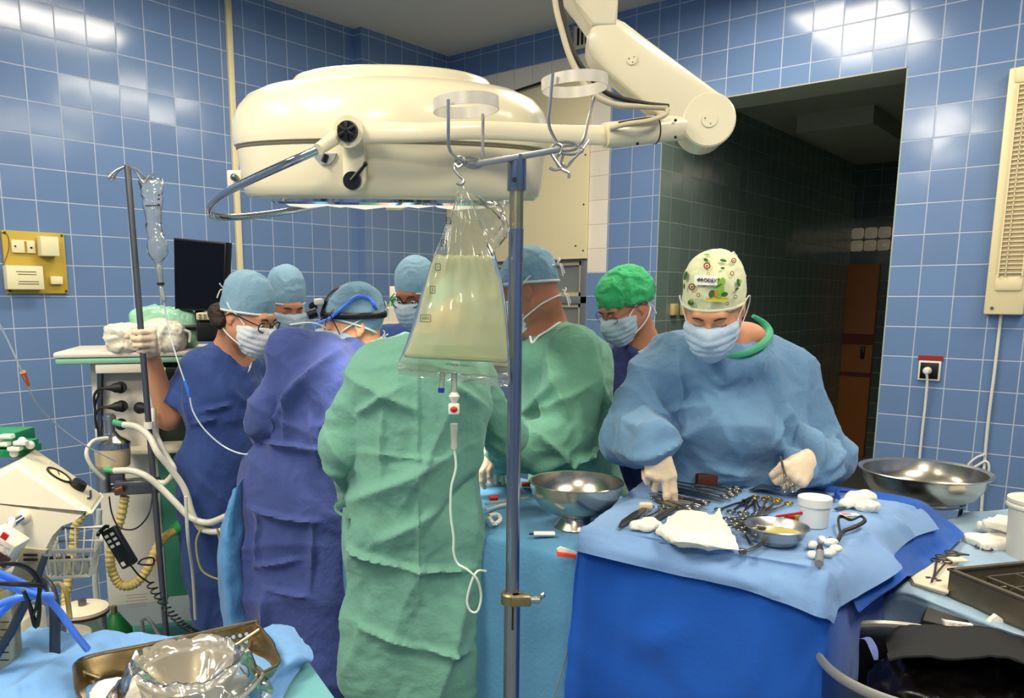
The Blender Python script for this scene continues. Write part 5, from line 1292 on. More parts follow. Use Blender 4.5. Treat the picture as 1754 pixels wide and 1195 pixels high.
# ================================================================== ANAESTHESIA MACHINE
TEAL = mat('machine_teal', (66, 146, 116), .4); MWHITE = mat('machine_white', (222, 216, 202), .4, vary=.03); DKG = mat('machine_dark', (36, 48, 46), .4)
am = thing('anaesthesia_machine', 'white and green anaesthesia machine with tubes and valves at the left', 'machine', below(P(270, 800, 3.1), 0))
MZ = 3.02
mR = np.stack([unit(RV * .97 + FV * .24), unit(FV * .97 - RV * .24), UV], 1)
h_sh0 = P(200, 606, MZ)[2]
cA = P(222, 830, MZ); hb_ = P(222, 1045, MZ - .05)[2]; ht_ = P(222, 618, MZ)[2]
M().box(V3(*(cA + mR[:, 1] * .12)[:2], (hb_ + ht_) / 2), (.225, .24, ht_ - hb_), mR, bev=.012).build('front_column', MWHITE, am)
cB = P(325, 880, MZ + .2); hB = P(325, 770, MZ)[2]
M().box(V3(*(cB)[:2], (hb_ + .02 + hB) / 2), (.36, .3, hB - hb_ - .02), mR, bev=.012).build('cabinet', TEAL, am)
M().box(V3(*(cB + mR[:, 1] * .02)[:2], (hB + ht_) / 2), (.34, .22, ht_ - hB), mR, bev=.01).build('back_tower', DKG, am)
M().box(V3(*(cB - mR[:, 1] * .05)[:2], hB + .005), (.40, .40, .02), mR, bev=.006).build('worktop', mat('worktop_cream', (206, 198, 178), .4), am)
cT = P(246, 606, MZ + .12)
M().box(V3(*cT[:2], h_sh0 + .005), (.56, .42, .022), mR, bev=.01, mi=0).build('top_shelf', MWHITE, am)
M().box(V3(*cT[:2], h_sh0 - .018), (.55, .41, .022), mR, bev=.008).build('shelf_edge', mat('pale_green_edge', (130, 190, 160), .4), am)
M().tube([P(172, 622, MZ - .05), P(172, 800, MZ - .05)], .012, 12).build('rail_post', STEELD, am)
M().box(P(212, 630, MZ - .06), (.19, .05, .035), mR, bev=.006).build('bracket', MWHITE, am)
cv_ = M().box(P(292, 640, MZ - .02), (.09, .02, .05), mR, bev=.004).build('display', mat('display_dark', (24, 34, 34), .3), am)
M().box(P(277, 632, MZ - .035), (.026, .006, .012), mR).build('display_digits', mat('green_digits', (140, 220, 40), .5, emit=(150, 230, 40), estr=1.2), cv_)
for px, py, ang in ((207, 663, 1), (209, 695, 1), (240, 698, -1), (208, 726, 1)):
    c = P(px, py, MZ - .07); d = -mR[:, 1]
    pl = M().cyl(c, c + d * .012, .022, .022, 24).build('socket', RUBB, am)
    if py != 726:
        M().lathe([(0, 0), (.02, 0), (.018, .02), (.010, .035), (.006, .05), (0, .052)], c + d * .01, unit(-RV * ang * .9 + d * .5), 16).build('plug', RUBB, pl)
        e = c + d * .035 - RV * ang * .045
        M().tube([e, e - RV * ang * .03 - UV * .004, e - RV * ang * .05 - UV * .03, e - RV * ang * .05 - UV * .08], .005, 8, smooth=5).build('plug_cord', RUBB, pl)
M().tube([P(170, 672, MZ - .1), P(164, 690, MZ - .1), P(163, 715, MZ - .1), P(170, 745, MZ - .1)], .004, 8, smooth=5).build('cord', RUBB, am)
# absorber canister, valves
cc = P(194, 797, 2.78); axc = unit(UV + RV * .02)
hcan = P(194, 762, 2.78)[2] - cc[2]
can = M().lathe([(0, 0), (.056, 0), (.058, .006), (.061, hcan), (0, hcan)], cc, axc, 40).build('absorber_canister', mat('absorber_beige', (206, 186, 150), .35, spec=.6), am)
M().lathe([(.064, hcan - .006), (.064, hcan + .012), (.055, hcan + .02), (.03, hcan + .032), (.018, hcan + .045), (.018, hcan + .05)], cc, axc, 40).build('canister_lid', CHROME, can)
vt = P(190, 752, 2.78)
M().cyl(vt, vt + UV * .07, .017).cyl(vt + UV * .07, vt + UV * .085, .022).cyl(vt + UV * .075, vt + UV * .092, .016).build('valve', STEEL, am)
v2 = P(178, 842, 2.72); M().cyl(v2, v2 + UV * .075, .024).cyl(v2 + UV * .075, v2 + UV * .088, .028).build('valve', STEEL, am)
vb = M(); vb.box(P(236, 832, 2.74), (.15, .06, .05), mR, bev=.006).box(P(200, 818, 2.75), (.05, .05, .03), mR, bev=.004); vb.cyl(P(178, 838, 2.74), P(265, 830, 2.76), .014)
vb.build('valve_block', STEELD, am)
M().cyl(P(200, 840, 2.68), P(212, 836, 2.68), .012).build('brass_fitting', mat('copper_fit', (150, 92, 66), .35, .9), am)
GRC = mat('green_fitting', (70, 166, 116), .4)
M().cyl(P(196, 723, 2.74), P(214, 727, 2.72), .011, .008).build('green_port', GRC, am)
M().cyl(P(180, 804, 2.68), P(196, 806, 2.67), .011, .008).build('green_port', GRC, am)
TW = mat('tube_white', (210, 208, 194), .35, spec=.6)
M().tube([P(212, 727, 2.72), P(235, 731, 2.70), P(256, 748, 2.68), P(270, 775, 2.66), P(290, 800, 2.68), P(315, 835, 2.7), P(330, 880, 2.7), P(345, 905, 2.68), P(375, 910, 2.62), P(400, 895, 2.6)], .0115, 12, smooth=8).build('hose', TW, am, label='white hose')
M().tube([P(196, 806, 2.67), P(225, 806, 2.66), P(250, 815, 2.65), P(275, 835, 2.66), P(300, 860, 2.66), P(325, 885, 2.66), P(355, 895, 2.64), P(385, 885, 2.6), P(400, 878, 2.58)], .0115, 12, smooth=8).build('hose', TW, am, label='white hose')
M().tube([P(262, 700, 2.8), P(266, 740, 2.76), P(285, 780, 2.74), P(298, 805, 2.72), P(285, 825, 2.72), P(270, 826, 2.72)], .0105, 12, smooth=8).build('hose', TW, am, label='white hose')
M().tube([P(178, 820, 2.68), P(158, 800, 2.65), P(148, 775, 2.65), P(160, 755, 2.7), P(185, 750, 2.74)], .007, 10, smooth=8).build('hose', TW, am, label='pale thin hose')
M().tube([P(318, 850, 2.6), P(322, 920, 2.62), P(330, 980, 2.7), P(335, 1060, 2.75)], .006, 8, smooth=8).build('tube', TW, am)
M().tube([P(345, 905, 2.6), P(336, 930, 2.6), P(345, 975, 2.6), P(375, 992, 2.6), P(400, 993, 2.6)], .0038, 8, smooth=8).build('tube', mat('tube_olive', (150, 150, 90), .4), am)
M().tube([P(372, 905, 2.6), P(382, 960, 2.6), P(381, 1010, 2.6), P(384, 1070, 2.6)], .0035, 8, smooth=8).build('tube', MATS['tube_olive'], am)
# yellow corrugated hose to the green bag inlet
YH = mat('corrugated_yellow', (196, 174, 108), .45)
pts = spline([P(214, 850, 2.72), P(206, 890, 2.72), P(192, 930, 2.7), P(190, 970, 2.68), P(205, 1000, 2.68), P(230, 1000, 2.68), P(252, 975, 2.7), P(270, 935, 2.74), P(285, 918, 2.78), P(300, 908, 2.8)], 16)
rad = [.0155 + .0022 * math.sin(i * 1.9) for i in range(len(pts))]
M().tube(pts, rad, 14).build('corrugated_hose', YH, am)
M().cyl(P(296, 910, 2.8), P(312, 898, 2.84), .02, .024).build('hose_inlet', mat('bright_green', (50, 170, 96), .4), am)
pts = spline([P(152, 872, 2.6), P(130, 900, 2.6), P(125, 940, 2.6), P(118, 985, 2.58), P(112, 1030, 2.55), P(118, 1060, 2.5)], 16)
rad = [.0145 + .002 * math.sin(i * 1.9) for i in range(len(pts))]
M().tube(pts, rad, 14).build('corrugated_hose', YH, am)
M().tube([P(170, 872, 2.6), P(166, 940, 2.6), P(163, 1000, 2.6), P(172, 1060, 2.6), P(190, 1100, 2.6)], .010, 10, smooth=8).build('tube', mat('tube_grey_clear', (178, 186, 180), .3), am)
lblm = M()
for k in range(5): lblm.box(P(234, 1018 + k * 5, MZ - .075), (.08 - .01 * (k % 2), .002, .003), mR)
lblm.build('label_lines', mat('grey_print', (150, 148, 142), .7), am)
sp_ = M().box(P(333, 920, 2.86), (.04, .03, .5), mR, bev=.006).build('side_panel', MWHITE, am)
for px in (205, 330, 250, 370):
    c = below(P(px, 1080, MZ + (.0 if px in (205, 330) else .25)), .055)
    M().cyl(c - mR[:, 0] * .018, c + mR[:, 0] * .018, .052).build('castor', mat('castor_grey', (70, 66, 64), .5), am)
M().box(V3(*P(268, 1050, MZ + .15)[:2], .13), (.42, .4, .05), mR, bev=.01).build('base', TEAL, am)
# green gas cylinders beside the base
gc = thing('gas_cylinder', 'dark green gas cylinder low beside the anaesthesia machine', 'cylinder', below(P(192, 1000, 2.95), 0))
cb = below(P(192, 1000, 2.95), .0); M().lathe([(0, 0), (.06, .0), (.062, .02), (.062, .30), (.03, .35), (.018, .37), (0, .37)], cb, (0, 0, 1), 32).build('tank', mat('dark_green_paint', (24, 104, 48), .35), gc)
M().cyl(cb + UV * .37, cb + UV * .40, .012).build('valve', BRASS, gc)
# monitor on top
mo_ = thing('monitor', 'black flat monitor turned off, standing above the anaesthesia machine', 'monitor', P(342, 545, 3.12))
c0, c1, c2, c3 = P(297, 407, 3.13), P(387, 415, 3.07), P(383, 533, 3.07), P(299, 531, 3.13)
nn = unit(np.cross(c1 - c0, c3 - c0)); nn = nn if nn @ FV > 0 else -nn
M().prism([c0, c1, c2, c3], nn * .045, bev=.004).build('bezel', mat('monitor_black', (12, 11, 12), .4), mo_)
k = .04; cen = (c0 + c1 + c2 + c3) / 4
M().prism([q + (cen - q) * .05 - nn * .0008 for q in (c0, c1, c2, c3)], nn * .002).build('screen', mat('screen_black', (9, 8, 9), .15), mo_)
M().tube([P(342, 532, 3.14), P(342, 560, 3.16)], .018, 12).box(P(342, 560, 3.16), (.16, .12, .02), mR, bev=.005).build('stand', BLACKP, mo_)
kb = thing('printer_unit', 'cream unit with rows of buttons on top of the machine beside the monitor', 'device', P(362, 550, 3.0))
cc = P(362, 541, 3.0); M().box(cc, (.10, .12, .026), mR, bev=.005).build('body', CREAM, kb)
for i in range(5):
    for j in range(2): M().box(cc + mR @ V3(-.036 + i * .017, -.064 + 0, -.006 + j * .011), (.008, .004, .006), mR).build('button', mat('button_grey', (130, 126, 112), .5), kb)
bx_d = thing('black_box', 'black box under the cream button unit on the machine', 'box', P(360, 575, 3.02))
M().box(P(360, 563, 3.03), (.09, .12, .09), mR, bev=.006).build('body', BLACKP, bx_d)
# wrapped bundles on the shelf
PLW = mat('wrap_plastic', (226, 222, 204), .3, coat=.3, vary=.08)
PGR = mat('green_plastic', (158, 214, 184), .3, coat=.3, vary=.08)
cz = P(285, 596, MZ)[2]
c = P(285, 560, MZ + .14)
blob('green_bag', [bx(c, (.125, .06, .072), mR, .02, rr=.03), el(c + mR @ V3(-.05, 0, .03), (.06, .05, .05), mR, .03), half(V3(0, 0, h_sh0 + .018), -UV)], PGR, None, .006, disp=lambda V: .009 * (crumple(V, 13, 3) - .3) + .003 * crumple(V, 34, 5))
tag(bpy.data.objects['green_bag'], 'pale green translucent plastic bag on the machine top under the monitor', 'plastic bag')
c = P(250, 578, MZ - .02)
blob('wrapped_bundle', [bx(c, (.135, .075, .048), mR, .02, rr=.03), el(c + mR @ V3(.06, 0, .02), (.06, .06, .045), mR, .03), half(V3(0, 0, h_sh0 + .018), -UV)], PLW, None, .005, disp=lambda V: .009 * (crumple(V, 15, 8) - .3) + .004 * crumple(V, 40, 5))
tag(bpy.data.objects['wrapped_bundle'], 'white tubing bundle wrapped in clear plastic on the machine top', 'bundle')
for k in range(3):
    c = P(282 + k * 14, 588 - k * 3, MZ - .03)
    o = M().tube([c + mR @ V3(-.03, 0, -.01), c + mR @ V3(-.03, .01, .03), c + mR @ V3(.03, .01, .03), c + mR @ V3(.03, 0, -.01)], .006, 8, smooth=4).build('coiled_tube', TW)
    tag(o, 'short loop of white tube among the bundles on the machine top', 'tube', 'tube loops on the machine top')
# ================================================================== WHITE TILTED DEVICE (front left)
DW = mat('device_white', (232, 222, 198), .35, vary=.02, coat=.2)
dv_ = thing('white_device', 'big white medical device with a tilted dial panel at the left edge', 'medical device', P(20, 960, 1.85))
DZ = 1.75; dd = P(62, 766, 1.925) - P(28, 792, DZ); dd = dd - UV * dd[2]
op = [(-80, 950), (-80, 850), (28, 793), (157, 880), (155, 884), (125, 884), (100, 893), (82, 912), (70, 935), (62, 968), (60, 985), (-80, 985)]
body = M().prism([P(x, y, DZ) for x, y in op], dd, bev=.012, seg=3).build('body', DW, dv_)
o_ = P(28, 793, DZ); ux = P(157, 880, DZ) - o_; lx = np.linalg.norm(ux); ux = unit(ux); uy = unit(dd); un = unit(np.cross(ux, uy)); un = un if un[2] > 0 else -un; wd = np.linalg.norm(dd)
Pn = np.stack([ux, uy, un], 1)
pc = lambda u, v, h=0: o_ + ux * lx * u + uy * wd * v + un * h
M().box(pc(.60, .5, .001), (lx * .72, wd * .72, .004), Pn, bev=.002).build('panel', mat('panel_cream', (206, 198, 176), .4), dv_)
dl_ = M().lathe([(.027, 0), (.031, 0), (.031, .004), (.027, .004)], pc(.43, .5, .003), un, 36, closed=True).build('dial', BLACKP, dv_)
M().cyl(pc(.43, .5, .003), pc(.43, .5, .004), .027).build('dial_face', SOCK, dl_)
M().tube([pc(.43, .5, .006), pc(.38, .6, .006)], .001, 5).build('dial_needle', BLACKP, dl_)
M().lathe([(.017, 0), (.019, .004), (.016, .018), (.0, .018)], pc(.68, .5, .003), un, 28).build('knob', BLACKP, dv_)
M().tube([pc(.83, .7, .005), pc(.86, .56, .005), pc(.88, .45, .005), pc(.86, .35, .005)], .0022, 6, smooth=4).build('scale_arc', BLACKP, dv_)
M().tube([pc(.56, .62, .005), pc(.58, .58, .005)], .0018, 6).build('scale_tick', BLACKP, dv_)
ck = P(42, 884, DZ); M().ball(ck, .016).build('boss', DW, dv_)
M().cyl(ck - FV * .01, ck - FV * .035 - RV * .015 - UV * .012, .009).build('chrome_knob', CHROME, dv_)
M().tube([ck - FV * .03 - RV * .012, P(20, 898, 1.68), P(10, 910, 1.68), P(5, 935, 1.68)], .008, 8, smooth=5).build('hose', WPL, dv_)
# floor column of device
M().box(V3(*P(0, 950, 1.85)[:2], .42), (.14, .12, .84 - .02), CAMR, bev=.01).build('support_column', DW, dv_)
# green tray thing at the far left
gt = thing('green_rack', 'green plastic rack with white fittings at the left edge', 'rack', P(20, 780, 1.9))
gr = M(); gr.box(P(0, 748, 1.9), (.12, .1, .035), CAMR, bev=.004).box(P(5, 770, 1.9), (.14, .1, .02), CAMR, bev=.004); gr.box(P(40, 760, 1.88), (.05, .05, .02), CAMR, bev=.003)
gro = gr.build('rack', mat('rack_green', (24, 132, 84), .4), gt)
for px, py in ((-8, 752), (12, 747), (5, 760), (26, 768), (36, 758)): M().box(P(px, py, 1.82), (.03, .02, .010), CAMR, bev=.003).build('white_clip', WPL, gro)
for px, py in ((24, 776), (38, 755), (52, 762)): M().ball(P(px, py, 1.84), .010).build('white_knob', WPL, gro)
# small white box with red mark, and metal bracket
wbx = thing('white_box', 'small white box with a red mark at the left edge below the device', 'box', P(10, 970, 1.55))
Rb = CAMR @ np.array(Matrix.Rotation(math.radians(35), 3, 'Y'))
M().box(P(2, 940, 1.55), (.06, .06, .075), Rb, bev=.003).build('body', MWHITE, wbx)
M().box(P(8, 918, 1.515), (.013, .004, .013), Rb).build('red_mark', REDP, wbx)
M().box(P(2, 958, 1.515), (.03, .004, .024), Rb).build('dark_screen', mat('dark_maroon', (60, 36, 40), .3), wbx)
for dx, dy in ((2, 932), (12, 938), (8, 948)): M().box(P(dx, dy, 1.515), (.008, .004, .002), Rb).build('print_mark', MATS['grey_print'], wbx)
br_ = thing('metal_bracket', 'beige metal bracket with two slots under the white device', 'bracket', P(50, 1000, 1.6))
bm_ = M(); bq = [P(38, 938, 1.6), P(80, 942, 1.6), P(56, 1012, 1.6), P(8, 1008, 1.6)]
bm_.prism(bq, FV * .012, bev=.002); bm_.build('plate', mat('beige_metal', (176, 168, 146), .35, .5), br_)
for py in (950, 958): M().box(P(52, py, 1.595), (.03, .004, .006), CAMR, bev=.002).build('slot', RUBB, br_)
# bent dark tube frame
tf = thing('bent_tube_frame', 'dark grey bent tube frame rising behind the blue cables at lower left', 'frame', P(95, 1130, 1.55))
M().tube([P(93, 1190, 1.55), P(94, 1100, 1.55), P(93, 1040, 1.56), P(86, 1008, 1.58), P(72, 992, 1.62), P(58, 985, 1.66)], .0105, 14, smooth=8).build('tube', mat('slate_tube', (62, 70, 82), .4, .5), tf)
M().tube([P(48, 1022, 1.45), P(20, 1080, 1.45), P(-15, 1135, 1.45)], .009, 12).build('tube', MATS['slate_tube'], tf)
M().tube([P(78, 950, 1.58), P(66, 985, 1.58), P(52, 1012, 1.56)], .007, 10).build('tube', MATS['slate_tube'], tf)
# white wire basket
wbk = thing('wire_basket', 'white plastic basket with small bottles hanging beside the device', 'basket', P(120, 985, 2.0))
BT = mat('basket_white', (216, 214, 204), .4)
top = [P(96, 905, 2.12), P(178, 902, 2.14), P(172, 930, 1.98), P(162, 942, 1.95), P(75, 945, 1.95)]
bot = [P(104, 968, 2.10), P(166, 965, 2.12), P(160, 980, 1.97), P(152, 986, 1.96), P(82, 990, 1.95)]
b1 = M().tube(top, .006, 8, closed=True).build('rim', BT, wbk)
M().tube([a + (b - a) * .35 for a, b in zip(top, bot)], .004, 8, closed=True).build('rim', BT, wbk)
M().tube(bot, .004, 8, closed=True).build('base_rim', BT, wbk)
wm = M(); n_ = 0
for i in range(5):
    for t in np.linspace(0, 1, 6)[:-1]:
        j = (i + 1) % 5; wm.tube([top[i] + (top[j] - top[i]) * t, bot[i] + (bot[j] - bot[i]) * t], .0025, 6)
for t in np.linspace(.1, .9, 6): wm.tube([bot[0] + (bot[1] - bot[0]) * t, bot[4] + (bot[3] - bot[4]) * t], .0022, 6)
wm.build('mesh_wires', BT, wbk)
for i, (px, zc) in enumerate(((92, 2.0), (104, 2.02), (118, 2.0), (134, 2.02), (148, 2.0))):
    c = P(px, 984, zc); o = thing('small_vial', 'small pale vial lying in the white plastic basket', 'vial', c, 'vials in the basket')
    M().cyl(c, c + UV * .04, .010, seg=14).build('glass', CLR, o); M().cyl(c + UV * .04, c + UV * .05, .008, seg=12).build('cap', mat('vial_brown', (150, 110, 70), .5) if i % 2 else PRK, o)
# suction jars on the floor
def jar(px, py, Z, r, h, lbl):
    c = below(P(px, py, Z), P(px, py, Z)[2] - h); t = thing('suction_jar', lbl, 'jar', c)
    M().lathe([(0, 0), (r * .9, 0), (r * .95, .01), (r * .97, h)], c, (0, 0, 1), 36).build('glass', film('jar_glass', (196, 200, 180), (225, 230, 215), .3, .05, gloss=.4), t)
    li = M().lathe([(0, 0), (r * 1.08, -.008), (r * 1.08, .008), (r * .9, .014), (0, .018)], c + UV * h, (0, 0, 1), 40).build('lid', mat('lid_cream', (222, 212, 184), .4), t)
    M().lathe([(r * 1.085, -.010), (r * 1.10, -.010), (r * 1.10, -.002), (r * 1.085, -.002)], c + UV * h, (0, 0, 1), 40, closed=True).build('seal', mat('dark_red_seal', (70, 26, 22), .5), t)
    M().cyl(c + UV * (h + .014), c + UV * (h + .035), .012).build('nozzle', STEELD, li)
    return c
jar(142, 1045, 2.3, .068, .2, 'glass suction jar with cream lid, the one farther from the viewer')
jar(107, 1092, 2.05, .068, .2, 'glass suction jar with cream lid, the one nearer to the viewer')
sc_t = thing('jar_trolley', 'low grey trolley shelf carrying the two glass suction jars', 'trolley', below(P(125, 1100, 2.2), 0))
hj = P(142, 1045, 2.3)[2] - .2
M().box(V3(*P(125, 1080, 2.18)[:2], hj - .015), (.22, .55, .02), CAMR, bev=.005).build('shelf', STEELD, sc_t)
for dx in (-.09, .09):
    for dy in (-.24, .24): c = V3(*P(125, 1080, 2.18)[:2], 0) + RV * dx + FV * dy; M().tube([c + UV * .02, c + UV * (hj - .02)], .01, 8).build('leg', STEELD, sc_t)
M().tube([P(120, 1060, 2.05), P(112, 1010, 2.1), P(95, 1000, 2.1), P(80, 1020, 2.0)], .007, 8, smooth=7).build('hose', YH, sc_t)
# measuring beaker at the far left bottom
bk = thing('measuring_beaker', 'tall clear measuring beaker with graduations at the lower left edge', 'beaker', P(0, 1135, 1.5))
c = P(-8, 1150, 1.5); M().lathe([(.0, 0), (.05, 0), (.055, .18), (.053, .18), (.048, .003), (0, .003)], c, (0, 0, 1), 36).build('glass', film('beaker_film', (214, 208, 176), (230, 226, 200), .5, .1, gloss=.3), bk)
for k in range(6): M().box(P(8, 1065 + 13 * k, 1.448), (.016, .002, .0018), CAMR).build('graduation', PRK, bk)
# hand control clipped to the basket with coiled cord
hc = thing('hand_control', 'black remote hand control with white buttons and a coiled cord', 'remote control', P(208, 935, 1.95))
ha = P(186, 905, 1.95); hb2 = P(224, 968, 1.95); dy_ = unit(hb2 - ha); dx_ = unit(np.cross(dy_, FV)); Rh2 = np.stack([dx_, FV, dy_], 1)
hcb = M().box((ha + hb2) / 2, (.040, .026, np.linalg.norm(hb2 - ha)), Rh2, bev=.005).build('body', BLACKP, hc)
for i in range(3):
    for j in (-1, 1): M().box(ha + (hb2 - ha) * (.14 + .13 * i) - FV * .014 + dx_ * .008 * j, (.010, .004, .008), Rh2, bev=.0015).build('button', WPL, hc)
M().box(ha + (hb2 - ha) * .88 - FV * .014 + dx_ * -.008, (.010, .004, .012), Rh2, bev=.0015).build('button', WPL, hc)
M().tube([ha + UV * .005, P(180, 902, 1.95), P(170, 912, 1.94), P(168, 916, 1.93)], .005, 8, smooth=4).build('hook', BLACKP, hc)
a = hb2; b = P(256, 998, 2.0); e = P(345, 1085, 2.25)
pts = spline([a, P(238, 985, 1.97), b], 6); n = 170
for i in range(n):
    t = i / n; q = b + (e - b) * t - UV * .03 * math.sin(math.pi * t); ang = i * .62
    pts.append(q + (unit(np.cross(e - b, FV)) * math.cos(ang) + FV * math.sin(ang)) * .0105)
M().tube(pts, .0024, 6).build('coiled_cord', BLACKP, hc)
M().tube([P(187, 850, 2.6), P(192, 880, 2.6), P(205, 903, 2.6), P(232, 905, 2.6), P(255, 880, 2.6), P(262, 840, 2.65)], .0028, 8, smooth=7).build('cord', RUBB, am)
M().tube([P(236, 965, 2.5), P(245, 957, 2.5), P(262, 955, 2.52), P(262, 966, 2.52), P(246, 967, 2.5), P(238, 965, 2.5)], .003, 8, smooth=6).build('cord', RUBB, am)
# chrome rod on the floor
fr2 = thing('floor_rod', 'bent steel rod standing near the machine castors on the floor', 'rod', below(P(250, 1100, 2.6), 0))
M().tube([below(P(243, 1090, 2.6), 0.02), P(243, 1062, 2.6), P(252, 1058, 2.58), P(262, 1070, 2.5), P(275, 1092, 2.4)], .007, 8).build('rod', STEEL, fr2)
# blue light cables and dark cords at the lower left
lcb = [[P(-20, 975, 1.35), P(30, 995, 1.38), P(70, 1015, 1.4), P(100, 1045, 1.42), P(125, 1080, 1.43), P(150, 1112, 1.45)],
       [P(-20, 990, 1.33), P(20, 1005, 1.36), P(60, 1018, 1.38), P(90, 1020, 1.4)], [P(-20, 1045, 1.4), P(10, 1030, 1.4), P(40, 1022, 1.4), P(80, 1016, 1.42)],
       [P(-20, 1075, 1.4), P(5, 1045, 1.42), P(35, 1018, 1.42)]]
for k, c in enumerate(lcb):
    tag(M().tube(c, .007, 10, smooth=7).build('light_cable', CABLE_B), ['longest bright blue cable arching down to the cloth at lower left', 'topmost short bright blue cable at the left edge', 'bright blue cable rising from the left edge', 'lowest bright blue cable at the left edge'][k], 'cable')
for k, c in enumerate([[P(-20, 968, 1.3), P(20, 965, 1.32), P(50, 975, 1.35), P(68, 1000, 1.36), P(62, 1040, 1.36), P(55, 1055, 1.36)], [P(-20, 998, 1.3), P(25, 1000, 1.3), P(70, 1003, 1.32), P(80, 1012, 1.34)], [P(40, 1010, 1.34), P(52, 1040, 1.36), P(62, 1072, 1.36), P(68, 1040, 1.36), P(66, 1005, 1.36)]]):
    tag(M().tube(c, [.0035, .005, .002], 8, smooth=7).build('power_lead', BLACKP), ['black cord looping over the blue cables at the left edge', 'thick black cord crossing straight over the blue cables', 'black cord hanging in a narrow loop from the blue cables'][k], 'cord')
# hanging light blue drape between the nurse and the purple gown
sheet('blue_drape', [[P(446, 790, 2.70), P(442, 880, 2.66), P(440, 980, 2.62), P(440, 1090, 2.6)], [P(425, 805, 2.60), P(412, 890, 2.52), P(410, 980, 2.48), P(415, 1090, 2.45)], [P(404, 835, 2.5), P(388, 900, 2.46), P(384, 980, 2.44), P(392, 1090, 2.42)], [P(398, 860, 2.56), P(380, 910, 2.56), P(376, 990, 2.54), P(388, 1090, 2.52)]], cloth('drape_light_blue', (84, 142, 198), .04), n=12, amp=.008, f=7, amp2=.003)
tag(bpy.data.objects['blue_drape'], 'light blue drape hanging beside the purple blue gown on its left', 'drape')
# ================================================================== OPERATING TABLE AND DRAPES
DRAPE = cloth('drape_blue_steel', (82, 138, 176), .04)
DEEP = cloth('drape_deep_blue', (22, 84, 178), .04, .12)
PALE = cloth('drape_pale_blue', (122, 158, 206), .03, .12)
ot = thing('operating_table', 'operating table hidden under blue drapes between the surgeons', 'operating table', (-1.75, 1.95, 0))
M().box((-1.72, 1.95, .86), (1.25, .46, .10), bev=.02).build('tabletop', RUBB, ot)
M().box((-1.8, 1.95, .42), (.3, .28, .80), bev=.02).build('column', STEELD, ot)
M().box((-1.8, 1.95, .05), (.8, .42, .10), bev=.02).build('base', STEELD, ot)
rows = []
for (y, z, fl) in ((2.34, .55, 0), (2.31, .85, 0), (2.26, .945, 0), (2.0, .955, 0), (1.75, .955, 0), (1.665, .945, 0), (1.635, .90, 0), (1.62, .6, .01), (1.60, .3, .02), (1.60, .06, .03)):
    rows.append([V3(x + .02 * math.sin(x * 23 + z * 3), y + (.014 * math.sin(x * 19) * (1.2 - z) if z < .92 else 0), z) for x in (-2.42, -2.2, -2.0, -1.8, -1.6, -1.42, -1.3, -1.2, -1.12, -1.06)] + [V3(-1.035, y, z - .03), V3(-1.03 + (.0 if z > .9 else .01), y, min(z, .8)), V3(-1.02, y, min(z, .45))])
od = sheet('surgical_drape', rows, DRAPE, n=7, amp=.006, f=6, amp2=.002)
tag(od, 'steel blue drape over the operating table, hanging to the floor beside the pole', 'drape')
# small things on the drape near the bowl
OH_ = .958
def on(px, py, h=OH_): return Ph(px, py, h)
t = thing('white_clip', 'small white plastic clip lying on the blue drape below the big bowl', 'clip', on(932, 914))
a = on(914, 914, .97); b = on(950, 914, .97)
M().tube([a, b], .009, 10, flat=(1, .8)).build('body', WPL, t); M().tube([a - RV * .012, a + RV * .01], .003, 6).build('tip', BLACKP, t)
t = thing('flag_clip', 'orange and white clip on the edge of the instrument table drape', 'clip', on(975, 948, .99))
M().prism([P(954, 940, 1.88), P(960, 936, 1.88), P(985, 944, 1.88), P(997, 952, 1.88), P(958, 951, 1.88)], FV * .006, bev=.001).build('white_part', WPL, t)
M().prism([P(953, 945, 1.875), P(997, 951, 1.875), P(995, 957, 1.875), P(955, 953, 1.875)], FV * .012, bev=.001).build('orange_part', mat('orange_plastic', (236, 84, 46), .4), t)
M().tube([P(986, 956, 1.88), P(985, 1000, 1.87), P(983, 1060, 1.86), P(965, 1140, 1.85), P(945, 1200, 1.84)], .0022, 6, smooth=6).build('cord', mat('cord_grey', (110, 122, 130), .5), t)
t = thing('white_connector', 'white tube connector resting on the drape between the green gown and the pole', 'connector', on(847, 888))
M().tube([on(838, 884, .975), on(852, 881, .975), on(857, 890, .975), on(846, 896, .975)], .006, 8, closed=True, smooth=4).build('ring', WPL, t)
t = thing('suction_tubes', 'pair of clear tubes with a red plug lying on the drape beside the green gown', 'tube', on(850, 862))
M().tube([on(832, 862, .98), on(860, 858, .98), on(905, 852, .98)], .005, 8, smooth=5).build('tube', CLR, t)
M().tube([on(832, 873, .975), on(855, 866, .975), on(880, 860, .975)], .004, 8, smooth=5).build('tube', TW, t)
M().cyl(on(838, 853, .985), on(852, 852, .985), .008).build('plug', REDP, t)
t = thing('orange_strip', 'small orange red strip on the drape just left of the big bowl', 'strip', on(905, 828))
M().box(on(905, 829, .975), (.045, .03, .012), CAMR, bev=.003).build('body', MATS['orange_plastic'], t)
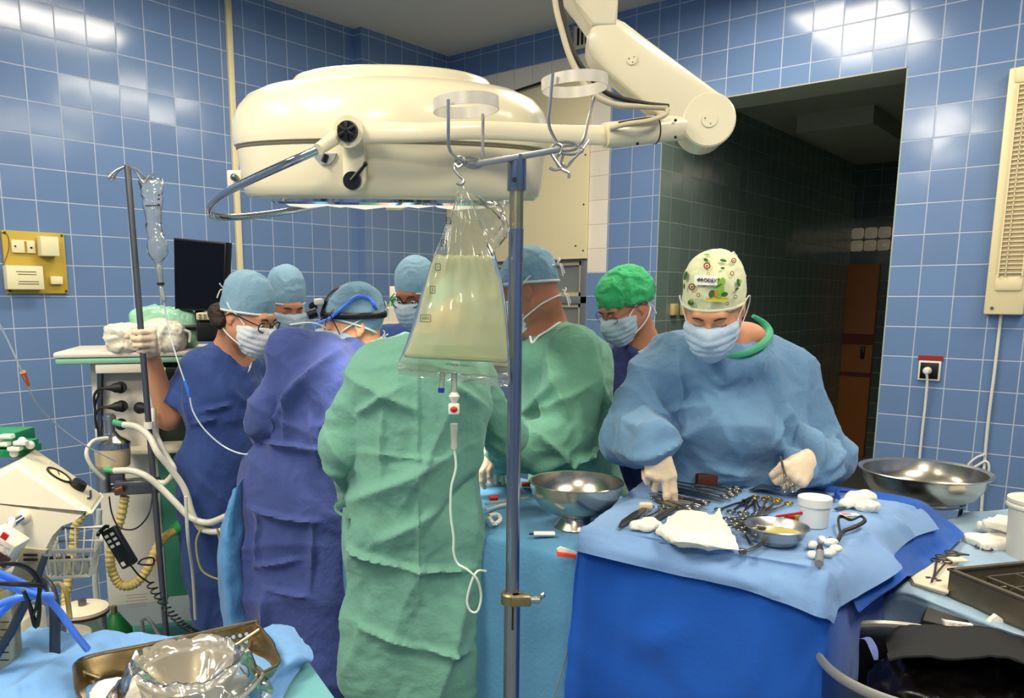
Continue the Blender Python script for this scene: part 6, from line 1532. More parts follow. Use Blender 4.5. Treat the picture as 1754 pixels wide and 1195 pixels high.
# big footed bowl
bc = Ph(985, 900, .962)
rz_ = P(987, 819, 2.2)[2] - bc[2]; rr_ = .128
bw = thing('footed_bowl', 'large footed steel bowl standing on the blue drape right of the pole', 'bowl', bc)
BOWLM = mat('bowl_steel', (198, 190, 176), .24, 1.0, vary=.04)
prof = [(.062, 0), (.060, .004), (.045, .022), (.043, .03)]
M().lathe([(.0, .002)] + prof + [(0, .03)], bc, (0, 0, 1), 48).build('foot', BOWLM, bw)
pr = [(0, .028)] + [(rr_ * math.sin(t) ** .85, .028 + (rz_ - .028) * (1 - math.cos(t))) for t in np.linspace(.15, math.pi / 2, 12)] + [(rr_ + .004, rz_ + .002), (rr_ + .002, rz_ + .004)] + [((rr_ - .003) * math.sin(t) ** .85, .031 + (rz_ - .028) * (1 - math.cos(t))) for t in np.linspace(math.pi / 2, .15, 12)] + [(0, .031)]
M().lathe(pr, bc, (0, 0, 1), 72).build('bowl', BOWLM, bw)

# ================================================================== INSTRUMENT TABLE
TH_ = 1.05
BL, BR, FR_, FL_ = Ph(1130, 798, TH_), Ph(1545, 862, TH_), Ph(1418, 976, TH_), Ph(1002, 900, TH_)
def tb(u, v, dz=0.0): return (BL * (1 - u) + BR * u) * (1 - v) + (FL_ * (1 - u) + FR_ * u) * v + UV * dz      # v 0 back, 1 front
it_ = thing('instrument_table', 'draped instrument table with a steel frame in front of the person in blue', 'table', below(tb(.5, .5), 0))
M().prism([tb(.02, .02, -.012), tb(.98, .02, -.012), tb(.98, .98, -.012), tb(.02, .98, -.012)], -UV * .02, bev=.003).build('tabletop', STEELD, it_)
for u, v in ((.06, .06), (.94, .06), (.94, .94), (.06, .94)): M().tube([tb(u, v, -.03), below(tb(u, v), .02)], .014, 12).build('leg', STEELD, it_)
ct = []
for v in (0, .25, .5, .75, .96):
    ct.append([tb(0, v, -.07) + RV * -.02, tb(-.0, v, -.012), tb(.05, v, .0), tb(.3, v, .0), tb(.55, v, .0), tb(.8, v, .0), tb(.95, v, .0)])
# hanging right side of the pale cloth, row by row
rt_ = [[P(1578, 872, 2.12), P(1608, 906, 2.10)], [P(1548, 890, 2.02), P(1562, 922, 1.98)], [P(1508, 912, 1.86), P(1532, 952, 1.84)], [P(1478, 940, 1.74), P(1541, 977, 1.74)], [P(1436, 985, 1.57), P(1452, 1030, 1.57)]]
for r, e in zip(ct, rt_): r += e
fr1 = [P(992, 925, 1.86), P(996, 912, 1.85), P(1010, 905, 1.83), P(1135, 931, 1.76), P(1245, 953, 1.67), P(1355, 973, 1.59), P(1406, 979, 1.545), P(1424, 992, 1.54), P(1436, 1040, 1.545)]
fr2 = [P(990, 935, 1.85), P(992, 930, 1.84), P(1006, 930, 1.80), P(1137, 958, 1.72), P(1248, 985, 1.63), P(1350, 1008, 1.56), P(1400, 1022, 1.52), P(1419, 1036, 1.52), P(1430, 1055, 1.53)]
fr3 = [P(989, 944, 1.85), P(991, 943, 1.84), P(1006, 948, 1.79), P(1140, 980, 1.715), P(1250, 1003, 1.625), P(1345, 1034, 1.555), P(1396, 1054, 1.515), P(1417, 1060, 1.515), P(1425, 1068, 1.525)]
ct += [fr1, fr2, fr3]
crs = [(P(1000, 915, 1.8), P(1400, 1000, 1.53), .012, .004), (tb(.3, .0), tb(.36, 1), .006, .003), (tb(.66, 0), tb(.72, 1), .006, .003), (tb(.0, .5), tb(1, .5), .006, .002),
       (P(1330, 960, 1.6), P(1322, 1040, 1.56), .008, .008), (tb(1.0, .5), P(1541, 977, 1.74), .012, .010), (tb(1, .2), P(1562, 922, 1.98), .015, .012), (P(1225, 975, 1.66), P(1290, 1000, 1.6), .012, .006)]
pc_ = sheet('pale_table_cloth', ct, PALE, n=12, amp=.0035, f=7, amp2=.0015, creases=crs, thick=.0015)
tag(pc_, 'pale blue cloth on the instrument table with a short overhang at the front and right', 'table cloth')
# deep blue skirt below
def hang(p, h, d): return V3(p[0], p[1], h) + d
top = [(tb(0, .0), -RV * .03), (tb(0, .5), -RV * .03), (tb(0, .96), -RV * .03 - FV * .01), (tb(.02, 1.0), -FV * .015 - RV * .02), (tb(.25, 1.0), -FV * .02), (tb(.5, 1.0), -FV * .02), (tb(.75, 1.0), -FV * .02), (tb(.96, 1.0), -FV * .015), (tb(1.0, .97), RV * .02 - FV * .005), (tb(1.0, .7), RV * .03), (tb(1.0, .3), RV * .04), (tb(1.0, 0), RV * .03)]
R3 = []
for h, k, s in ((TH_ - .034, .0, -1), (TH_ - .045, .2, 0), (TH_ - .10, .55, 0), (.75, 1.0, 0), (.5, 1.5, 0), (.25, 2.0, 0), (.04, 2.6, 0)):
    row = []
    for i, (p, d) in enumerate(top):
        wob = .012 * math.sin(i * 2.3 + 1) * max(0, k - .4)
        pp = hang(p, h, d * k * 1.1 + (unit(d) * wob if k else 0))
        if k == 0: pp = pp + (tb(.5, .5) - pp) * .06 * V3(1, 1, 0)
        row.append(pp)
    R3.append(row)
cd = [(P(1010, 990, 1.8), P(1035, 998, 1.8), .004, .008), (P(1065, 1004, 1.79), P(1095, 1014, 1.78), .005, .010), (P(1095, 1014, 1.77), P(1260, 1050, 1.66), .004, .006), (P(1270, 1052, 1.64), P(1310, 1072, 1.62), .005, .010), (P(1020, 960, 1.8), P(1010, 1190, 1.8), .02, .012), (P(1080, 1000, 1.78), P(1065, 1190, 1.76), .016, .010),
      (P(1100, 1100, 1.76), P(1180, 1075, 1.7), .03, .014), (P(1310, 1040, 1.62), P(1290, 1190, 1.6), .02, .014), (P(1370, 1080, 1.57), P(1380, 1190, 1.56), .02, -.012)]
sk = sheet('deep_blue_skirt', R3, DEEP, n=10, amp=.006, f=4, amp2=.0012, creases=cd)
tag(sk, 'deep blue cloth hanging to the floor round the instrument table', 'table skirt')
wg = sheet('deep_blue_flap', [[Ph(1300, 815, TH_ - .003), Ph(1440, 835, TH_ - .003), Ph(1556, 850, TH_ - .003), P(1612, 884, 2.22), P(1653, 917, 2.2)],
    [tb(.55, .06, -.012), tb(.8, .06, -.012), P(1560, 880, 2.08), P(1600, 915, 2.1), P(1638, 930, 2.12)],
    [tb(.7, .35, -.014), tb(.95, .3, -.016), P(1540, 915, 1.98), P(1585, 950, 1.99), P(1612, 955, 2.0)],
    [tb(.8, .6, -.014), tb(.97, .6, -.018), P(1505, 925, 1.85), P(1545, 970, 1.85), P(1562, 985, 1.86)],
    [tb(.9, .8, -.014), tb(.98, .8, -.02), P(1478, 955, 1.74), P(1525, 1000, 1.74), P(1548, 992, 1.75)],
    [tb(.95, .95, -.016), tb(.99, .95, -.022), P(1450, 1010, 1.60), P(1468, 1048, 1.61), P(1480, 1040, 1.62)]], DEEP, n=10, amp=.005, f=6, amp2=.0015)
tag(wg, 'deep blue drape corner spread out to the right over the side table', 'drape')
# ------------- things on the instrument table
TT = TH_ + .004
def on2(px, py, h=0.0): return Ph(px, py, TT + h)
INST = mat('instrument_steel', (150, 144, 134), .24, 1.0, vary=.1, vscale=30); INSTD = mat('instrument_dark', (84, 78, 72), .35, .9); GOLD = mat('instrument_gold', (206, 164, 60), .25, 1.0)
def ringed(tip, rng, label, group, spread=.028, ringm=INST, m=INST, size=.012, h=.004):
    a = on2(*tip, h); b = on2(*rng, h); d = unit(b - a); s = unit(np.cross(UV, d)); L = np.linalg.norm(b - a)
    t = thing('ring_forceps', label, 'surgical instrument', (a + b) / 2 - UV * h, group)
    piv = a + d * L * .38
    M().cyl(piv - UV * .003, piv + UV * .005, .0045, seg=12).build('pivot', m, t)
    for q in (-1, 1):
        e = b + s * q * spread / 2 - d * size * 1.2
        M().tube([a + s * q * .0012, a + d * L * .2 + s * q * .0025, piv - s * q * .0015 + UV * .001 * q, piv + d * L * .2 - s * q * -.007, e], [.0014, .0024, .0036, .0026, .0024], 8, smooth=5).build('shank', m, t)
        c = b + s * q * (spread / 2 + size * .25); pts = [c + d * size * 1.25 * math.cos(x) + s * size * .85 * math.sin(x) for x in np.linspace(0, 2 * math.pi, 19)[:-1]]
        M().tube(pts, .0023, 8, closed=True).build('finger_ring', ringm, t)
    return t
def tweezers(p0, p1, label, group, m=INST, h=.004):
    a = on2(*p0, h); b = on2(*p1, h); d = unit(b - a); s = unit(np.cross(UV, d)); L = np.linalg.norm(b - a)
    t = thing('tweezers', label, 'surgical instrument', (a + b) / 2 - UV * h, group)
    for q in (-1, 1): M().tube([a, a + d * L * .2 + s * q * .004, a + d * L * .6 + s * q * .0055, b + s * q * .001], [.003, .0042, .0036, .001], 8, smooth=5, flat=(1.2, .6)).build('blade', m, t)
    M().ball(a, .0035).build('end_weld', m, t)
G1 = 'long instruments laid parallel beside the brown box'; G2 = 'instruments fanned below the extended fingers'
for i, (p, q) in enumerate([((1160, 819), (1258, 837)), ((1155, 824), (1256, 842)), ((1150, 829), (1248, 848))]): ringed(p, q, 'steel ring handled forceps lying parallel in the row beside the brown box', G1, h=.006)
for p, q in [((1168, 813), (1276, 833)), ((1173, 811), (1268, 828)), ((1182, 812), (1284, 834)), ((1146, 832), (1252, 857)), ((1142, 836), (1240, 860))]: tweezers(p, q, 'long slim steel tweezers lying parallel in the row beside the brown box', G1)
for p, q in [((1112, 845), (1202, 861)), ((1114, 850), (1186, 867))]: ringed(p, q, 'steel ring handled forceps fanned out just below the extended fingers', G2, h=.006)
for p, q in [((1116, 853), (1212, 873)), ((1120, 856), (1222, 885))]: tweezers(p, q, 'slim brownish tweezers fanned out below the extended fingers', G2)
a, b, c = on2(1116, 839, .01), on2(1172, 853, .01), on2(1203, 862, .008)
t = thing('scalpel', 'bright steel scalpel with a dark handle end below the extended fingers', 'scalpel', b)
M().tube([a, b], [.003, .0045], 8).build('blade', INST, t); M().tube([b, (b + c) / 2, c], [.003, .007, .004], 8, smooth=4).build('handle', RUBB, t)
ringed((1093, 897), (1124, 869), 'ring handled scissors lying left of the big white cloth, rings away from the viewer', None, h=.005)
ringed((1118, 893), (1146, 869), 'ring handled scissors with rings close against the big white cloth', None, h=.005)
tweezers((1160, 867), (1108, 895), 'dark tweezers crossing the scissors left of the big white cloth', None, INSTD, .012)
t = thing('spatula', 'dark flat steel spatula blade pointing at the front left corner of the table', 'surgical instrument', on2(1085, 888))
M().prism([on2(x, y, .006) for x, y in ((1059, 903), (1064, 893), (1083, 880), (1100, 871), (1108, 872), (1098, 884), (1080, 894), (1066, 904))], UV * .004, bev=.001).build('blade', INSTD, t)
t = thing('swab_pad', 'small beige swab pad at the end of the dark spatula', 'swab', on2(1106, 866))
blob('pad', [bx(on2(1106, 866, .012), (.018, .010, .009), CAMR, rr=.006)], cloth('swab_beige', (222, 208, 176), .03), t, .002)
COTTON = cloth('cotton_white', (238, 234, 222), .02, .5)
def cottons(pts, label, name, group=None, amp=.003):
    t = thing(name, label, 'gauze', on2(pts[0][0], pts[0][1] + 5), group)
    pr = [el(on2(x, y, r * .75), (r * 1.2, r, r * .8), CAMR, .008) for x, y, r in pts]
    blob('gauze', pr, COTTON, t, .0028, disp=lambda V: amp * (crumple(V, 38, 4) - .3))
cottons([(1090, 900, .014), (1100, 897, .014), (1112, 893, .015), (1120, 899, .015), (1108, 903, .014)], 'crumpled white gauze lump left of the big white cloth', 'gauze_lump')
cottons([(1452, 862, .018), (1466, 853, .026), (1480, 852, .026), (1492, 866, .02), (1478, 866, .018)], 'big white gauze lump near the back right corner of the table', 'gauze_lump')
# big white cloth
cw = sheet('white_cloth', [[on2(1148, 884, .012), on2(1170, 876, .016), on2(1200, 878, .014), on2(1222, 884, .012), on2(1233, 872, .02)],
    [on2(1138, 895, .014), on2(1165, 893, .022), on2(1200, 896, .020), on2(1226, 893, .022), on2(1240, 892, .016)],
    [on2(1128, 905, .012), on2(1160, 912, .026), on2(1198, 915, .026), on2(1235, 912, .024), on2(1254, 915, .012)],
    [on2(1126, 911, .006), on2(1158, 926, .016), on2(1196, 930, .018), on2(1232, 935, .014), on2(1264, 938, .006)],
    [on2(1128, 915, .001), on2(1160, 933, .001), on2(1196, 938, .001), on2(1232, 942, .001), on2(1266, 943, .001)]], COTTON, n=9, amp=.006, f=16, amp2=.002, thick=.003)
tag(cw, 'big folded white cloth lying near the front edge of the instrument table', 'cloth')
t = thing('brown_box', 'small dark reddish brown block at the back edge of the instrument table', 'box', on2(1210, 822))
M().box(on2(1210, 822, .018), (.058, .03, .036), CAMR, bev=.003).build('body', mat('dark_red_brown', (84, 36, 28), .6), t)
# black shafted scissors group
for tip, rg, lb in (((1292, 849), (1242, 874), 'dark scissors pointing away with rings right above the white cloth tip'), ((1288, 851), (1264, 877), 'dark scissors in the middle of the pair beside the white cloth'), ((1296, 850), (1282, 880), 'dark forceps right of the pair of scissors, rings toward the viewer')):
    ringed(tip, rg, lb, None, m=INSTD, size=.011, h=.006)
for tip, rg, lb in (((1301, 886), (1305, 852), 'gold ringed needle holder leftmost of the three'), ((1302, 884), (1322, 855), 'gold ringed needle holder in the middle of the three'), ((1306, 882), (1340, 860), 'gold ringed needle holder rightmost of the three')):
    ringed(tip, rg, lb, None, ringm=GOLD, size=.011, h=.008)
t = thing('blade_pile', 'fan of flat steel retractor blades lying behind the gold ringed holders', 'surgical instrument', on2(1300, 836))
for k in range(6):
    a = on2(1285 + k * 2, 840 - k, .004 + k * .002); b = on2(1310 + k * 5, 830 + k * 2, .006 + k * .002); s = unit(np.cross(b - a, UV)) * .005
    M().prism([a - s, b - s * 1.6, b + s * 1.6, a + s], UV * .0015).build('blade', INST, t)
G3 = 'jumble of ring handled clamps left of the small bowl'
for i, (tp, rg) in enumerate([((1304, 884), (1252, 890)), ((1306, 888), (1262, 893)), ((1308, 892), (1272, 897)), ((1310, 896), (1262, 903)), ((1312, 900), (1276, 908)), ((1312, 903), (1288, 911)), ((1306, 880), (1284, 888))]):
    ringed(tp, rg, 'ring handled clamp in the jumble just left of the small steel bowl', G3, h=.005 + .004 * i, size=.010, spread=.022, m=INSTD if i % 2 else INST)
t = thing('dark_rod', 'short thin dark rod lying alone between white cloth and small bowl', 'rod', on2(1280, 923)); M().tube([on2(1277, 916, .004), on2(1284, 930, .004)], .0028, 8).build('rod', INSTD, t)
t = thing('curved_retractor', 'curved steel retractor with square end in front of the small bowl', 'surgical instrument', on2(1290, 935))
M().tube([on2(1313, 915, .012), on2(1307, 928, .01), on2(1293, 938, .008), on2(1276, 944, .008)], .0042, 8, smooth=6, flat=(1.3, .7)).build('arm', INST, t)
M().box(on2(1272, 944, .008), (.014, .014, .012), CAMR, bev=.002).build('end_block', INST, t)
# small bowl
sb_ = on2(1352, 946, .001) + FV * .075; rz2 = P(1353, 900, np.dot(sb_, FV))[2] - sb_[2]; r2 = 54.5 / 1374. * (sb_ @ FV)
t = thing('small_bowl', 'small steel bowl of yellowish liquid at the front of the instrument table', 'bowl', sb_)
M().lathe([(0, .002), (r2 * .62, 0), (r2 * .74, .010), (r2 * .84, rz2 * .4), (r2 * .93, rz2 * .85), (r2, rz2 * .98), (r2 * 1.03, rz2), (r2 * 1.0, rz2 + .002), (r2 * .90, rz2 * .85), (r2 * .80, rz2 * .4), (r2 * .7, .014), (0, .006)], sb_, (0, 0, 1), 64).build('bowl', STEEL, t)
M().cyl(sb_ + UV * rz2 * .3, sb_ + UV * rz2 * .55, r2 * .78, r2 * .83, 48).build('liquid', mat('yellow_liquid', (190, 176, 96), .05, spec=.8), t)
# white cup
c = on2(1402, 906) + FV * .03; Zc = c @ FV; rcup = 28.5 / 1374. * Zc; hc_ = P(1402, 850, Zc)[2] - c[2]
t = thing('white_cup', 'white plastic lidded cup standing behind the small bowl', 'cup', c)
M().lathe([(0, 0), (rcup * .80, 0), (rcup * .84, .004), (rcup * .92, hc_ * .72), (0, hc_ * .72)], c, (0, 0, 1), 48).build('cup', mat('cup_white', (226, 226, 222), .35), t)
M().lathe([(rcup * .9, hc_ * .70), (rcup, hc_ * .71), (rcup * 1.02, hc_ * .98), (rcup * .98, hc_), (rcup * .93, hc_ * .97), (0, hc_ * .95)], c, (0, 0, 1), 48).build('lid', MATS['cup_white'], t)
t = thing('red_pen', 'thin red pen leaning beside the white cup', 'pen', on2(1352, 880)); M().tube([on2(1331, 884, .006), on2(1374, 878, .035)], .0032, 10).build('barrel', REDP, t)
M().tube([on2(1331, 884, .006) - RV * .004, on2(1331, 884, .006)], [.001, .003], 8).build('tip', BLACKP, t)
t = thing('suture_pack', 'small red, yellow and black pack beside the white cup', 'packet', on2(1360, 888))
M().box(on2(1352, 887, .008), (.018, .02, .014), CAMR, bev=.001).build('red_part', REDP, t); M().box(on2(1364, 886, .010), (.014, .02, .016), CAMR, bev=.001).build('yellow_part', mat('pack_yellow', (214, 178, 50), .5), t); M().box(on2(1374, 888, .009), (.012, .02, .014), CAMR, bev=.001).build('black_part', BLACKP, t)
t = thing('suture_card', 'white and red foil packet lying right of the white cup', 'packet', on2(1452, 880))
M().box(on2(1455, 881, .003), (.045, .022, .003), CAMR, bev=.001).build('card', WPL, t); M().box(on2(1450, 880, .0052), (.02, .012, .0015), CAMR).build('red_print', mat('salmon_print', (206, 120, 90), .5), t)
t = thing('blue_tube', 'deep blue curved tube handle behind the big gauze lump', 'tube', on2(1450, 850))
M().tube([on2(1436, 852, .012), on2(1433, 845, .012), on2(1440, 840, .012), on2(1470, 842, .012), on2(1490, 845, .012)], .006, 10, smooth=6).build('tube', mat('blue_plastic', (36, 66, 170), .35), t)
t = thing('spoon_handle', 'flat grey handle sticking out from under the big gauze lump', 'handle', on2(1440, 868)); M().tube([on2(1432, 872, .006), on2(1455, 866, .006)], .004, 8, flat=(1.6, .5)).build('handle', INSTD, t)
t = thing('loop_retractor', 'grey loop shaped retractor standing out at the right of the table', 'surgical instrument', on2(1440, 915))
M().tube([on2(1440, 912, .012), on2(1436, 890, .02), on2(1442, 884, .024), on2(1458, 890, .022), on2(1475, 884, .022), on2(1481, 892, .018), on2(1465, 902, .014), on2(1448, 908, .012)], .0042, 10, closed=True, smooth=6, flat=(.7, 1.2)).build('loop', INSTD, t)
M().tube([on2(1441, 912, .012), on2(1434, 926, .008), on2(1422, 922, .008)], .005, 10, smooth=4).build('stem', INSTD, t)
for i, (x, y, x2, y2) in enumerate([(1400, 922, 1415, 926), (1412, 929, 1436, 927), (1385, 935, 1398, 930), (1420, 938, 1444, 940), (1382, 947, 1402, 953), (1408, 948, 1432, 945), (1398, 938, 1412, 941)]):
    a = on2(x, y, .008); b = on2(x2, y2, .008); t = thing('peanut_swab', 'small white spindle swab in the heap right of the small bowl', 'swab', (a + b) / 2 - UV * .008, 'spindle swabs beside the small bowl')
    M().tube([a, a + (b - a) * .2, (a + b) / 2, a + (b - a) * .8, b], [.001, .007, .0095, .007, .001], 12, smooth=3).build('swab', COTTON, t)
t = thing('grey_marker', 'short grey marker standing at the front edge of the swab heap', 'marker', on2(1404, 964))
M().cyl(on2(1403, 965, .009), on2(1404, 946, .012), .0085, seg=16).build('barrel', mat('marker_grey', (120, 124, 130), .4), t); M().cyl(on2(1404, 946, .012), on2(1404.5, 937, .014), .0088, .007, seg=16).build('cap', BLACKP, t)
t = thing('hand_scissors', 'small steel scissors held in the right gloved fist over the table', 'scissors', P(1345, 822, 2.02))
for q in (-1, 1):
    M().tube([P(1337 , 782, 2.05), P(1343, 806, 2.08), P(1350 + q * 6, 830, 2.06)], [.003, .003, .0012], 8, smooth=4).build('blade', INST, t)
    M().tube([P(1350 + q * 7, 836, 2.06) + RV * .007 * math.cos(x) + UV * .011 * math.sin(x) for x in np.linspace(0, 2 * math.pi, 15)[:-1]], .002, 8, closed=True).build('finger_ring', INST, t)

# ================================================================== RIGHT SIDE
# basin on a stand
bcn = P(1583, 806, 2.55); rb = 107 / 1374. * 2.55
bs = thing('basin', 'wide steel basin on a stand by the tiled wall at the right', 'basin', bcn - UV * .10)
M().lathe([(0, -.098), (rb * .55, -.096), (rb * .78, -.075), (rb * .90, -.035), (rb * .93, -.006), (rb, 0), (rb * 1.005, .003), (rb * .99, .005), (rb * .915, .0), (rb * .885, -.033), (rb * .765, -.071), (rb * .54, -.09), (0, -.092)], bcn, (0, 0, 1), 80).build('bowl', BOWLM, bs)
bst = thing('basin_stand', 'steel stand with a white base plate carrying the wide basin', 'stand', below(bcn, 0))
M().lathe([(rb * .62, -.100), (rb * .64, -.100), (rb * .64, -.094), (rb * .62, -.094)], bcn, (0, 0, 1), 48, closed=True).build('ring', STEELD, bst)
for k in range(3):
    a = k * 2.094 + .5; c = bcn + V3(math.cos(a), math.sin(a), 0) * rb * .63 - UV * .1
    M().tube([c, c - UV * .16 + (below(bcn, c[2]) - c) * .15], .006, 8).build('support', STEELD, bst)
M().cyl(below(bcn, .05), below(bcn, bcn[2] - .25), .018).build('column', STEELD, bst)
M().box(V3(bcn[0], bcn[1], bcn[2] - .255) + RV * .03, (.30, .2, .035), CAMR, bev=.008).build('base_plate', MWHITE, bst)
M().lathe([(.2, 0), (.2, .03), (.03, .06)], below(bcn, 0), (0, 0, 1), 32).build('foot', STEELD, bst)
# UV lamp on wall, cord, socket
ux = -.575; uvl = thing('wall_tube_lamp', 'tall cream tube lamp with ribbed diffuser on the right tiled wall', 'wall lamp', (ux + .05, YB, 1.52))
M().box((ux + .055, YB - .03, 2.06), (.155, .06, 1.09), bev=.008).build('housing', CREAM, uvl)
M().box((ux + .065, YB - .045, 1.66), (.11, .05, .075), bev=.012).build('lower_cover', CREAM, uvl); M().box((ux + .065, YB - .045, 2.57), (.13, .05, .07), bev=.012).build('upper_cover', CREAM, uvl)
gl2 = M(); gl2.box((ux + .068, YB - .062, 2.11), (.085, .012, .84)); gl2.build('reflector', mat('reflector_cream', (206, 192, 156), .3), uvl)
rb_ = M()
for k in range(42): rb_.box((ux + .068, YB - .072, 1.705 + k * .02), (.095, .012, .004))
rb_.box((ux + .022, YB - .07, 2.11), (.006, .02, .84)); rb_.box((ux + .114, YB - .07, 2.11), (.006, .02, .84)); rb_.box((ux + .05, YB - .07, 2.11), (.004, .016, .84))
rb_.build('louver', mat('louver_cream', (228, 214, 178), .3), uvl)
M().cyl((ux + .01, YB - .06, 1.545), (ux + .01, YB - .064, 1.545), .007).build('emblem', STEELD, uvl)
wl = lambda px, py, o=.012: Py(px, py, YB - o)
t = thing('lamp_cord', 'white cord hanging down the tiled wall from the tube lamp, bundled at the bottom', 'cord', wl(1688, 890))
M().tube([wl(1715, 535), wl(1710, 580), wl(1703, 640), wl(1694, 710), wl(1688, 770), wl(1684, 830), wl(1680, 900), wl(1680, 1000)], .007, 8, smooth=7).build('cord', WPL, t)
M().tube([wl(1687, 778, .02), wl(1672, 784, .02), wl(1659, 796, .02), wl(1668, 800, .02), wl(1688, 790, .02), wl(1694, 800, .02), wl(1690, 820, .02), wl(1680, 822, .02), wl(1686, 800, .02)], .006, 8, smooth=7).build('cord_bundle', WPL, t)
so2 = thing('wall_socket', 'black wall socket in a white frame under a red strip, with white plug', 'socket', wl(1592, 650))
p0 = wl(1575, 618, .0); p1 = wl(1610, 651, .0); cx = (p0[0] + p1[0]) / 2; cz_ = (p0[2] + p1[2]) / 2; w_ = p1[0] - p0[0]
M().box((cx, YB - .006, cz_), (w_, .012, w_), bev=.002).build('frame', WPL, so2); M().box((cx, YB - .013, cz_), (w_ * .82, .006, w_ * .82), bev=.002).build('insert', BLACKP, so2)
M().box((cx, YB - .004, cz_ + w_ * .5 + .014), (w_ * 1.12, .006, .022)).build('red_strip', mat('red_strip', (150, 30, 34), .5), so2)
M().lathe([(.019, 0), (.019, .02), (.012, .035), (.0, .038)], (cx - .006, YB - .016, cz_), (0, -1, 0), 20).build('plug', WPL, so2)
t = thing('socket_cord', 'white cord running straight down from the wall socket plug', 'cord', wl(1580, 780))
M().tube([(cx - .006, YB - .045, cz_ - .005), wl(1588, 655, .03), wl(1584, 700, .02), wl(1579, 745, .015), wl(1574, 800, .015), wl(1570, 900, .015)], .006, 8, smooth=7).build('cord', WPL, t)
ws = thing('corridor_switch', 'pair of brass coloured wall switches on the grey green corridor wall', 'switch', Px(1157, 540, OX0 + .01))
for px in (1155, 1172):
    p = Px(px, 530, OX0 + .02); M().box(p, (.03, .075, .075), bev=.008).build('switch', mat('switch_cream', (206, 186, 120), .4), ws)
# side table with cloth
S0 = .90
SC0 = [[Ph(1400, 1100, .62), P(1470, 1010, 1.95), Ph(1560, 950, S0), Ph(1640, 886, S0), Ph(1760, 868, S0), Ph(1900, 870, S0)]]
def sp_(px, py, h=0.0): return Ph(px, py, S0 + h)
stt = thing('side_table', 'low side table at the right edge covered by a pale blue cloth', 'table', below(sp_(1700, 960), 0))
c4 = [sp_(1580, 925, -.015), sp_(1660, 885, -.015), sp_(1950, 900, -.015), sp_(1950, 1110, -.015), sp_(1560, 1010, -.015)]
M().prism(c4, -UV * .025, bev=.004).build('tabletop', STEELD, stt)
for px, py in ((1600, 935), (1700, 895), (1900, 1000), (1600, 1010)): M().tube([sp_(px, py, -.03), below(sp_(px, py), .02)], .014, 10).build('leg', STEELD, stt)
SIDE = cloth('side_cloth_pale', (150, 176, 200), .04)
q = [[P(1560, 935, 2.15), P(1600, 905, 2.3), sp_(1645, 883), sp_(1700, 874), sp_(1800, 872), sp_(1950, 880)],
     [P(1540, 970, 2.0), sp_(1590, 935), sp_(1650, 920), sp_(1720, 920), sp_(1820, 930), sp_(1950, 950)],
     [P(1520, 1000, 1.95), sp_(1560, 975), sp_(1640, 980), sp_(1720, 1000), sp_(1800, 1010), sp_(1950, 1040)],
     [P(1500, 1030, 1.92), sp_(1545, 1008), sp_(1620, 1030), sp_(1700, 1060), sp_(1780, 1085), sp_(1950, 1120)],
     [P(1480, 1050, 1.90), P(1540, 1022, 1.82), P(1620, 1048, 1.72), P(1700, 1078, 1.62), P(1780, 1100, 1.54), P(1950, 1140, 1.45)],
     [P(1470, 1090, 1.90), P(1535, 1060, 1.84), P(1620, 1090, 1.74), P(1700, 1120, 1.64), P(1780, 1150, 1.56), P(1950, 1190, 1.46)],
     [P(1455, 1200, 1.92), P(1530, 1200, 1.86), P(1620, 1230, 1.76), P(1700, 1260, 1.66), P(1780, 1290, 1.58), P(1950, 1300, 1.48)]]
sdc = sheet('side_table_cloth', q, SIDE, n=9, amp=.006, f=6, amp2=.002)
tag(sdc, 'pale grey blue cloth covering the side table at the right edge', 'table cloth')
# instrument crate
TR = mat('crate_dark_steel', (112, 104, 88), .4, .6, vary=.3, vscale=18); 
f0, f1 = sp_(1622, 1020, .006), sp_(1790, 1094, .006); dF = unit(f1 - f0); dB = sp_(1700, 962, .006) - f0; dB = dB - dF * (dB @ dF); dB = unit(dB)
Lf, Lb, Hh = .42, .235, .062
cr = thing('instrument_crate', 'dark steel instrument crate with open grid dividers on the side table', 'crate', f0)
w_ = M(); O_ = f0
def crb(m, a, b, c, d, e, f_): m.box(O_ + dF * (a + b) / 2 + dB * (c + d) / 2 + UV * (e + f_) / 2, (b - a, d - c, f_ - e), np.stack([dF, dB, UV], 1))
for A in ((0, Lf, 0, .004, 0, Hh), (0, Lf, Lb - .004, Lb, 0, Hh), (0, .004, 0, Lb, 0, Hh), (Lf - .004, Lf, 0, Lb, 0, Hh), (0, Lf, 0, Lb, -.002, .002)): crb(w_, *A)
bxo = w_.build('box', TR, cr, smooth=False)
w_ = M()
for A in ((-.004, Lf + .004, -.004, .008, Hh, Hh + .005), (-.004, Lf + .004, Lb - .008, Lb + .004, Hh, Hh + .005), (-.004, .008, 0, Lb, Hh, Hh + .005), (Lf - .008, Lf, 0, Lb, Hh, Hh + .005)): crb(w_, *A)
w_.build('rim', TR, cr, smooth=False)
w_ = M()
for k in range(16): crb(w_, .06 + k * .022, .064 + k * .022, .05, .053, Hh - .03, Hh - .002)
for A in ((.05, Lf, .048, .055, Hh - .004, Hh), (.05, Lf, .048, .055, Hh - .034, Hh - .03), (.05, .054, .05, Lb, Hh - .03, Hh), (.12, .124, .055, Lb, Hh - .03, Hh), (.2, .204, .055, Lb, Hh - .03, Hh), (.054, Lf, .13, .134, Hh - .03, Hh)): crb(w_, *A)
for k in range(10): crb(w_, .054 + k * .03, .057 + k * .03, .055, Lb - .01, .02, .023); 
for k in range(7): crb(w_, .054, Lf - .01, .06 + k * .022, .063 + k * .022, .02, .023)
w_.build('grid', TR, cr, smooth=False)
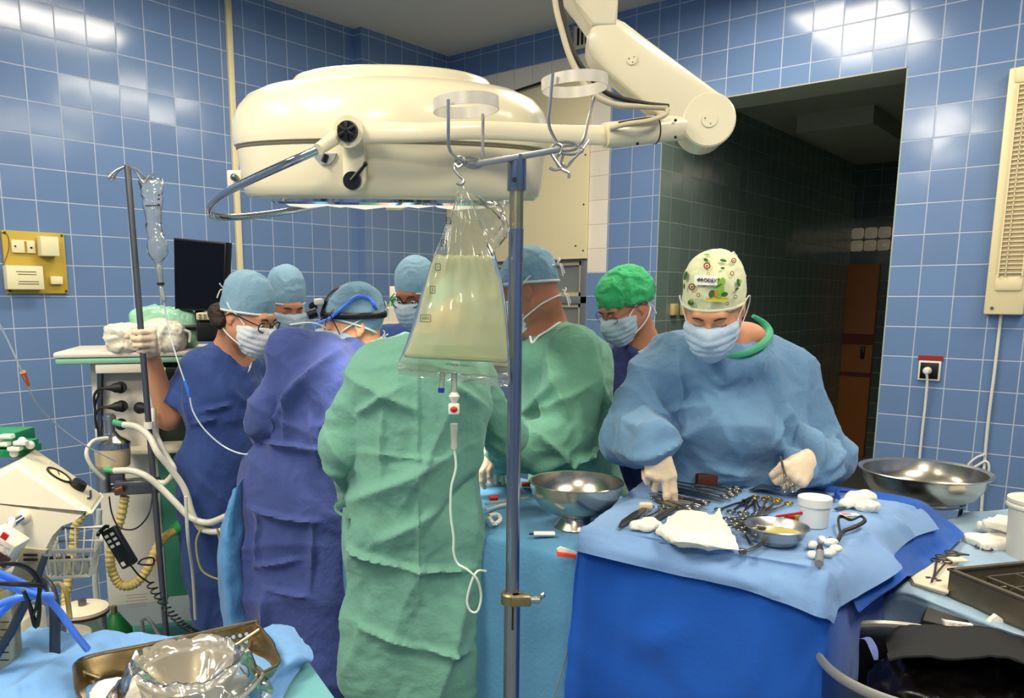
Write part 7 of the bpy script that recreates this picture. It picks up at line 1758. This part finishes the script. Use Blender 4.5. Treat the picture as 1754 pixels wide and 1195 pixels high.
for k, (u, v, ang) in enumerate([(.05, .03, .4), (.15, .09, 1.0), (.22, .09, .2), (.28, .17, 2.0), (.16, .17, .7), (.06, .12, 1.5), (.33, .1, .5), (.30, .03, .1)]):
    c = O_ + dF * u + dB * v + UV * .034; d = dF * math.cos(ang) + dB * math.sin(ang)
    t = thing('loose_instrument', 'small steel instrument lying loose inside the dark crate', 'surgical instrument', c - UV * .005, 'instruments inside the dark crate')
    M().tube([c - d * .035, c, c + d * .035 + UV * .006], [.002, .004, .002], 8, smooth=3).build('shaft', INST, t)
# paper pad, scissors and packets left of the crate
t = thing('paper_pad', 'stack of beige paper packets lying left of the dark crate', 'paper', sp_(1595, 990))
pm = M(); 
for k in range(3): pm.prism([sp_(x + k * 3, y - k * 2, .004 + .006 * k) for x, y in ((1552, 992), (1592, 962), (1640, 958), (1618, 1021), (1560, 1005))], UV * .005, bev=.001)
pm.build('sheets', cloth('paper_beige', (214, 202, 178), .03, .05), t)
for px, py in ((1600, 990), (1608, 993), (1590, 988)): M().box(sp_(px, py, .0235), (.012, .006, .001), CAMR).build('ink_mark', PRK, t)
def ringed2(tip, rg, lb, h=.028, grp=None):
    a = sp_(*tip, h); b = sp_(*rg, h); d = unit(b - a); s = unit(np.cross(UV, d)); L = np.linalg.norm(b - a)
    t = thing('ring_forceps', lb, 'surgical instrument', (a + b) / 2, grp)
    for q_ in (-1, 1):
        M().tube([a, a + d * L * .4 + s * q_ * .002, b + s * q_ * .010], .0025, 8, smooth=4).build('shank', INSTD, t)
        c = b + s * q_ * .013 + d * .012; M().tube([c + d * .014 * math.cos(x) + s * .010 * math.sin(x) for x in np.linspace(0, 2 * math.pi, 17)[:-1]], .0022, 8, closed=True).build('finger_ring', INSTD, t)
ringed2((1596, 996), (1612, 962), 'dark forceps with its shaft crossing the beige paper packets')
ringed2((1650, 958), (1624, 955), 'forceps lying left of the dark crate corner, rings to the left', .03)
ringed2((1660, 950), (1640, 948), 'forceps nearest the back left corner of the dark crate', .03)
ringed2((1765, 935), (1692, 938), 'open steel scissors lying behind the dark crate, one ring showing', .01)
t = thing('foil_packet', 'cream foil packet resting against the left side of the dark crate', 'packet', sp_(1638, 962)); M().box(sp_(1640, 958, .036), (.04, .03, .006), CAMR, bev=.002).build('foil', cloth('packet_cream', (226, 214, 186), .03, .1), t)
# gauze stacks and bucket
for k, (px, py, h, sx, sy) in enumerate([(1706, 928, .008, .14, .10), (1730, 905, .02, .12, .12), (1728, 898, .045, .10, .10)]):
    o = blob('folded_gauze', [bx(sp_(px, py, h + .006), (sx / 2, sy / 2, .013), CAMR @ rotz(.3 * k), rr=.008)], COTTON, None, .004, disp=lambda V: .004 * (crumple(V, 20, 3) - .3))
    tag(o, ['lowest folded white gauze pad behind the dark crate, nearest the viewer', 'middle folded white gauze pad beside the white bucket', 'topmost folded white gauze pad leaning on the white bucket'][k], 'gauze')
bk_ = sp_(1775, 955, 0) ; bk_ = bk_; Zb = bk_ @ FV; rbk = 52 / 1374. * Zb; hbk = P(1775, 855, Zb)[2] - bk_[2]
t = thing('white_bucket', 'white plastic bucket with a rimmed lid cut by the right edge', 'bucket', bk_)
M().lathe([(0, 0), (rbk * .86, 0), (rbk * .9, .005), (rbk * .97, hbk * .9), (0, hbk * .9)], bk_, (0, 0, 1), 48).build('pail', mat('bucket_white', (222, 216, 200), .4), t)
M().lathe([(rbk * .96, hbk * .84), (rbk * 1.06, hbk * .86), (rbk * 1.06, hbk * .90), (rbk * 1.0, hbk * .93), (rbk * 1.04, hbk * .95), (rbk * 1.04, hbk), (0, hbk)], bk_, (0, 0, 1), 48).build('lid', MATS['bucket_white'], t)
# waste bin with black bags
hb3 = .86; e1 = Ph(1426, 1150, hb3); rbin = .20; d1 = unit(RV * .99 + FV * .12); bc3 = e1 + d1 * rbin; bc3[2] = 0
bn = thing('waste_bin', 'round steel waste bin with a rolled rim at the lower right corner', 'bin', bc3)
M().lathe([(0, .05), (rbin * .8, .05), (rbin * .84, .06), (rbin * .97, hb3 - .02), (rbin, hb3 - .006), (rbin * 1.02, hb3), (rbin * 1.0, hb3 + .008), (rbin * .965, hb3), (rbin * .94, hb3 - .03), (rbin * .8, .07), (0, .065)], bc3, (0, 0, 1), 72).build('bin', STEELD, bn)
M().lathe([(rbin * 1.0, hb3 - .012), (rbin * 1.03, hb3 - .006), (rbin * 1.035, hb3 + .004), (rbin * 1.015, hb3 + .012), (rbin * .975, hb3 + .008), (rbin * .965, hb3 - .004)], bc3, (0, 0, 1), 72, closed=True).build('rim', mat('rim_steel', (186, 182, 170), .42, .7), bn)
BAGB = mat('bin_bag_black', (16, 13, 13), .3, bump=.25, bscale=22, spec=.45); BAGM = mat('black_cloth', (14, 13, 15), .75)
c = bc3 + UV * hb3
lb_ = blob('black_bag', [el(c + RV * .085 - FV * .05 - UV * .10, (.14, .17, .09), CAMR, .05), el(c + RV * .10 + FV * .03 - UV * .10, (.15, .10, .09), CAMR, .05), el(c + RV * .24 - FV * .06 - UV * .12, (.12, .17, .13), CAMR, .05), rc(c - UV * .3 + RV * .03, c - UV * .12 + RV * .03, .1, .12, .05)], BAGB, None, .0075,
    disp=lambda V: .014 * (crumple(V, 9, 13) - .35) + .008 * crumple(V, 19, 5) + .004 * crumple(V, 45, 6), rel=1)
tag(lb_, 'shiny crumpled black plastic bag bulging out of the steel waste bin', 'plastic bag')
blk = sheet('black_band', [[P(1518, 1100, 1.60), P(1535, 1074, 1.64), P(1600, 1068, 1.66), P(1680, 1072, 1.64), P(1730, 1085, 1.60), P(1780, 1110, 1.52)], [P(1520, 1114, 1.50), P(1560, 1098, 1.50), P(1620, 1096, 1.50), P(1690, 1100, 1.49), P(1735, 1110, 1.47), P(1790, 1130, 1.42)], [P(1522, 1130, 1.42), P(1565, 1124, 1.40), P(1625, 1124, 1.39), P(1690, 1126, 1.38), P(1735, 1130, 1.36), P(1790, 1145, 1.32)]], BAGM, n=9, amp=.006, f=7, amp2=.002, thick=.004)
tag(blk, 'matt black cloth laid across the top of the shiny black bag', 'cloth')
t = thing('black_carton', 'flat black carton sticking up behind the black cloth', 'carton', P(1640, 1070, 1.68))
M().prism([P(1588, 1038, 1.70), P(1672, 1066, 1.66), P(1664, 1082, 1.64), P(1580, 1062, 1.68)], -UV * .03 + FV * .015, bev=.002).build('carton', mat('carton_black', (26, 22, 22), .5), t)
for pts_, lb in (([(1617, 1062), (1628, 1066), (1668, 1070), (1665, 1074), (1620, 1072)], 'thin white paper strip on the black bag'), ([(1690, 1070), (1700, 1060), (1708, 1053), (1718, 1060), (1723, 1071), (1712, 1073)], 'pointed piece of white paper on the black bag')):
    t = thing('paper_scrap', lb, 'paper', P(*pts_[0], 1.62)); M().prism([P(x, y, 1.625 - .0004 * i) for i, (x, y) in enumerate(pts_)], FV * .012, bev=.0015).build('paper', COTTON, t)
sheet('blue_strap', [[P(1472, 1093, 1.60), P(1482, 1096, 1.60), P(1490, 1112, 1.58), P(1497, 1130, 1.57)], [P(1486, 1091, 1.61), P(1494, 1094, 1.60), P(1503, 1110, 1.58), P(1504, 1130, 1.57)]], cloth('strap_violet', (112, 128, 190), .03), None, n=6, amp=.001)
tag(bpy.data.objects['blue_strap'], 'short violet blue strap hanging over the rim of the waste bin', 'strap')

# ================================================================== FRONT LEFT TABLE
F0 = .85
def fo(px, py, h=0.0): return Ph(px, py, F0 + h)
TEALT = mat('table_teal', (110, 170, 178), .3)
ft = thing('tray_table', 'teal topped table in the lower left foreground under blue paper', 'table', below(fo(300, 1180), 0))
tt4 = [fo(-60, 1110, -.004), fo(120, 1108, -.004), fo(330, 1092, -.004), fo(515, 1112, -.004), fo(600, 1230, -.004), fo(600, 1400, -.004), fo(-60, 1400, -.004)]
M().prism(tt4, -UV * .03, bev=.004).build('tabletop', TEALT, ft)
for px, py in ((20, 1130), (490, 1130), (540, 1340), (20, 1340)): M().tube([fo(px, py, -.03), below(fo(px, py), .02)], .015, 10).build('leg', STEELD, ft)
LB = cloth('paper_light_blue', (104, 152, 206), .04, .15)
q = [[fo(-60, 1085), fo(25, 1088, .02), fo(60, 1075, .02), fo(130, 1085, .03), fo(180, 1083, .02), fo(250, 1086), fo(340, 1090), fo(430, 1084, .02), fo(470, 1070, .02), fo(498, 1072, .01)],
     [fo(-60, 1125, .01), fo(40, 1118, .035), fo(90, 1110, .02), fo(140, 1112, .03), fo(200, 1120, .01), fo(260, 1120), fo(340, 1120), fo(430, 1112, .005), fo(490, 1095, .03), fo(520, 1098, .02)],
     [fo(-60, 1160, .01), fo(20, 1160, .02), fo(70, 1150, .04), fo(130, 1160, .015), fo(200, 1160, .004), fo(270, 1160), fo(350, 1160), fo(440, 1150, .02), fo(500, 1125, .045), fo(536, 1128, .02)],
     [fo(-60, 1200, .01), fo(20, 1200, .015), fo(60, 1190, .03), fo(120, 1200, .025), fo(200, 1200, .004), fo(270, 1200), fo(360, 1200), fo(430, 1195, .03), fo(470, 1170, .02), fo(508, 1152, .006)],
     [fo(-60, 1280), fo(20, 1280), fo(70, 1280), fo(120, 1280), fo(200, 1280), fo(270, 1280), fo(360, 1280), fo(430, 1270), fo(455, 1240), fo(475, 1215, .004)]]
bp = sheet('blue_paper', q, LB, n=9, amp=.007, f=10, amp2=.0025)
tag(bp, 'crumpled light blue paper cloth spread over the lower left table', 'cloth')
BRZ = mat('tray_bronze_steel', (166, 148, 112), .25, 1.0, vary=.06)
tr = thing('perforated_tray', 'long bronze tinted steel tray with rows of holes in the lower left', 'tray', fo(300, 1140, .02))
rim = [fo(128, 1150, .06), fo(132, 1135, .06), fo(160, 1122, .06), fo(280, 1098, .06), fo(428, 1066, .06), fo(440, 1068, .06), fo(452, 1083, .06), fo(470, 1110, .06), fo(455, 1150, .06), fo(200, 1210, .06), fo(140, 1200, .06)]
rim = spline(rim, 5, True); cen_ = sum(rim) / len(rim)
flr = [cen_ + (p - cen_) * .88 - UV * .052 for p in rim]
m_ = M(); n = len(rim); v = rim + flr + [p + UV * .0 + unit(p - cen_) * .002 for p in rim] + [p + unit(p - cen_) * .002 - UV * .002 for p in flr]
m_._add(v, [(i, (i + 1) % n, n + (i + 1) % n, n + i) for i in range(n)] + [(2 * n + i, 3 * n + i, 3 * n + (i + 1) % n, 2 * n + (i + 1) % n) for i in range(n)] + [tuple(range(n, 2 * n)), tuple(range(3 * n, 4 * n))[::-1]])
tro = m_.build('pan', BRZ, tr, sharp=60)
M().tube(rim, .004, 8, closed=True).build('rim', BRZ, tr)
HL = mat('hole_light', (176, 196, 220), .6)
def hole(p, nrm_): M().cyl(p, p + unit(nrm_) * .0012, .0042, seg=12).build('perforation', HL, tro)
# wall behind the holes
iA = min(range(n), key=lambda i: np.linalg.norm(rim[i] - fo(335, 1086, .06))); iB = min(range(n), key=lambda i: np.linalg.norm(rim[i] - fo(420, 1068, .06)))
for r_ in range(2):
    for k in range(8):
        t_ = k / 7 + (.04 if r_ else 0); a = rim[iA] * (1 - t_) + rim[iB] * t_; b = flr[iA] * (1 - t_) + flr[iB] * t_
        hole(a * (1 - .38 - .3 * r_) + b * (.38 + .3 * r_) - FV * .006, -FV)
for px, py in ((166, 1141), (160, 1148), (172, 1150)): hole(fo(px, py, .02), -FV + UV)
M().tube([fo(445, 1078, .06), fo(400, 1108, .03)], .004, 8).tube([fo(140, 1150, .04), fo(170, 1160, .02)], .004, 8).build('wire_handle', BRZ, tr)
# steel bowl wrapped in clear film
bb = fo(325, 1190, .03) ; Zf = P(325, 1140, 1.33); bcx = P(322, 1152, 1.34)
rbw = 88 / 1374. * 1.36
wb_ = thing('wrapped_bowl', 'steel bowl wrapped in crinkled clear plastic in the lower left foreground', 'bowl', V3(bcx[0], bcx[1], F0 + .01))
hb4 = bcx[2] - F0 - .012; cb4 = V3(bcx[0], bcx[1], F0 + .012)
M().lathe([(0, 0), (rbw * .6, 0), (rbw * .66, .006), (rbw * .92, hb4 * .8), (rbw, hb4), (rbw * .985, hb4 + .002), (rbw * .9, hb4 * .8), (rbw * .62, .01), (0, .006)], cb4, (0, 0, 1), 60).build('bowl', mat('bowl_bronze', (158, 144, 118), .22, 1.0), wb_)
FW = film('crinkle_film', (240, 234, 222), (246, 246, 242), .3, .14, gloss=.35, ior=1.2)
def ff(V): return .012 * (crumple(V, 11, 2) - .3) + .007 * crumple(V, 26, 5) + .003 * crumple(V, 60, 7)
V = []; nr, na = 26, 96
for i in range(nr):
    t_ = i / (nr - 1)
    for k in range(na):
        a = 2 * math.pi * k / na
        if t_ < .45: rr__ = rbw * 1.02 * t_ / .45; zz = hb4 - .055 * math.cos(t_ / .45 * math.pi / 2) + .006
        else: u_ = (t_ - .45) / .55; rr__ = rbw * (1.02 + .62 * u_); zz = (hb4 + .012) * (1 - u_ ** 1.3) + .012
        V.append(cb4 + V3(math.cos(a) * rr__, math.sin(a) * rr__, zz))
V = np.array(V); nn_ = V - cb4; nn_ = nn_ / (np.linalg.norm(nn_, axis=1, keepdims=True) + 1e-9); V = V + (nn_ * .5 + UV * .5) * ff(V)[:, None]; V[:, 2] = np.maximum(V[:, 2], F0 + .006)
idx = np.arange(nr * na).reshape(nr, na); nx = np.roll(idx, -1, 1)
mesh_obj('film', V, np.stack([idx[:-1], nx[:-1], nx[1:], idx[1:]], -1).reshape(-1, 4), FW, wb_, sharp=180)
M().tube([cb4 + V3(math.cos(a), math.sin(a), 0) * rbw * 1.5 + UV * (.045 + .01 * math.sin(3 * a)) for a in np.linspace(0, 2 * math.pi, 49)[:-1]], .0035, 8, closed=True).build('film_edge', FW, wb_)
wt = sheet('white_paper', [[fo(150, 1185, .012), fo(180, 1165, .02), fo(230, 1160, .015)], [fo(140, 1230, .012), fo(190, 1215, .02), fo(250, 1220, .012)], [fo(140, 1300, .01), fo(200, 1290, .01), fo(260, 1290, .01)]], COTTON, n=8, amp=.004, f=16)
tag(wt, 'piece of white paper under the left side of the wrapped bowl', 'paper')
